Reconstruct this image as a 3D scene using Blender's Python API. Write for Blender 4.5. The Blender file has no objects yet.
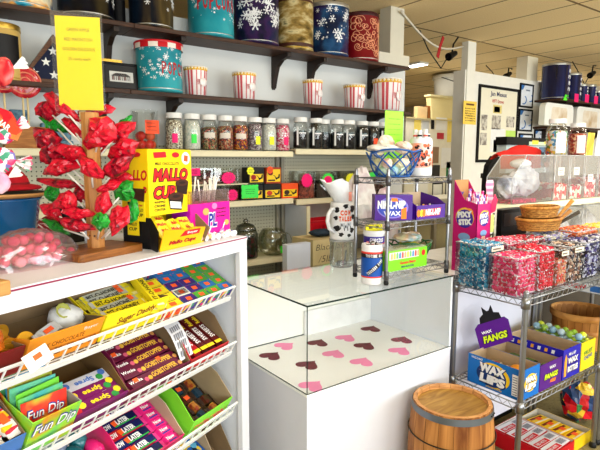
import bpy, math, random
from mathutils import Matrix, Vector
R=random.Random(7)
rad=math.radians
# ------------------------------------------------------------------ camera calibration
FPX=510.; HOR=160.; CH=1.5; VPX=1000.
PIT=math.atan((225-HOR)/FPX); PHI=math.atan((VPX-300)/math.hypot(FPX,225-HOR))
_fw=Vector((math.cos(PHI),math.sin(PHI),0)); _rt=Vector((math.sin(PHI),-math.cos(PHI),0))
_f3=_fw*math.cos(PIT)+Vector((0,0,-math.sin(PIT))); _up=_fw*math.sin(PIT)+Vector((0,0,math.cos(PIT)))
CAM=Vector((0,0,CH))
def ray(px,py): return _rt*((px-300)/FPX)+_up*((225-py)/FPX)+_f3
def AZ(px,py,z): d=ray(px,py); return CAM+d*((z-CH)/d.z)
def AY(px,py,y): d=ray(px,py); return CAM+d*(y/d.y)
def AX(px,py,x): d=ray(px,py); return CAM+d*(x/d.x)
def AP(px,py,o,n): d=ray(px,py); return CAM+d*((Vector(o)-CAM).dot(n)/d.dot(n))
# ------------------------------------------------------------------ materials
def lin(c):
    o=[]
    for v in c[:3]:
        v/=255.; o.append(v/12.92 if v<=.04045 else ((v+.055)/1.055)**2.4)
    return (*o,1.)
_M={}
def _new(name):
    m=bpy.data.materials.new(name); m.use_nodes=True; nt=m.node_tree
    return m,nt,nt.nodes['Principled BSDF'],nt.nodes['Material Output']
def _coord(nt,scale=(1,1,1),kind='Object'):
    tc=nt.nodes.new('ShaderNodeTexCoord'); mp=nt.nodes.new('ShaderNodeMapping')
    mp.inputs['Scale'].default_value=scale
    nt.links.new(tc.outputs[kind],mp.inputs[0]); return mp.outputs[0]
def C(c,rough=.5,metal=0.,var=.06,vs=14.,spec=.28,coat=0.):
    """plain surface of colour c with a faint procedural mottling"""
    k=('C',tuple(c),rough,metal,var,spec,coat)
    if k in _M: return _M[k]
    m,nt,b,o=_new('paint_%d_%d_%d'%tuple(c[:3]))
    b.inputs['Roughness'].default_value=rough; b.inputs['Metallic'].default_value=metal
    b.inputs['Specular IOR Level'].default_value=spec; b.inputs['Coat Weight'].default_value=coat
    n=nt.nodes.new('ShaderNodeTexNoise'); n.inputs['Scale'].default_value=vs; n.inputs['Detail'].default_value=3
    nt.links.new(_coord(nt),n.inputs['Vector'])
    r=nt.nodes.new('ShaderNodeValToRGB'); L=lin(c)
    r.color_ramp.elements[0].position=.3; r.color_ramp.elements[1].position=.7
    r.color_ramp.elements[0].color=(*[v*(1-var) for v in L[:3]],1); r.color_ramp.elements[1].color=(*[min(1,v*(1+var)) for v in L[:3]],1)
    nt.links.new(n.outputs['Fac'],r.inputs[0]); nt.links.new(r.outputs[0],b.inputs['Base Color'])
    _M[k]=m; return m
def ramp(nt,cols,interp='CONSTANT',pos=None):
    r=nt.nodes.new('ShaderNodeValToRGB'); cr=r.color_ramp; cr.interpolation=interp
    n=len(cols)
    while len(cr.elements)<n: cr.elements.new(.5)
    for i,c in enumerate(cols):
        cr.elements[i].position=(pos[i] if pos else (i/n if interp=='CONSTANT' else i/max(1,n-1))); cr.elements[i].color=lin(c)
    return r
def SP(cols,scale=60,rough=.4,bump=0.,stretch=(1,1,1),coat=0.,rnd=1.):
    """speckle: random cells in the listed colours (sprinkles, candy pieces, printed wrappers)"""
    k=('SP',tuple(cols),scale,rough,bump,stretch,coat,rnd)
    if k in _M: return _M[k]
    m,nt,b,o=_new('cells'); b.inputs['Specular IOR Level'].default_value=.25; v=nt.nodes.new('ShaderNodeTexVoronoi'); v.inputs['Scale'].default_value=scale
    v.inputs['Randomness'].default_value=rnd
    nt.links.new(_coord(nt,stretch),v.inputs['Vector'])
    s=nt.nodes.new('ShaderNodeSeparateColor'); nt.links.new(v.outputs['Color'],s.inputs[0])
    r=ramp(nt,cols); nt.links.new(s.outputs[0],r.inputs[0]); nt.links.new(r.outputs[0],b.inputs['Base Color'])
    b.inputs['Roughness'].default_value=rough; b.inputs['Coat Weight'].default_value=coat
    if bump:
        bp=nt.nodes.new('ShaderNodeBump'); bp.inputs['Strength'].default_value=bump; bp.inputs['Distance'].default_value=.01; bp.invert=True
        nt.links.new(v.outputs['Distance'],bp.inputs['Height']); nt.links.new(bp.outputs[0],b.inputs['Normal'])
    _M[k]=m; return m
def NZ(cols,scale=8,rough=.4,detail=4,pos=None,stretch=(1,1,1),metal=0.,coat=0.,dist=0.,bump=0.):
    """blended noise bands of the listed colours"""
    k=('NZ',tuple(cols),scale,rough,detail,tuple(pos or ()),stretch,metal,coat,dist,bump)
    if k in _M: return _M[k]
    m,nt,b,o=_new('blend'); b.inputs['Specular IOR Level'].default_value=.25; n=nt.nodes.new('ShaderNodeTexNoise'); n.inputs['Scale'].default_value=scale; n.inputs['Detail'].default_value=detail
    n.inputs['Distortion'].default_value=dist
    nt.links.new(_coord(nt,stretch),n.inputs['Vector'])
    N=len(cols); r=ramp(nt,cols,'LINEAR',pos or [.28+.44*i/(N-1) for i in range(N)])
    nt.links.new(n.outputs['Fac'],r.inputs[0]); nt.links.new(r.outputs[0],b.inputs['Base Color'])
    b.inputs['Roughness'].default_value=rough; b.inputs['Metallic'].default_value=metal; b.inputs['Coat Weight'].default_value=coat
    if bump:
        bp=nt.nodes.new('ShaderNodeBump'); bp.inputs['Strength'].default_value=bump; bp.inputs['Distance'].default_value=.01
        nt.links.new(n.outputs['Fac'],bp.inputs['Height']); nt.links.new(bp.outputs[0],b.inputs['Normal'])
    _M[k]=m; return m
def WOOD(a,c,scale=3.,stretch=(1,1,12),rough=.45,dist=3.):
    k=('W',a,c,scale,stretch,rough,dist)
    if k in _M: return _M[k]
    m,nt,b,o=_new('wood'); b.inputs['Specular IOR Level'].default_value=.25; co=_coord(nt,stretch)
    n=nt.nodes.new('ShaderNodeTexNoise'); n.inputs['Scale'].default_value=scale; n.inputs['Detail'].default_value=6; n.inputs['Distortion'].default_value=dist
    nt.links.new(co,n.inputs['Vector']); mid=tuple((x+y)/2 for x,y in zip(a,c))
    r=ramp(nt,[a,mid,c],'LINEAR',[.3,.5,.7]); nt.links.new(n.outputs['Fac'],r.inputs[0]); nt.links.new(r.outputs[0],b.inputs['Base Color'])
    b.inputs['Roughness'].default_value=rough; _M[k]=m; return m
def GLASS(tint=(235,245,243),refl=.10,rough=.02,haze=0.):
    """thin clear sheet: mostly transparent, fresnel gloss, optional frosting"""
    k=('G',tint,refl,rough,haze)
    if k in _M: return _M[k]
    m,nt,b,o=_new('clear_sheet'); nt.nodes.remove(b)
    t=nt.nodes.new('ShaderNodeBsdfTransparent'); t.inputs[0].default_value=lin(tint)
    g=nt.nodes.new('ShaderNodeBsdfGlossy'); g.inputs['Roughness'].default_value=rough
    lw=nt.nodes.new('ShaderNodeLayerWeight'); lw.inputs[0].default_value=.35
    ma=nt.nodes.new('ShaderNodeMath'); ma.operation='MULTIPLY_ADD'; ma.inputs[1].default_value=.42; ma.inputs[2].default_value=refl
    nt.links.new(lw.outputs['Fresnel'],ma.inputs[0])
    mx=nt.nodes.new('ShaderNodeMixShader'); nt.links.new(ma.outputs[0],mx.inputs[0])
    nt.links.new(t.outputs[0],mx.inputs[1]); nt.links.new(g.outputs[0],mx.inputs[2]); last=mx
    if haze:
        d=nt.nodes.new('ShaderNodeBsdfDiffuse'); d.inputs[0].default_value=lin((245,245,245))
        m2=nt.nodes.new('ShaderNodeMixShader'); m2.inputs[0].default_value=haze
        nt.links.new(last.outputs[0],m2.inputs[1]); nt.links.new(d.outputs[0],m2.inputs[2]); last=m2
    nt.links.new(last.outputs[0],o.inputs[0]); _M[k]=m; return m
def EMIT(c,s):
    k=('E',c,s)
    if k in _M: return _M[k]
    m,nt,b,o=_new('lamp_diffuser'); b.inputs['Base Color'].default_value=lin(c); b.inputs['Emission Color'].default_value=lin(c); b.inputs['Emission Strength'].default_value=s
    _M[k]=m; return m
# ------------------------------------------------------------------ mesh builder
_TX={}
def _text(s,bold=0.,shear=0.):
    k=(s,bold,shear)
    if k in _TX: return _TX[k]
    cu=bpy.data.curves.new('t','FONT'); cu.body=s; cu.size=1; cu.resolution_u=2; cu.align_x='CENTER'; cu.align_y='CENTER'; cu.offset=bold; cu.shear=shear
    ob=bpy.data.objects.new('t',cu); me=bpy.data.meshes.new_from_object(ob)
    vs=[(v.co.x,v.co.y) for v in me.vertices]; fs=[tuple(p.vertices) for p in me.polygons]
    bpy.data.objects.remove(ob); bpy.data.curves.remove(cu); bpy.data.meshes.remove(me)
    if not vs: vs=[(0,0)]
    xs=[v[0] for v in vs]; ys=[v[1] for v in vs]
    _TX[k]=(vs,fs,min(xs),max(xs),min(ys),max(ys)); return _TX[k]
I4=Matrix.Identity(4)
def T(x,y,z,rz=0.,rx=0.,ry=0.,s=1.):
    return Matrix.Translation((x,y,z))@Matrix.Rotation(rz,4,'Z')@Matrix.Rotation(ry,4,'Y')@Matrix.Rotation(rx,4,'X')@Matrix.Scale(s,4)
def frame(o,ex,ey):
    """matrix whose x runs along ex, y along ey (in-plane up), z out of the plane"""
    ex=Vector(ex).normalized(); ey=Vector(ey); ey=(ey-ex*ey.dot(ex)).normalized(); ez=ex.cross(ey)
    M=Matrix((ex,ey,ez)).transposed().to_4x4(); M.translation=Vector(o); return M
class MB:
    def __init__(s): s.v=[];s.f=[];s.m=[];s.s=[]
    def add(s,vs,fs,m=0,sm=False,M=None):
        b=len(s.v)
        if M is not None: vs=[M@Vector(v) for v in vs]
        s.v.extend([tuple(v) for v in vs]); s.f.extend([tuple(i+b for i in f) for f in fs])
        s.m.extend([m]*len(fs) if not isinstance(m,(list,tuple)) else m); s.s.extend([sm]*len(fs)); return s
    def box(s,x0,x1,y0,y1,z0,z1,m=0,M=None):
        """m may be 6 indices: bottom top front(-y) right(+x) back left"""
        return s.add([(x0,y0,z0),(x1,y0,z0),(x1,y1,z0),(x0,y1,z0),(x0,y0,z1),(x1,y0,z1),(x1,y1,z1),(x0,y1,z1)],
            [(3,2,1,0),(4,5,6,7),(0,1,5,4),(1,2,6,5),(2,3,7,6),(3,0,4,7)],m,False,M)
    def quad(s,a,b,c,d,m=0,M=None): return s.add([a,b,c,d],[(0,1,2,3)],m,False,M)
    def lathe(s,pr,n=24,m=0,M=None,sm=True,mfun=None,cap0=False,cap1=False):
        vs=[];fs=[];ms=[]
        for r,z in pr:
            for i in range(n):
                a=2*math.pi*i/n; vs.append((r*math.cos(a),r*math.sin(a),z))
        for j in range(len(pr)-1):
            for i in range(n):
                k=(i+1)%n; fs.append((j*n+i,j*n+k,(j+1)*n+k,(j+1)*n+i)); ms.append(mfun(i,j) if mfun else m)
        s.add(vs,fs,ms,sm,M)
        if cap0: s.add([vs[i] for i in range(n)],[tuple(range(n-1,-1,-1))],m,False,M)
        if cap1: s.add([vs[(len(pr)-1)*n+i] for i in range(n)],[tuple(range(n))],m if not mfun else mfun(0,len(pr)-2),False,M)
        return s
    def cyl(s,r,z0,z1,n=20,m=0,M=None,r1=None): return s.lathe([(r,z0),(r if r1 is None else r1,z1)],n,m,M,True,None,True,True)
    def tube(s,pts,r,n=8,m=0,M=None,closed=False):
        P=[Vector(p) for p in pts]; vs=[];fs=[];N=len(P); prev=None
        for i,p in enumerate(P):
            if closed: t=P[(i+1)%N]-P[i-1]
            else: t=P[min(i+1,N-1)]-P[max(i-1,0)]
            t.normalize(); a=prev if prev is not None else (Vector((0,0,1)) if abs(t.z)<.9 else Vector((1,0,0)))
            x=(a-t*a.dot(t)).normalized(); prev=x; y=t.cross(x); rr=r[i] if isinstance(r,(list,tuple)) else r
            for k in range(n):
                q=2*math.pi*k/n; vs.append(p+x*(rr*math.cos(q))+y*(rr*math.sin(q)))
        for i in range(N if closed else N-1):
            j=(i+1)%N
            for k in range(n): l=(k+1)%n; fs.append((i*n+k,i*n+l,j*n+l,j*n+k))
        if not closed: fs+= [tuple(range(n-1,-1,-1)),tuple((N-1)*n+k for k in range(n))]
        return s.add(vs,fs,m,n>5,M)
    def bar(s,a,b,r,n=6,m=0,M=None): return s.tube([a,b],r,n,m,M)
    def prism(s,pts,h0,h1,m=0,M=None,m_side=None):
        """polygon in local xy (ccw) extruded along local z"""
        n=len(pts); vs=[(x,y,h0) for x,y in pts]+[(x,y,h1) for x,y in pts]
        s.add(vs,[tuple(range(n-1,-1,-1)),tuple(range(n,2*n))],m,False,M)
        return s.add(vs,[(i,(i+1)%n,n+(i+1)%n,n+i) for i in range(n)],m if m_side is None else m_side,False,M)
    def text(s,t,w,h,M,m=0,bold=0.,shear=0.):
        """flat lettering fitted to w x h, centred on the frame M"""
        vs,fs,x0,x1,y0,y1=_text(t,bold,shear); sx=w/max(1e-6,x1-x0); sy=h/max(1e-6,y1-y0)
        return s.add([((x-(x0+x1)/2)*sx,(y-(y0+y1)/2)*sy,0) for x,y in vs],fs,m,False,M)
    def ball(s,c,r,m=0,nu=12,nv=8,M=None,sq=(1,1,1),jit=0.,rng=None):
        vs=[];fs=[]
        for j in range(nv+1):
            a=math.pi*j/nv
            for i in range(nu):
                b=2*math.pi*i/nu; k=1+(rng.uniform(-jit,jit) if jit and rng and 0<j<nv else 0)
                vs.append((c[0]+r*k*sq[0]*math.sin(a)*math.cos(b),c[1]+r*k*sq[1]*math.sin(a)*math.sin(b),c[2]+r*k*sq[2]*math.cos(a)))
        for j in range(nv):
            for i in range(nu): l=(i+1)%nu; fs.append((j*nu+i,(j+1)*nu+i,(j+1)*nu+l,j*nu+l))
        return s.add(vs,fs,m,True,M)
    def mesh(s,name,mats):
        me=bpy.data.meshes.new(name); me.from_pydata(s.v,[],s.f); me.polygons.foreach_set('material_index',s.m); me.polygons.foreach_set('use_smooth',s.s)
        for q in (mats if isinstance(mats,(list,tuple)) else [mats]): me.materials.append(q)
        me.validate(); me.update(); return me
LINK=bpy.context.scene.collection.objects.link
def part(name,mb,mats,parent,label=None,bev=0.):
    o=bpy.data.objects.new(name,mb.mesh(name,mats) if isinstance(mb,MB) else mb); LINK(o); o.parent=parent
    if label: o['label']=label
    if bev: bevel(o,bev)
    return o
def bevel(o,w):
    b=o.modifiers.new('edge','BEVEL'); b.width=w; b.segments=2; b.limit_method='ANGLE'; b.angle_limit=rad(40)
def tag(o,label,cat,group=None,kind=None):
    o['label']=label; o['category']=cat
    if group: o['group']=group
    if kind: o['kind']=kind
    return o
def thing(name,label,cat,M=I4,group=None):
    o=bpy.data.objects.new(name,None); LINK(o); o.matrix_world=M; o.empty_display_size=.05; return tag(o,label,cat,group)
def solo(name,mb,mats,label,cat,M=I4,group=None,kind=None,bev=0.):
    o=bpy.data.objects.new(name,mb.mesh(name,mats) if isinstance(mb,MB) else mb); LINK(o); o.matrix_world=M
    if bev: bevel(o,bev)
    return tag(o,label,cat,group,kind)
def struct(name,mb,mats,label=None):
    o=bpy.data.objects.new(name,mb.mesh(name,mats)); LINK(o); o['kind']='structure'
    if label: o['label']=label
    o['category']='building'; return o
KIDS={}
def dup(src,M,label=None,group=None):
    r=src.copy(); LINK(r); r.matrix_world=M
    if label: r['label']=label
    if group: r['group']=group
    for ch in list(src.children):
        c=ch.copy(); LINK(c); c.parent=r
        for g in list(ch.children):
            d=g.copy(); LINK(d); d.parent=c
    return r
ORD=['first','second','third','fourth','fifth','sixth','seventh','eighth','ninth','tenth','eleventh','twelfth','thirteenth','fourteenth','fifteenth','sixteenth','seventeenth','eighteenth']
def scribble(mb,M,w,h,rows,m,rng,t=.0022):
    """rows of illegible short dashes standing for handwriting too small to read in the photo"""
    for r in range(rows):
        y=h/2-(r+.5)*h/rows; x=-w/2+rng.uniform(0,.1)*w
        while x<w/2-.01*w:
            l=rng.uniform(.06,.16)*w; l=min(l,w/2-x)
            mb.add([(x,y-t,0),(x+l,y-t+rng.uniform(-t,t),0),(x+l,y+t,0),(x,y+t+rng.uniform(-t,t),0)],[(0,1,2,3)],m,False,M); x+=l+.05*w
def burst(n,r0,r1): return [((r1 if i%2 else r0)*math.cos(math.pi*i/n),(r1 if i%2 else r0)*math.sin(math.pi*i/n)) for i in range(2*n)]
EXPO=.0; WINP=150.; TROP=14.
sc=bpy.context.scene
sc.view_settings.view_transform='Standard'; sc.view_settings.look='None'; sc.view_settings.gamma=1; sc.view_settings.use_curve_mapping=False
sc.view_settings.exposure=EXPO
cam=bpy.data.objects.new('camera',bpy.data.cameras.new('camera')); LINK(cam)
cam.data.sensor_width=36; cam.data.lens=FPX*36/600; cam.data.clip_start=.02; cam.location=CAM
Mr=Matrix((_rt,_up,-_f3)).transposed(); cam.rotation_euler=Mr.to_euler(); sc.camera=cam
w=bpy.data.worlds.new('sky'); sc.world=w; w.use_nodes=True
bg=w.node_tree.nodes['Background']; bg.inputs[0].default_value=lin((225,235,255)); bg.inputs[1].default_value=1.4
# ---- structure
def ceiling_mat():
    m,nt,b,o=_new('ceiling_tiles'); tc=nt.nodes.new('ShaderNodeTexCoord'); sp=nt.nodes.new('ShaderNodeSeparateXYZ'); nt.links.new(tc.outputs['Object'],sp.inputs[0])
    def line(out,per,off,wd):
        a=nt.nodes.new('ShaderNodeMath'); a.operation='SUBTRACT'; nt.links.new(out,a.inputs[0]); a.inputs[1].default_value=off
        p=nt.nodes.new('ShaderNodeMath'); p.operation='PINGPONG'; nt.links.new(a.outputs[0],p.inputs[0]); p.inputs[1].default_value=per/2
        l=nt.nodes.new('ShaderNodeMath'); l.operation='LESS_THAN'; nt.links.new(p.outputs[0],l.inputs[0]); l.inputs[1].default_value=wd; return l.outputs[0]
    a=line(sp.outputs[0],.61,4.872,.011); c=line(sp.outputs[1],1.42,3.82,.013)
    mx=nt.nodes.new('ShaderNodeMath'); mx.operation='MAXIMUM'; nt.links.new(a,mx.inputs[0]); nt.links.new(c,mx.inputs[1])
    n=nt.nodes.new('ShaderNodeTexNoise'); n.inputs['Scale'].default_value=90; n.inputs['Detail'].default_value=4; nt.links.new(tc.outputs['Object'],n.inputs['Vector'])
    r=ramp(nt,[(238,208,152),(250,226,176)],'LINEAR',[.35,.65]); nt.links.new(n.outputs['Fac'],r.inputs[0])
    x=nt.nodes.new('ShaderNodeMix'); x.data_type='RGBA'; nt.links.new(mx.outputs[0],x.inputs[0]); nt.links.new(r.outputs[0],x.inputs[6]); x.inputs[7].default_value=lin((128,98,58))
    nt.links.new(x.outputs[2],b.inputs['Base Color']); b.inputs['Roughness'].default_value=.9; return m
WHITE=C((226,226,224),.6,var=.015); OFFW=C((210,211,208),.7,var=.03,vs=3)
XL,XR,YF,YR,ZC=-3.,10.5,-2.8,10.5,2.9
struct('floor',MB().quad((XL,YF,0),(XR,YF,0),(XR,YR,0),(XL,YR,0)),NZ([(104,94,62),(136,124,84),(120,108,72)],40,.95,6))
struct('ceiling',MB().quad((XL,YR,ZC),(XR,YR,ZC),(XR,YF,ZC),(XL,YF,ZC)),ceiling_mat())
struct('wall_back',MB().box(XL,3.78,3.45,3.57,0,2.475),OFFW)
struct('wall_rear',MB().box(XL,XR,YR,YR+.1,0,ZC),C((176,142,72),.9))
struct('wall_left',MB().box(XL-.1,XL,YF,YR,0,ZC),C((215,213,205),.8))
struct('wall_right',MB().box(5.3,XR,3.885,4.05,0,2.57),C((242,239,230),.7,var=.02))
struct('wall_side',MB().box(XR,XR+.1,YF,YR,0,ZC),C((222,216,200),.8))
struct('trim_1',MB().box(3.56,3.74,3.44,3.58,2.475,ZC).box(3.40,3.80,3.42,3.6,2.36,2.475),C((214,208,190),.6,var=.02))
struct('trim_2',MB().box(5.32,5.475,3.87,3.96,0,ZC),C((242,239,228),.6,var=.02))
struct('trim_3',MB().box(6.72,6.98,3.93,4.09,2.57,ZC),C((236,228,206),.6,var=.02))
# storefront wall behind the photographer, with three windows
fw_=MB(); fw_.box(XL,XR,YF-.12,YF,0,.55).box(XL,XR,YF-.12,YF,2.55,ZC)
WIN=[(-2.4,.9),(1.5,4.8),(5.4,8.7)]; xs=[XL]+[q for p in WIN for q in p]+[XR]
for i in range(0,len(xs),2): fw_.box(xs[i],xs[i+1],YF-.12,YF,.55,2.55)
struct('wall_front',fw_,C((215,213,205),.8))
for i,(a,c) in enumerate(WIN):
    f=MB(); t=.05
    f.box(a,c,YF-.09,YF-.03,.55,.6).box(a,c,YF-.09,YF-.03,2.5,2.55)
    for x in (a,(a+c)/2-t/2,c-t): f.box(x,x+t,YF-.088,YF-.032,.6,2.5)
    o=struct('window_%d'%(i+1),f,C((70,70,72),.4,.6)); part('pane',MB().box(a+t,c-t,YF-.063,YF-.057,.6,2.5),GLASS(),o)
    l=bpy.data.lights.new('daylight','AREA'); l.shape='RECTANGLE'; l.size=c-a; l.size_y=1.95; l.energy=WINP; l.color=(.97,.985,1)
    lo=bpy.data.objects.new('daylight',l); LINK(lo); lo.location=((a+c)/2,YF+.03,1.55); lo.rotation_euler=(rad(106),0,0)
# fluorescent ceiling fixtures
def troffer(x,y,label,e,sx=1.,sy=1.):
    t=thing('ceiling_light',label,'light',T(x,y,ZC-.03)@Matrix.Diagonal((sx,sy,1,1)),'fluorescent ceiling fixtures')
    part('frame',MB().box(-.305,.305,-.61,.61,.0,.029),WHITE,t); part('diffuser',MB().box(-.28,.28,-.58,.58,-.004,.0),EMIT((255,250,240),7),t)
    l=bpy.data.lights.new('fluorescent','AREA'); l.shape='RECTANGLE'; l.size=.55*sx; l.size_y=1.15*sy; l.energy=e; l.color=(1,.97,.91)
    lo=bpy.data.objects.new('fluorescent',l); LINK(lo); lo.location=(x,y,ZC-.045)
troffer(2.13,.77,'fluorescent fixture above the glass display case',TROP)
troffer(.3,.2,'fluorescent fixture above the photographer',TROP*.15)
troffer(4.57,.77,'fluorescent fixture above the racks of loose candy',TROP)
troffer(7.0,.77,'fluorescent fixture far along the shop',TROP*3)
troffer(9.2,5.6,'added unseen fill light deep in the room behind the partition wall',TROP*4)  # added out of view, only to brighten the dim back room
troffer(5.93,5.2,'lit fluorescent panel in the room behind the wall, seen past the wall end',TROP*1.5,.3,.25)
DKW=WOOD((44,26,16),(84,52,32),2.2,(1,14,14),.5)
BRK=C((40,27,20),.5)
def wshelf(label,x0,x1,z,brx,y0=3.2,y1=3.449,grp='dark wall boards'):
    t=thing('shelf_board',label,'shelf',T(x0,y1,z-.027),grp)
    part('board',MB().box(0,x1-x0,y0-y1,0,0,.027),DKW,t,bev=.003)
    for bx in brx:
        b=MB(); d=y1-y0
        prof=[(-.02,-.24),(0,-.24),(0,0),(-d*.9,0),(-d*.9,-.028),(-d*.55,-.045),(-d*.3,-.085),(-.045,-.16)]
        b.prism([(p[0],p[1]) for p in prof],-.016,.016,0,frame((bx-x0,0,-.0005),(0,1,0),(0,0,1)))
        b.box(bx-x0-.012,bx-x0+.012,-.012,-.001,(-.28 if z<2.2 else -.25),-.24,0)
        part('bracket',b,BRK,t)
    return t
wshelf('upper dark wooden wall board under the left run of gift tins',-.35,1.098,2.325,[.25,1.0])
wshelf('upper dark wooden wall board carrying the teal, purple and red gift tins',1.1,3.567,2.325,[1.43,2.27,2.62,3.3])
wshelf('lower dark wooden wall board with flag case and framed photo on it',-.35,1.06,1.93,[.25,.95])
wshelf('lower dark wooden wall board carrying the striped popcorn tubs',1.062,3.6,1.93,[1.40,2.15,2.66,3.3])
# ---------------------------------------------------------------- gift tins
def tin(x0,x1,h,z,label,mats,lidm=0,rimm=1,bodym=2,y=3.325,name='gift_tin',lid_h=.03,group='popcorn and gift tins on the wall boards',deco=None,dy=0.):
    r=(x1-x0)/2*.97; t=thing(name,label,'tin',T((x0+x1)/2,y+dy,z+.0005),group)
    b=MB(); b.lathe([(0,0),(r*.98,0),(r*1.0,.004),(r,.012),(r*.985,.016),(r*.985,h-lid_h)],40,bodym)
    b.lathe([(r*.985,.010),(r*1.004,.013),(r*.985,.018)],40,rimm)
    if deco: deco(b,r*.985,h)
    part('body',b,mats,t)
    l=MB(); l.lathe([(r*1.01,h-lid_h),(r*1.015,h-lid_h+.003),(r*1.01,h-.004),(r*1.0,h),(r*.96,h),(r*.95,h-.006),(0,h-.006)],40,lidm); part('lid',l,mats,t)
    return t
def curved_text(b,txt,r,z,h,arc,a0,m,bold=.03):
    """lettering wrapped round a cylinder, each letter on its own tangent; arc = angle per letter"""
    n=len(txt)
    for i,ch in enumerate(txt):
        a=a0+(i-(n-1)/2)*arc
        if ch!=' ': b.text(ch,r*arc*.78,h,frame((r*1.004*math.cos(a),r*1.004*math.sin(a),z),(-math.sin(a),math.cos(a),0),(0,0,1)),m,bold)
def flakes(b,r,h,n,m,seed,big=.03,a0=-2.9,a1=-.4,lo=.25):
    q=random.Random(seed)
    for _ in range(n):
        a=q.uniform(a0,a1); z=h*q.uniform(lo,.88); s=q.uniform(.2,1)**2*big
        F=frame((r*1.003*math.cos(a),r*1.003*math.sin(a),z),(-math.sin(a),math.cos(a),0),(0,0,1))
        if s<.008: b.prism([(s*math.cos(k*1.047),s*math.sin(k*1.047)) for k in range(6)],0,.0004,m,F)
        else:
            for k in range(3):
                c,d=math.cos(k*math.pi/3),math.sin(k*math.pi/3); wv=s*.09
                b.add([(-s*c-wv*d,-s*d+wv*c,0),(-s*c+wv*d,-s*d-wv*c,0),(s*c+wv*d,s*d-wv*c,0),(s*c-wv*d,s*d+wv*c,0)],[(0,1,2,3)],m,False,F)
                for g in (-1,1):
                    for e in (1,-1):
                        px,py=g*.6*s*c,g*.6*s*d; ang=math.atan2(d*g,c*g)+e*.8; l=s*.33; c2,d2=math.cos(ang),math.sin(ang)
                        b.add([(px-wv*d2,py+wv*c2,0),(px+wv*d2,py-wv*c2,0),(px+l*c2,py+l*d2,0)],[(0,1,2)],m,False,F)
SILV=C((190,190,185),.3,.8); GOLD=C((196,160,70),.3,.8); BLK=C((12,12,15),.45,spec=.18); WHT=C((240,240,240),.5,var=.02)
NAVY=NZ([(6,8,16),(22,32,66),(44,70,130),(14,16,34)],5,.3); DARKP=NZ([(5,5,12),(16,18,44),(52,26,74),(14,30,66),(4,4,10)],6,.3)
TEAL=NZ([(18,112,130),(30,142,156),(58,166,174)],4,.35); RED=C((196,24,36),.35)
tin(.36,.675,.40,2.325,'teal and orange gift tin at the end of the upper board',[SILV,SILV,NZ([(24,96,130),(40,160,190),(236,160,50),(240,226,190),(30,70,120)],9,.35,2)])
tin(.693,1.02,.42,2.325,'dark snowflake tin with a gold band, first past the yellow sign',[BLK,SILV,NZ([(6,7,13),(12,18,34),(8,8,14),(70,58,28)],4,.3,stretch=(1,1,.2)),WHT],deco=lambda b,r,h:flakes(b,r,h,34,3,1,.05))
tin(1.02,1.11,.38,2.325,'narrow black tin squeezed behind two snowflake tins',[BLK,BLK,BLK],dy=.06)
tin(1.112,1.40,.42,2.325,'dark snowflake tin just before the teal popcorn tin on the upper board',[BLK,SILV,NZ([(5,6,11),(12,26,42),(10,16,28),(86,70,38),(4,4,8)],5,.3,stretch=(1,1,.2)),WHT],deco=lambda b,r,h:flakes(b,r,h,34,3,2,.05))
def pop(b,r,h): curved_text(b,'POPCORN',r,h*.52,h*.26,.27,-1.72,4,.035); flakes(b,r,h,70,3,5,.024)
tin(1.515,1.843,.42,2.325,'teal snowflake popcorn tin with red lettering, on the upper board',[RED,SILV,TEAL,WHT,C((170,30,36),.4)],name='popcorn_tin',deco=pop)
tin(1.867,2.215,.42,2.325,'deep purple and blue snowflake tin beside the teal popcorn tin, upper board',[BLK,SILV,DARKP,WHT],deco=lambda b,r,h:flakes(b,r,h,60,3,3,.05))
SCEN=NZ([(26,34,18),(84,66,28),(150,122,62),(206,190,140),(50,62,28)],7,.4,5,stretch=(1,1,2.2))
def panel(b,r,h):
    for z0,z1,m in ((.06,.12,4),(.86,.9,4)): b.lathe([(r*1.003,h*z0),(r*1.003,h*z1)],40,m)
tin(2.237,2.541,.405,2.325,'tin with a painted landscape and brown bands on the upper board',[C((60,30,24),.4),GOLD,SCEN,WHT,C((70,36,26),.4)],deco=panel)
tin(2.551,2.897,.395,2.325,'blue snowflake tin with a silver lid beside the landscape tin',[SILV,SILV,NZ([(5,7,16),(8,30,64),(30,76,118),(40,26,70),(6,8,18)],5,.3),WHT],deco=lambda b,r,h:flakes(b,r,h,60,3,4,.04))
def swirls(b,r,h):
    q=random.Random(9)
    for k in range(48):
        a=q.uniform(-2.8,-.5); z=h*q.uniform(.1,.85); s=q.uniform(.02,.05); d=q.choice((-1,1)); pts=[]
        for i in range(16):
            th=i*.5*d; rr=s*(1-i/18); aa=a+rr*math.cos(th)/r; pts.append((r*1.002*math.cos(aa),r*1.002*math.sin(aa),min(h*.9,max(.02,z+rr*math.sin(th)))))
        b.tube(pts,.003,4,3)
tin(2.93,3.24,.385,2.325,'red tin with cream scroll pattern, last on the upper board',[C((60,20,24),.4),SILV,C((120,12,20),.35),C((230,160,120),.4)],deco=swirls)
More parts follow.
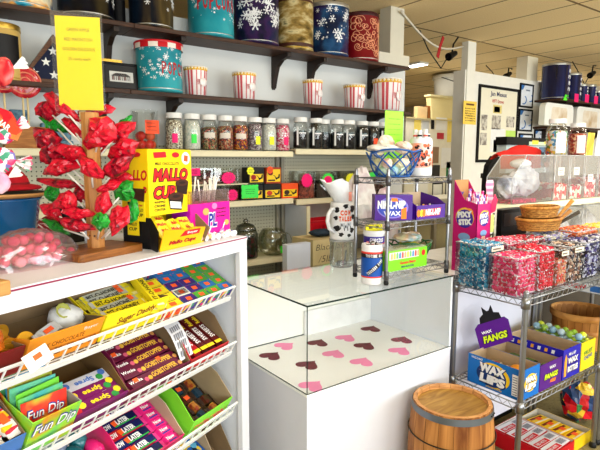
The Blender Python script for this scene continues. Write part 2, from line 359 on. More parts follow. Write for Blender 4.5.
# second board
def pop2(b,r,h): curved_text(b,'POPCORN',r,h*.46,h*.26,.26,-.95,4,.035); flakes(b,r,h,70,3,8,.02)
t=tin(1.125,1.425,.30,1.93,'teal popcorn tin with red and white checked lid on the lower board',[RED,SILV,TEAL,WHT,C((170,30,36),.4)],name='popcorn_tin',deco=pop2,lid_h=.004,y=3.27)
l=MB(); l.lathe([(.152,.262),(.152,.298),(.148,.302),(0,.302)],32,0,mfun=lambda i,j:(i//2)%2 if j==0 else 1); l.lathe([(.153,.292),(.1555,.298),(.153,.305),(.147,.307),(0,.305)],32,1)
part('checked_band',l,[C((238,225,215),.4),RED],t,'red and white checked rim')
def ptub(x0,x1,h,label):
    r=(x1-x0)/2; t=thing('popcorn_tub',label,'tub',T((x0+x1)/2,3.262 if h<.2 else 3.24,1.9305),'red and white striped popcorn tubs')
    b=MB(); b.lathe([(0,0),(r*.86,0),(r*.98,h*.88)],64,0,mfun=lambda i,j:0 if j==0 else (1 if i%4==0 or (i%16 in (5,7)) else 0))
    b.text('POP CORN',r*.55,h*.2,frame((0,-r*.955,h*.45),(1,0,0),(0,.02,1)),1,.02); b.lathe([(0,0),(r*.36,0),(r*.36,.003),(0,.003)],20,0,frame((r*.25,-r*.92,h*.45),(1,.25,0),(0,.02,1)))
    part('tub',b,[C((244,234,232),.5),C((206,84,92),.5)],t)
    c=MB(); q=random.Random(int(x0*99))
    c.lathe([(r*.99,h*.86),(r*1.0,h*.88),(r*1.0,h*.96)],36,0); 
    for i in range(22):
        a=2*math.pi*i/22; c.ball((r*.93*math.cos(a),r*.93*math.sin(a),h*.94),r*.13,1,6,4,None,(1,1,.9))
    c.cyl(r*.93,h*.9,h*.955,24,1); part('popcorn_top',c,[C((222,170,40),.5),C((244,228,190),.6)],t)
    l=MB(); l.cyl(r*1.03,h*.975,h,36,0); part('lid',l,C((236,228,224),.4),t)
for a in ((1.445,1.603,.185,'striped popcorn tub touching the teal tin with checked lid'),(1.815,1.985,.185,'striped popcorn tub standing second from the teal tin'),(2.44,2.598,.19,'striped popcorn tub standing third from the teal tin'),
          (2.87,3.05,.19,'striped popcorn tub beside the tallest tub'),(3.2,3.45,.265,'tallest striped popcorn tub, at the end of the lower board')): ptub(*a)
# gold-lidded black tin, flag case, frames
tin(.27,.50,.30,1.93,'gold tin with a black picture, beside the folded flag',[GOLD,GOLD,NZ([(196,160,80),(214,180,104)],5,.4),C((18,16,18),.5),WHT],
    deco=lambda b,r,h:(b.lathe([(r*1.003,h*.25),(r*1.003,h*.8)],40,2,mfun=lambda i,j:3 if 25<i<36 else 2)))
def xz(px,py,y): p=AY(px,py,y); return p
A=AY(26,80,3.3); B=AY(53,46.5,3.3); zb=1.9305
t=thing('flag_case','triangular wooden display case holding a folded starred flag','display case',T(B.x,3.3,zb),None)
hw=B.x-A.x+.045; ht=.285
f=MB(); o=[(-hw,0),(hw,0),(0,ht)]; k=.80; i_=[(-hw*k+.0,.03),(hw*k,.03),(0,ht*k+.012)]
F=frame((0,0,0),(1,0,0),(0,0,1))
for a in range(3):
    c=(a+1)%3; f.prism([o[a],o[c],i_[c],i_[a]],-.04,.02,0,F)
part('frame',f,WOOD((70,42,24),(104,66,38),3),t); part('backing',MB().prism(i_,-.038,-.034,0,F),C((60,40,26),.6),t)
g=MB(); g.prism(i_,-.034,-.012,0,F)
def star(b,x,z,s,m,y,FM=F): b.prism([((s if j%2==0 else s*.4)*math.sin(j*math.pi/5)+x,(s if j%2==0 else s*.4)*math.cos(j*math.pi/5)+z) for j in range(9,-1,-1)],y,y+.0015,m,FM)
for x,z in ((-.105,.065),(-.04,.13),(-.0,.06),(.05,.14),(.10,.065),(0,.195)): star(g,x,z,.027,1,-.012)
part('folded_flag',g,[C((24,30,56),.8),C((235,235,228),.7)],t)
def framed(name,label,M,w,h,fw,fm,pic,depth=.02,extra=None,group=None,cat='picture frame',pm=None):
    """upright frame in local xz, facing -y, standing at z=0"""
    t=thing(name,label,cat,M,group)
    f=MB(); f.box(-w/2,w/2,0,depth,0,fw).box(-w/2,w/2,0,depth,h-fw,h).box(-w/2,-w/2+fw,0,depth,fw,h-fw).box(w/2-fw,w/2,0,depth,fw,h-fw); part('frame',f,fm,t)
    p=MB(); p.box(-w/2+fw,w/2-fw,depth*.45,depth*.8,fw,h-fw,0)
    if extra: extra(p,w,h,depth*.45-.0012)
    part('picture',p,pic,t); return t
FR=frame
a=AY(103,66,3.36); c=AY(123,52,3.36)
framed('picture_frame','small seascape picture in a gold frame, behind the black framed photo',T((a.x+c.x)/2,3.37,1.9305,0,-.06),c.x-a.x,.20,.018,GOLD,[NZ([(90,170,200),(150,205,220),(60,140,180)],6,.5),C((40,60,70),.5)],extra=lambda p,w,h,y:p.box(-w*.2,w*.2,y,y+.001,h*.35,h*.42,1))
a=AY(105,89,3.27); c=AY(138,65,3.27)
def bwphoto(p,w,h,y):
    p.box(-w*.33,w*.33,y,y+.001,h*.3,h*.68,1); p.box(-w*.27,w*.24,y-.0005,y,h*.36,h*.52,2)
    for i in range(9): p.box(-w*.25+i*w*.055,-w*.22+i*w*.055,y-.001,y-.0005,h*.36,h*.5,1 if i%3 else 3)
    p.prism([(-w*.29,h*.52),(w*.26,h*.52),(w*.12,h*.62),(-w*.16,h*.62)],-.0008,0,2,frame((0,y,0),(1,0,0),(0,0,1)))
framed('picture_frame','black framed photograph of an old building on the lower board',T((a.x+c.x)/2,3.26,1.9305,0,-.08),c.x-a.x+.01,.165,.012,BLK,[C((14,14,16),.4),C((206,204,198),.5),C((60,54,52),.5),C((150,120,116),.5)],extra=bwphoto)
# ---------------------------------------------------------------- pegboard shelving
def peg_mat():
    m,nt,b,o=_new('pegboard'); tc=nt.nodes.new('ShaderNodeTexCoord'); sp=nt.nodes.new('ShaderNodeSeparateXYZ'); nt.links.new(tc.outputs['Object'],sp.inputs[0])
    acc=None
    for ax in (0,2):
        p=nt.nodes.new('ShaderNodeMath'); p.operation='PINGPONG'; nt.links.new(sp.outputs[ax],p.inputs[0]); p.inputs[1].default_value=.0135
        q=nt.nodes.new('ShaderNodeMath'); q.operation='POWER'; nt.links.new(p.outputs[0],q.inputs[0]); q.inputs[1].default_value=2
        if acc is None: acc=q.outputs[0]
        else:
            s=nt.nodes.new('ShaderNodeMath'); s.operation='ADD'; nt.links.new(acc,s.inputs[0]); nt.links.new(q.outputs[0],s.inputs[1]); acc=s.outputs[0]
    l=nt.nodes.new('ShaderNodeMath'); l.operation='LESS_THAN'; nt.links.new(acc,l.inputs[0]); l.inputs[1].default_value=.0043**2
    x=nt.nodes.new('ShaderNodeMix'); x.data_type='RGBA'; nt.links.new(l.outputs[0],x.inputs[0]); x.inputs[6].default_value=lin((190,188,168)); x.inputs[7].default_value=lin((52,50,44))
    nt.links.new(x.outputs[2],b.inputs['Base Color']); b.inputs['Roughness'].default_value=.6; return m
PEG=peg_mat(); CREAM=C((232,222,188),.45,var=.02); GREYP=C((150,146,132),.5)
def gondola(x0,x1,levels,label):
    t=thing('shelving_unit',label,'shelving',T(x0,3.44,0),'cream metal pegboard shelving along the back wall'); w=x1-x0
    part('pegboard',MB().box(.02,w-.02,-.02,-.002,.12,1.6),PEG,t)
    for x in (0,w-.028): part('upright',MB().box(x,x+.028,-.045,0,0,1.62),GREYP,t)
    part('base',MB().box(.03,w-.03,-.4,-.05,0,.12),GREYP,t)
    for z,d in levels:
        s=MB().box(0.002,w-.002,-d,-.022,z-.008,z).box(.002,w-.002,-d-.0,-d+.018,z-.042,z-.008); part('shelf',s,CREAM,t,bev=.003)
    return t
gondola(-1.25,-.03,[(1.565,.24),(1.21,.24),(.77,.4)],'pegboard shelving section behind the wooden lollipop stand')
gondola(-.02,1.2,[(1.565,.24),(1.21,.24),(.77,.4)],'pegboard shelving section hidden behind the lollipop tree')
gondola(1.21,2.29,[(1.565,.24),(1.208,.24),(.77,.27)],'pegboard shelving section carrying the jars of coloured candy')
gondola(2.31,3.44,[(1.585,.24),(1.195,.25)],'pegboard shelving section carrying the jars of black candy')
# ---------------------------------------------------------------- candy jars
GL=GLASS((247,249,247),.05); PAPERW=C((238,238,236),.6,var=.02); NPINK=C((255,20,120),.5,var=.02); NGRN=C((70,235,90),.5,var=.02); NYEL=C((244,244,40),.5,var=.02); NORG=C((255,84,34),.5,var=.02)
JARS=[]
def jar_mesh(): 
    b=MB(); r=.0585;h=.225
    b.lathe([(0,.002),(r*.9,.002),(r,.012),(r,h*.74),(r*.93,h*.84),(r*.80,h*.91),(r*.80,h*.94)],28,0); return b.mesh('jar_glass',[GL])
JM=jar_mesh(); jl=MB(); jl.cyl(.053,.208,.243,28,0); JLM=jl.mesh('jar_lid',[C((236,234,230),.4)])
def jar(x,y,z,label,fillm,fill,tagc,tagpos=0,group='glass candy jars on the cream shelf',s=1.,fl='candy pieces filling the jar',hl=''):
    t=thing('candy_jar',label,'jar',T(x,y,z+.0008,R.uniform(-.1,.1),s=s),group); part('jar_glass',JM,None,t); part('lid',JLM,None,t)
    if tagc is not None:
        q=MB(); r=.0600; n=8; w=.62; a0=-2.3+tagpos; z0,z1=.045,.108
        q.lathe([(r,z0),(r,z1)],36,0) if False else None
        vs=[];fs=[]
        for i in range(n+1):
            a=a0-w/2+w*i/n+.35
            vs+=[(r*math.cos(a),r*math.sin(a),z0+(.003 if i%2 else 0)),(r*math.cos(a),r*math.sin(a),z1-(.003 if i%2 else 0))]
        fs=[(2*i,2*i+2,2*i+3,2*i+1) for i in range(n)]; q.add(vs,fs,0); part('price_sticker',q,tagc,t)
    r=.0552; f=MB(); rg=random.Random(int(x*1000)); H=.225*fill
    f.lathe([(0,.006),(r*.9,.006),(r,.016),(r,min(H*.93,.155)),(r*.8,min(H,.195)),(0,min(H,.195)-.002)],26,0)
    for i in range(40):
        a=rg.uniform(0,6.28); rr=r*.7*math.sqrt(rg.random()); f.ball((rr*math.cos(a),rr*math.sin(a),min(H,.195)-.002),rg.uniform(.004,.007),0,6,4)
    solo('candy_pieces',f,fillm,fl+hl,'candy',T(x,y,z+.001,s=s),'loose candy filling the jars','stuff')
    return t
xs=[1.365,1.493,1.620,1.746,1.868,1.991,2.114,2.238]
spec=[(SP(((235,228,206),(225,215,190),(150,130,110),(240,236,220),(110,90,80)),150,.4,.4),.86,NPINK,'white speckled candy and a pink sticker','cream speckled candy'),
 (SP(((240,238,228),(228,228,220),(200,210,200),(246,240,226)),150,.4,.4),.86,NGRN,'white candy and a green sticker','white candy drops'),
 (SP(((60,40,34),(150,140,90),(200,70,50),(90,70,60),(190,170,130),(40,70,40)),130,.4,.4),.7,None,'mixed wrapped candy under a white band','brown and red mixed candy'),
 (SP(((70,40,36),(180,120,80),(210,90,60),(60,50,60),(120,40,40),(210,180,140)),130,.4,.4),.75,None,'brown and red mixed candy','mixed brown candy'),
 (SP(((200,40,40),(230,170,50),(40,30,40),(220,120,40),(60,40,90),(150,30,60)),130,.4,.4),.8,None,'bright red and orange candy','bright red and orange candy'),
 (SP(((120,104,120),(190,180,190),(70,56,70),(220,210,200),(150,110,120)),140,.4,.4),.88,NYEL,'grey and lilac candy and a yellow sticker','grey and lilac candy'),
 (SP(((242,240,232),(230,226,214),(205,205,200)),150,.4,.4),.86,NYEL,'white pellets and a yellow sticker','white pellets'),
 (SP(((220,30,90),(240,110,150),(250,200,210),(190,20,70),(240,236,230)),120,.4,.4),.88,C((255,30,110),.5),'pink and white candy, last of the coloured row','pink and white candy')]
for i,(x,s) in enumerate(zip(xs,spec)): jar(x,3.275,1.565,'glass jar of '+s[3],s[0],s[1],s[2],.25 if i in (1,2) else (.1 if i<5 else .3),fl=s[4],hl=' inside the %s coloured jar from the clear tub'%ORD[i])
xs2=[2.41,2.56,2.70,2.79,2.915,3.065,3.195,3.33]; BK=SP(((14,14,18),(26,24,30),(8,8,10),(38,36,42)),170,.35,.4)
for i,x in enumerate(xs2):
    y=3.275 if i!=2 else 3.345
    jar(x,y,1.585,'glass jar of black candy, %s in the black row counted from the pink jar'%ORD[i],BK,.62 if i<5 else .9,None,fl='black candy pieces',hl=' inside the %s black jar from the pink one'%ORD[i])
    if i in (0,1,3,4,5):
        pass
for i,x in enumerate(xs2):
    if i==2: continue
    q=MB(); r=.0602; n=7
    def arc(a0,a1,z0,z1,m):
        vs=[];
        for k in range(n+1):
            a=a0+(a1-a0)*k/n; vs+=[(r*math.cos(a),r*math.sin(a),z0),(r*math.cos(a),r*math.sin(a),z1)]
        q.add(vs,[(2*k,2*k+2,2*k+3,2*k+1) for k in range(n)],m)
    if i==6: arc(-2.1,-1.4,.05,.10,1)
    else: arc(-2.3,-1.3,.118,.128,0); arc(-2.62,-2.36,.03,.17,0)
    # find the jar and add the white paper band to it
    for o in list(bpy.data.objects):
        if o.name.startswith('candy_jar') and abs(o.matrix_basis.translation.x-x)<.003 and o.parent is None: part('paper_label',q,[PAPERW,NORG],o)
for i in (2,3,4):
    q=MB(); r=.0602; n=7; vs=[]
    for k in range(n+1):
        a=-2.6+1.3*k/n; vs+=[(r*math.cos(a),r*math.sin(a),.085),(r*math.cos(a),r*math.sin(a),.122)]
    q.add(vs,[(2*k,2*k+2,2*k+3,2*k+1) for k in range(n)],0)
    for o in list(bpy.data.objects):
        if o.name.startswith('candy_jar') and abs(o.matrix_basis.translation.x-xs[i])<.003 and o.parent is None: part('paper_label',q,[C((226,214,200),.6)],o)
# clear tub of red candy balls beside the jars
a=AY(133,152,3.29); c=AY(158,152,3.29); cx=(a.x+c.x)/2; r=(c.x-a.x)/2
t=thing('clear_tub','clear plastic tub of red candy with an orange sign','tub',T(cx,3.29,1.566))
b=MB(); b.lathe([(0,.002),(r*.86,.002),(r*.9,.01),(r*1.0,.24),(r*1.06,.245),(r*1.06,.25)],28,0); part('tub',b,GL,t)
s=MB(); s.box(-.045,.045,-.001,0,.10,.185,0); 
for k in range(3): s.box(-.035,.02+.005*k,-.0016,-.001,.165-.022*k,.169-.022*k,1)
part('price_card',s,[NORG,C((150,40,20),.6)],t).matrix_local=T(r*.25,-r*.93,.0)
q=random.Random(3); n=0
for lay in range(2):
    for k in range(5 if lay==0 else 4):
        a_=k*2*math.pi/(5 if lay==0 else 4)+lay*.6; rr=r*.5
        solo('candy_ball',MB().ball((0,0,0),.029,0,14,10),C((222,44,36),.25,coat=.4) if q.random()>.4 else C((236,96,50),.25,coat=.4),'wrapped red candy ball inside the clear tub with the orange sign','candy',T(cx+rr*math.cos(a_),3.29+rr*math.sin(a_),1.566+.033+.055*lay),'red candy balls in the clear tub')
solo('candy_packet',MB().box(-.022,.022,-.006,.006,0,.07,[0,0,1,1,1,1]).box(-.022,.022,-.0065,.0065,.07,.13,2),[C((60,120,190),.4),C((60,120,190),.4),C((220,60,70),.4)],'blue and red packet standing beside the clear tub of red candy','candy',T(a.x-.065,3.27,1.566,.3))

# ---------------------------------------------------------------- wooden lollipop stand and denim pile on the jar shelf
a=AY(9,147,3.24); c=AY(45,147,3.24)
t=thing('lollipop_box','plain wooden box of swirl lollipops on the cream shelf near the frame edge','display stand',T(a.x-.02,3.22,1.566))
part('box',MB().box(0,c.x-a.x+.04,0,.11,0,.118),WOOD((140,84,34),(186,124,60),3,(1,8,8),.5),t,bev=.003)
for k,(px,py,rr,lb) in enumerate(((24,82,16,'round red swirl lollipop standing tallest in the wooden box'),(3,80,13,'round red swirl lollipop half hidden beside the tallest one'))):
    P=AY(px,py,3.27); r=rr*(P-CAM).dot(_f3)/FPX; q=thing('lollipop',lb,'lollipop',T(P.x,3.27,P.z,0,0),'swirl lollipops in the wooden box')
    b=MB(); F=frame((0,0,0),(1,0,0),(0,0,1)); b.lathe([(0,-.011),(r*.8,-.011),(r,-.004),(r,.004),(r*.8,.011),(0,.011)],36,0,F)
    pts=[]; 
    for i in range(60): th=i*.32; rr_=r*.95*(1-i/62); pts.append(F@Vector((rr_*math.cos(th),rr_*math.sin(th),.0112)))
    b.tube(pts,.0035,4,1); part('swirl_candy',b,[NZ([(130,10,26),(196,34,46),(226,90,84)],16,.25,2,coat=.5),C((240,150,120),.35)],q)
    for dx in (-.012,.012) if k==0 else (0,): part('stick',MB().bar((dx,0,-r*.9),(dx*.9,0,1.685-P.z),.0055,8),C((222,200,150),.6),q)
a=AY(16,125,3.38)
DEN=NZ([(70,104,128),(104,140,160),(54,84,108)],30,.8,5)
solo('denim_bag',MB().box(-.05,.05,-.02,.02,0,.22).box(-.035,.035,-.026,-.02,.08,.17),DEN,'small upright blue denim pouch behind the wooden lollipop box','bag',T(a.x+.02,3.375,1.566),bev=.006)
for i in range(3): solo('folded_denim',MB().box(-.09+.008*i,.1-.01*i,-.03,.03,0,.05),DEN,'folded blue denim, %s from the bottom of the pile behind the wooden box'%ORD[i],'cloth',T(a.x+.2,3.375,1.566+.051*i),'folded denim pile',bev=.01)
# ---------------------------------------------------------------- goods on the pegboard shelves
BK2=C((24,22,24),.45); YB_=C((248,206,40),.45); OB=C((246,84,30),.45)
def lico(px0,px1,py0,py1,y,main,mid,label,z=None,d=.10):
    a=AY(px0,py1,y); c=AY(px1,py0,y); w=c.x-a.x; h=c.z-a.z if z is None else (AY((px0+px1)/2,py0,y).z-z)
    zb=a.z if z is None else z
    b=MB().box(0,w,0,d,0,h,0); F=frame((0,-.0008,0),(1,0,0),(0,0,1))
    b.box(w*.06,w*.94,-.0006,0,h*.10,h*.60 if main!=2 else h*.88,1)
    b.prism([(w*(.3+.17*math.cos(k*.52)),h*(.66 if main==2 else .4)+h*.16*math.sin(k*.52)) for k in range(12)],0,.0005,2,F)
    b.prism([(w*.45,h*.52),(w*.55,h*.5),(w*.66,h*.22),(w*.9,h*.34),(w*.92,h*.56),(w*.84,h*.58),(w*.8,h*.40),(w*.68,h*.36)],0,.0006,3,F); b.box(w*.14,w*.6,-.0012,-.0006,h*.15,h*.24,3)
    cols={0:BK2,1:OB,2:C((170,66,34),.45)}
    return solo('candy_box',b.mesh('box',[cols[main],YB_,mid,BK2]),None,label,'candy box',T(a.x,y,zb+.0006),'yellow fronted licorice boxes')
Z2=1.2085
lico(264.5,281,184,198.5,3.215,0,C((200,60,40),.5),'black licorice box with a yellow label, lower middle of the stacked boxes',Z2)
lico(282,298,183.5,198,3.215,1,C((60,40,30),.5),'orange licorice box with a yellow label, lower end of the stacked boxes',Z2)
lico(241,263.5,185,198.8,3.225,0,C((200,60,40),.5),'black licorice box mostly covered by the green price burst',Z2)
zt=AY(275,184,3.215).z
lico(249,264,167.5,183.5,3.23,0,C((160,30,30),.5),'upper licorice box with the yellow price star on its corner',zt+.004)
lico(266,281,167.5,183.5,3.23,2,C((120,26,24),.5),'upper licorice box with the orange price star on its corner',zt+.004)
def burstcard(px,py,w,h,y,m,label,n=14,oval=True,inner=None):
    P=AY(px,py,y); k=(P-CAM).dot(_f3)/FPX; W,H=w*k/2,h*k/2
    F=frame((0,0,0),(1,0,0),(0,0,1)); b=MB()
    if oval: pts=[(x*W,z*H) for x,z in burst(n,1.,.82)]
    else:
        pts=[]; 
        for i in range(10): pts.append((-W+2*W*i/10,-H*(1 if i%2 else .88)))
        for i in range(5): pts.append((W*(1 if i%2 else .93),-H+2*H*i/5))
        for i in range(10): pts.append((W-2*W*i/10,H*(1 if i%2 else .88)))
        for i in range(5): pts.append((-W*(1 if i%2 else .93),H-2*H*i/5))
    b.prism(pts,-.0006,.0006,0,F); ms=[m,C((110,20,60),.6) if m is NPINK else C((30,90,40),.6)]
    if inner: b.prism([(x*W*.68,z*H*.6) for x,z in burst(n,1.,.85)],.0006,.0012,2,F); ms.append(inner)
    if px<290: scribble(b,F@T(0,0,.0015),W*1.1,H*.9,3,1,random.Random(int(px)),.0016)
    return solo('price_burst',b.mesh('card',ms),None,label,'price card',T(P.x,P.y,P.z),'neon price bursts on the candy shelves')
burstcard(250,191.5,20,14,3.20,NGRN,'green rectangular price burst taped to the black licorice box',oval=False)
burstcard(250.5,171,9,9,3.205,NYEL,'small yellow price star on the upper licorice box',8); burstcard(270,170,8,8,3.205,NORG,'small orange price star on the upper licorice box',8)
def cbin(px0,px1,py0,py1,y,d,label,z=None,fill=None):
    a=AY(px0,py1,y); c=AY(px1,py0,y); w=c.x-a.x; zb=a.z if z is None else z; h=c.z-zb; t=thing('clear_bin',label,'bin',T(a.x,y,zb+.0006),'clear candy bins on the pegboard shelves')
    b=MB().box(0,w,0,.002,0,h).box(0,.002,.002,d,0,h).box(w-.002,w,.002,d,0,h).box(.002,w-.002,d-.002,d,0,h); part('walls',b,GL,t); part('bottom',MB().box(.002,w-.002,.002,d-.002,0,.002),GL,t)
    if fill: 
        f=MB().box(.006,w-.006,.006,d-.006,.004,h*.6); rg=random.Random(int(px0))
        for i in range(40): f.ball((rg.uniform(.02,w-.02),rg.uniform(.02,d-.02),h*.6),rg.uniform(.008,.012),0,7,5)
        solo('candy_pieces',f,fill,'candy pieces heaped in the '+label,'candy',T(a.x,y,zb+.0008),'candy heaped in the clear bins','stuff')
    return t
MIXF=SP(((70,50,50),(120,90,80),(170,120,110),(40,36,40),(90,50,60)),70,.4,.4); REDF=SP(((150,60,50),(190,90,70),(110,40,40)),70,.4,.4)
zr=AY(240,183.5,3.24).z
t=thing('riser_shelf','thin cream riser shelf behind the magenta tub, holding an upper row of bins','shelf',T(AY(188,190,3.22).x-.1,3.40,Z2))
rx=AY(262,184,3.24).x-t.location.x
part('board',MB().box(0,rx,-.16,0,zr-Z2-.008,zr-Z2),CREAM,t); part('leg',MB().box(.0,.012,-.15,-.01,0,zr-Z2-.008),CREAM,t)
cbin(190,213,168,183,3.25,.12,'upper clear bin behind the white sticks',zr,MIXF); cbin(214.5,238,168,183,3.25,.12,'upper clear bin with the big pink burst',zr,MIXF)
cbin(190,213,186,200,3.225,.12,'lower clear bin behind the magenta tub',Z2,REDF); cbin(214.5,239,185,200,3.225,.12,'lower clear bin beside the green price burst',Z2,REDF)
burstcard(194,172,14,8,3.235,NPINK,'flat pink price card on the upper bin behind the white sticks',oval=False); burstcard(228.5,178,17,13,3.235,NPINK,'round pink price burst on the upper clear bin'); burstcard(232.5,195,13,12,3.21,NPINK,'pink price burst on the lower bin beside the magenta tub')
Z3=1.1955
cbin(299,315,171,197,3.22,.14,'clear bin with the pink burst beside the orange licorice box',Z3,REDF); cbin(316.5,340,171,197,3.22,.14,'clear bin with the green and pink burst',Z3,SP(((30,28,30),(60,50,50),(16,16,18)),70,.4,.4))
cbin(341.5,364,171,197,3.22,.14,'clear bin with the yellow burst',Z3,MIXF); cbin(365.5,386,171,197,3.22,.14,'clear bin with the green burst, last on that shelf',Z3,MIXF)
burstcard(307,180.5,15,15,3.205,NPINK,'pink price burst on the first bin of the inner section'); burstcard(328,180,17,15,3.205,NGRN,'green price burst with a pink centre',inner=NPINK); burstcard(351,179,15,12,3.205,NYEL,'yellow price burst behind the chrome rack',inner=None); burstcard(372,176,13,8,3.205,NGRN,'green price burst at the end of the bins')
# dark lidded jar and round candy bowl on the low shelf
P=AZ(246,262,.772); 
def rp(px,y): return AY(px,255,y)
k=(AY(246,240,3.25)-CAM).dot(_f3)/FPX
t=thing('lidded_jar','big clear lidded jar of dark sweets on the low shelf','jar',T(AY(246,240,3.28).x,3.28,.773))
r=.088; part('jar_glass',MB().lathe([(0,.002),(r*.95,.002),(r,.012),(r,.18),(r*.9,.205),(r*.8,.21)],32,0),GLASS((190,196,188),.1),t); part('lid',MB().lathe([(r*.86,.205),(r*.9,.212),(r*.7,.245),(r*.25,.262),(.014,.265),(.02,.28),(.012,.292),(0,.294)],32,0),GLASS((170,176,170),.15),t)
solo('dark_sweets',MB().lathe([(0,.006),(r*.88,.006),(r*.93,.016),(r*.93,.14),(r*.5,.155),(0,.15)],28,0),SP(((30,30,36),(50,44,50),(150,30,80),(40,90,70),(70,60,60),(24,24,28)),60,.4,.5),'dark wrapped sweets filling the big lidded jar on the low shelf','candy',T(AY(246,240,3.28).x,3.28,.773),kind='stuff')
bx=AY(272,240,3.28).x
t=thing('tilted_bowl','clear plastic fish bowl shaped tub with a green price tag on the low shelf','bowl',T(bx,3.27,.773))
r=.115; part('bowl',MB().lathe([(0,.002),(r*.55,.002),(r*.85,.03),(r,.09),(r*.92,.16),(r*.7,.195),(r*.72,.2)],32,0),GLASS((214,216,196),.14),t)
part('round_opening',MB().tube([(r*.4+.062*math.cos(k*.262),-r*.86,.115+.062*math.sin(k*.262)) for k in range(24)],.004,6,closed=True),GLASS((235,240,235),.3),t)
part('price_tag',MB().box(-.03,.03,-.002,0,-.026,.026),C((60,220,50),.5),t).matrix_local=T(.02,-r*1.0-.006,.055)
# white cupboard under the inner section with red basket and small boxes
CAB=C((208,214,228),.5,var=.02)
x0=2.31; t=thing('shelf_cupboard','open white cupboard below the black candy jars, with a red basket inside','cupboard',T(x0+.03,3.39,0)); W=1.06; D_=.283
zt,zb=1.148,.705
part('side_panel',MB().box(0,.012,-D_,0,zb,zt),CAB,t); part('side_panel',MB().box(W-.012,W,-D_,0,zb,zt),CAB,t); part('edge_trim',MB().box(0,.03,-D_-.012,-D_,zb-.01,zt),CREAM,t)
part('back_panel',MB().box(.012,W-.012,-.012,0,zb,zt),C((196,190,186),.6),t)
for z in (zb,.905): part('shelf',MB().box(.012,W-.012,-D_-.01,-.012,z-.02,z),CREAM,t)
for x in (.02,W-.05): part('leg',MB().box(x,x+.03,-.05,-.02,.1205,zb-.02),GREYP,t)
a=AY(307,217,3.13); c=AY(338,203,3.13)
t=thing('red_basket','red plastic basket in the white cupboard','basket',T(a.x+.01,3.13,.9055)); w=c.x-a.x+.05; h=.115; b=MB()
b.box(0,w,.0,.004,0,.03).box(0,w,0,.004,h-.03,h).box(0,.004,.004,.2,0,h).box(w-.004,w,.004,.2,0,h).box(.004,w-.004,.196,.2,0,h).box(.004,w-.004,.004,.196,0,.004)
for i in range(9): b.box(i*w/8.6,i*w/8.6+.014,.0,.004,.03,h-.03)
part('body',b,C((206,16,34),.4),t); part('rim',MB().tube([(0,0,h),(w,0,h),(w,.2,h),(0,.2,h)],.007,6,closed=True),C((206,16,34),.4),t)
a=AY(308,231,3.12)
solo('card_box',MB().box(0,.075,0,.12,0,.10),C((214,218,226),.6),'small pale grey box under the red basket','box',T(a.x+.01,3.13,.7055)); solo('card_box',MB().box(0,.10,0,.12,0,.095).box(.02,.08,-.0006,0,.03,.05,1),[C((222,196,140),.6),C((150,110,60),.6)],'small tan box under the red basket','box',T(a.x+.095,3.13,.7055))
# cardboard box with handwriting and a white carton on a low bench
t=thing('low_bench','low grey bench behind the display case, carrying the cardboard box','bench',T(2.05,2.6,0)); part('seat',MB().box(0,1.3,0,.35,.52,.55),GREYP,t)
for x in (.02,1.24): 
    for y in (.02,.29): part('leg',MB().box(x,x+.04,y,y+.04,0,.52),GREYP,t)
a=AY(313,240,2.66); c=AY(353,240,2.66); zb=.5506; zt=AY(311,241,2.66).z
def hand(b,w,h):
    b.text('Black Jack',w*.78,h*.13,frame((w*.46,-.0008,h*.86),(1,0,0),(0,0,1)),1,-.01,.2); b.text('/5lb',w*.34,h*.11,frame((w*.3,-.0008,h*.68),(1,0,0),(0,0,1)),1,-.01,.2)
w=c.x-a.x; h=zt-zb; b=MB().box(0,w,0,.24,0,h); hand(b,w,h); 
t=thing('cardboard_box','tan cardboard box with handwriting on its side behind the glass case','box',T(a.x,2.66,zb)); part('box',b,[C((206,188,140),.7),C((50,40,30),.6)],t)
part('flap',MB().box(0,w*.5,.0,.12,h,h+.003),C((190,170,124),.7),t); part('flap',MB().box(w*.52,w,.02,.12,h+.0,h+.004),C((190,170,124),.7),t)
solo('dark_cloth',MB().ball((0,0,0),.09,0,20,10,None,(1.2,.7,.28),.1,R),NZ([(16,24,36),(40,56,74),(10,14,22)],14,.8,4),'dark blue cloth heaped on the cardboard box','cloth',T(a.x+w*.45,2.77,zt+.03))
k_=AY(297,244,2.605); j_=AY(287,255,2.605); solo('white_carton',MB().box(0,AY(310.5,255,2.605).x-j_.x,0,.05,0,k_.z-.5506),CAB,'white carton standing beside the cardboard box behind the glass case','box',T(j_.x,2.605,.5506))
UB=AZ(246.5,236,1.22); UA=rad(24.5)
MU=T(UB.x,UB.y,0,UA); MUi=MU.inverted()
UZ=1.22
def UL(px,py,z=UZ): return MUi@AZ(px,py,z)
PAINT=C((224,224,230),.45,var=.012); BURG=C((140,30,70),.5); WIRE=C((236,236,234),.35,var=.01); INNER=C((236,240,248),.5,var=.02)
SW=1.55
un=thing('candy_display_unit','white painted candy display unit with tilted wire shelves of boxed sweets','display unit',MU)
part('top',MB().box(-SW,0,0,.46,1.168,1.22),PAINT,un); part('edge_strip',MB().box(-SW,0,-.0015,.0,1.2125,1.2165),BURG,un)
part('end_panel',MB().box(-.022,0,.0,.46,0,1.168),[INNER],un); part('front_post',MB().box(-.046,-.0005,-.002,.02,0,1.168),PAINT,un,bev=.002)
part('end_panel',MB().box(-SW,-SW+.022,.0,.46,0,1.168),INNER,un); part('back_panel',MB().box(-SW+.022,-.022,.44,.46,0,1.168),INNER,un)
TILT=rad(29); SZ=[1.008,.798,.560,.33]; SF=[MU@T(0,.036,z-.010)@Matrix.Rotation(TILT,4,'X') for z in SZ]
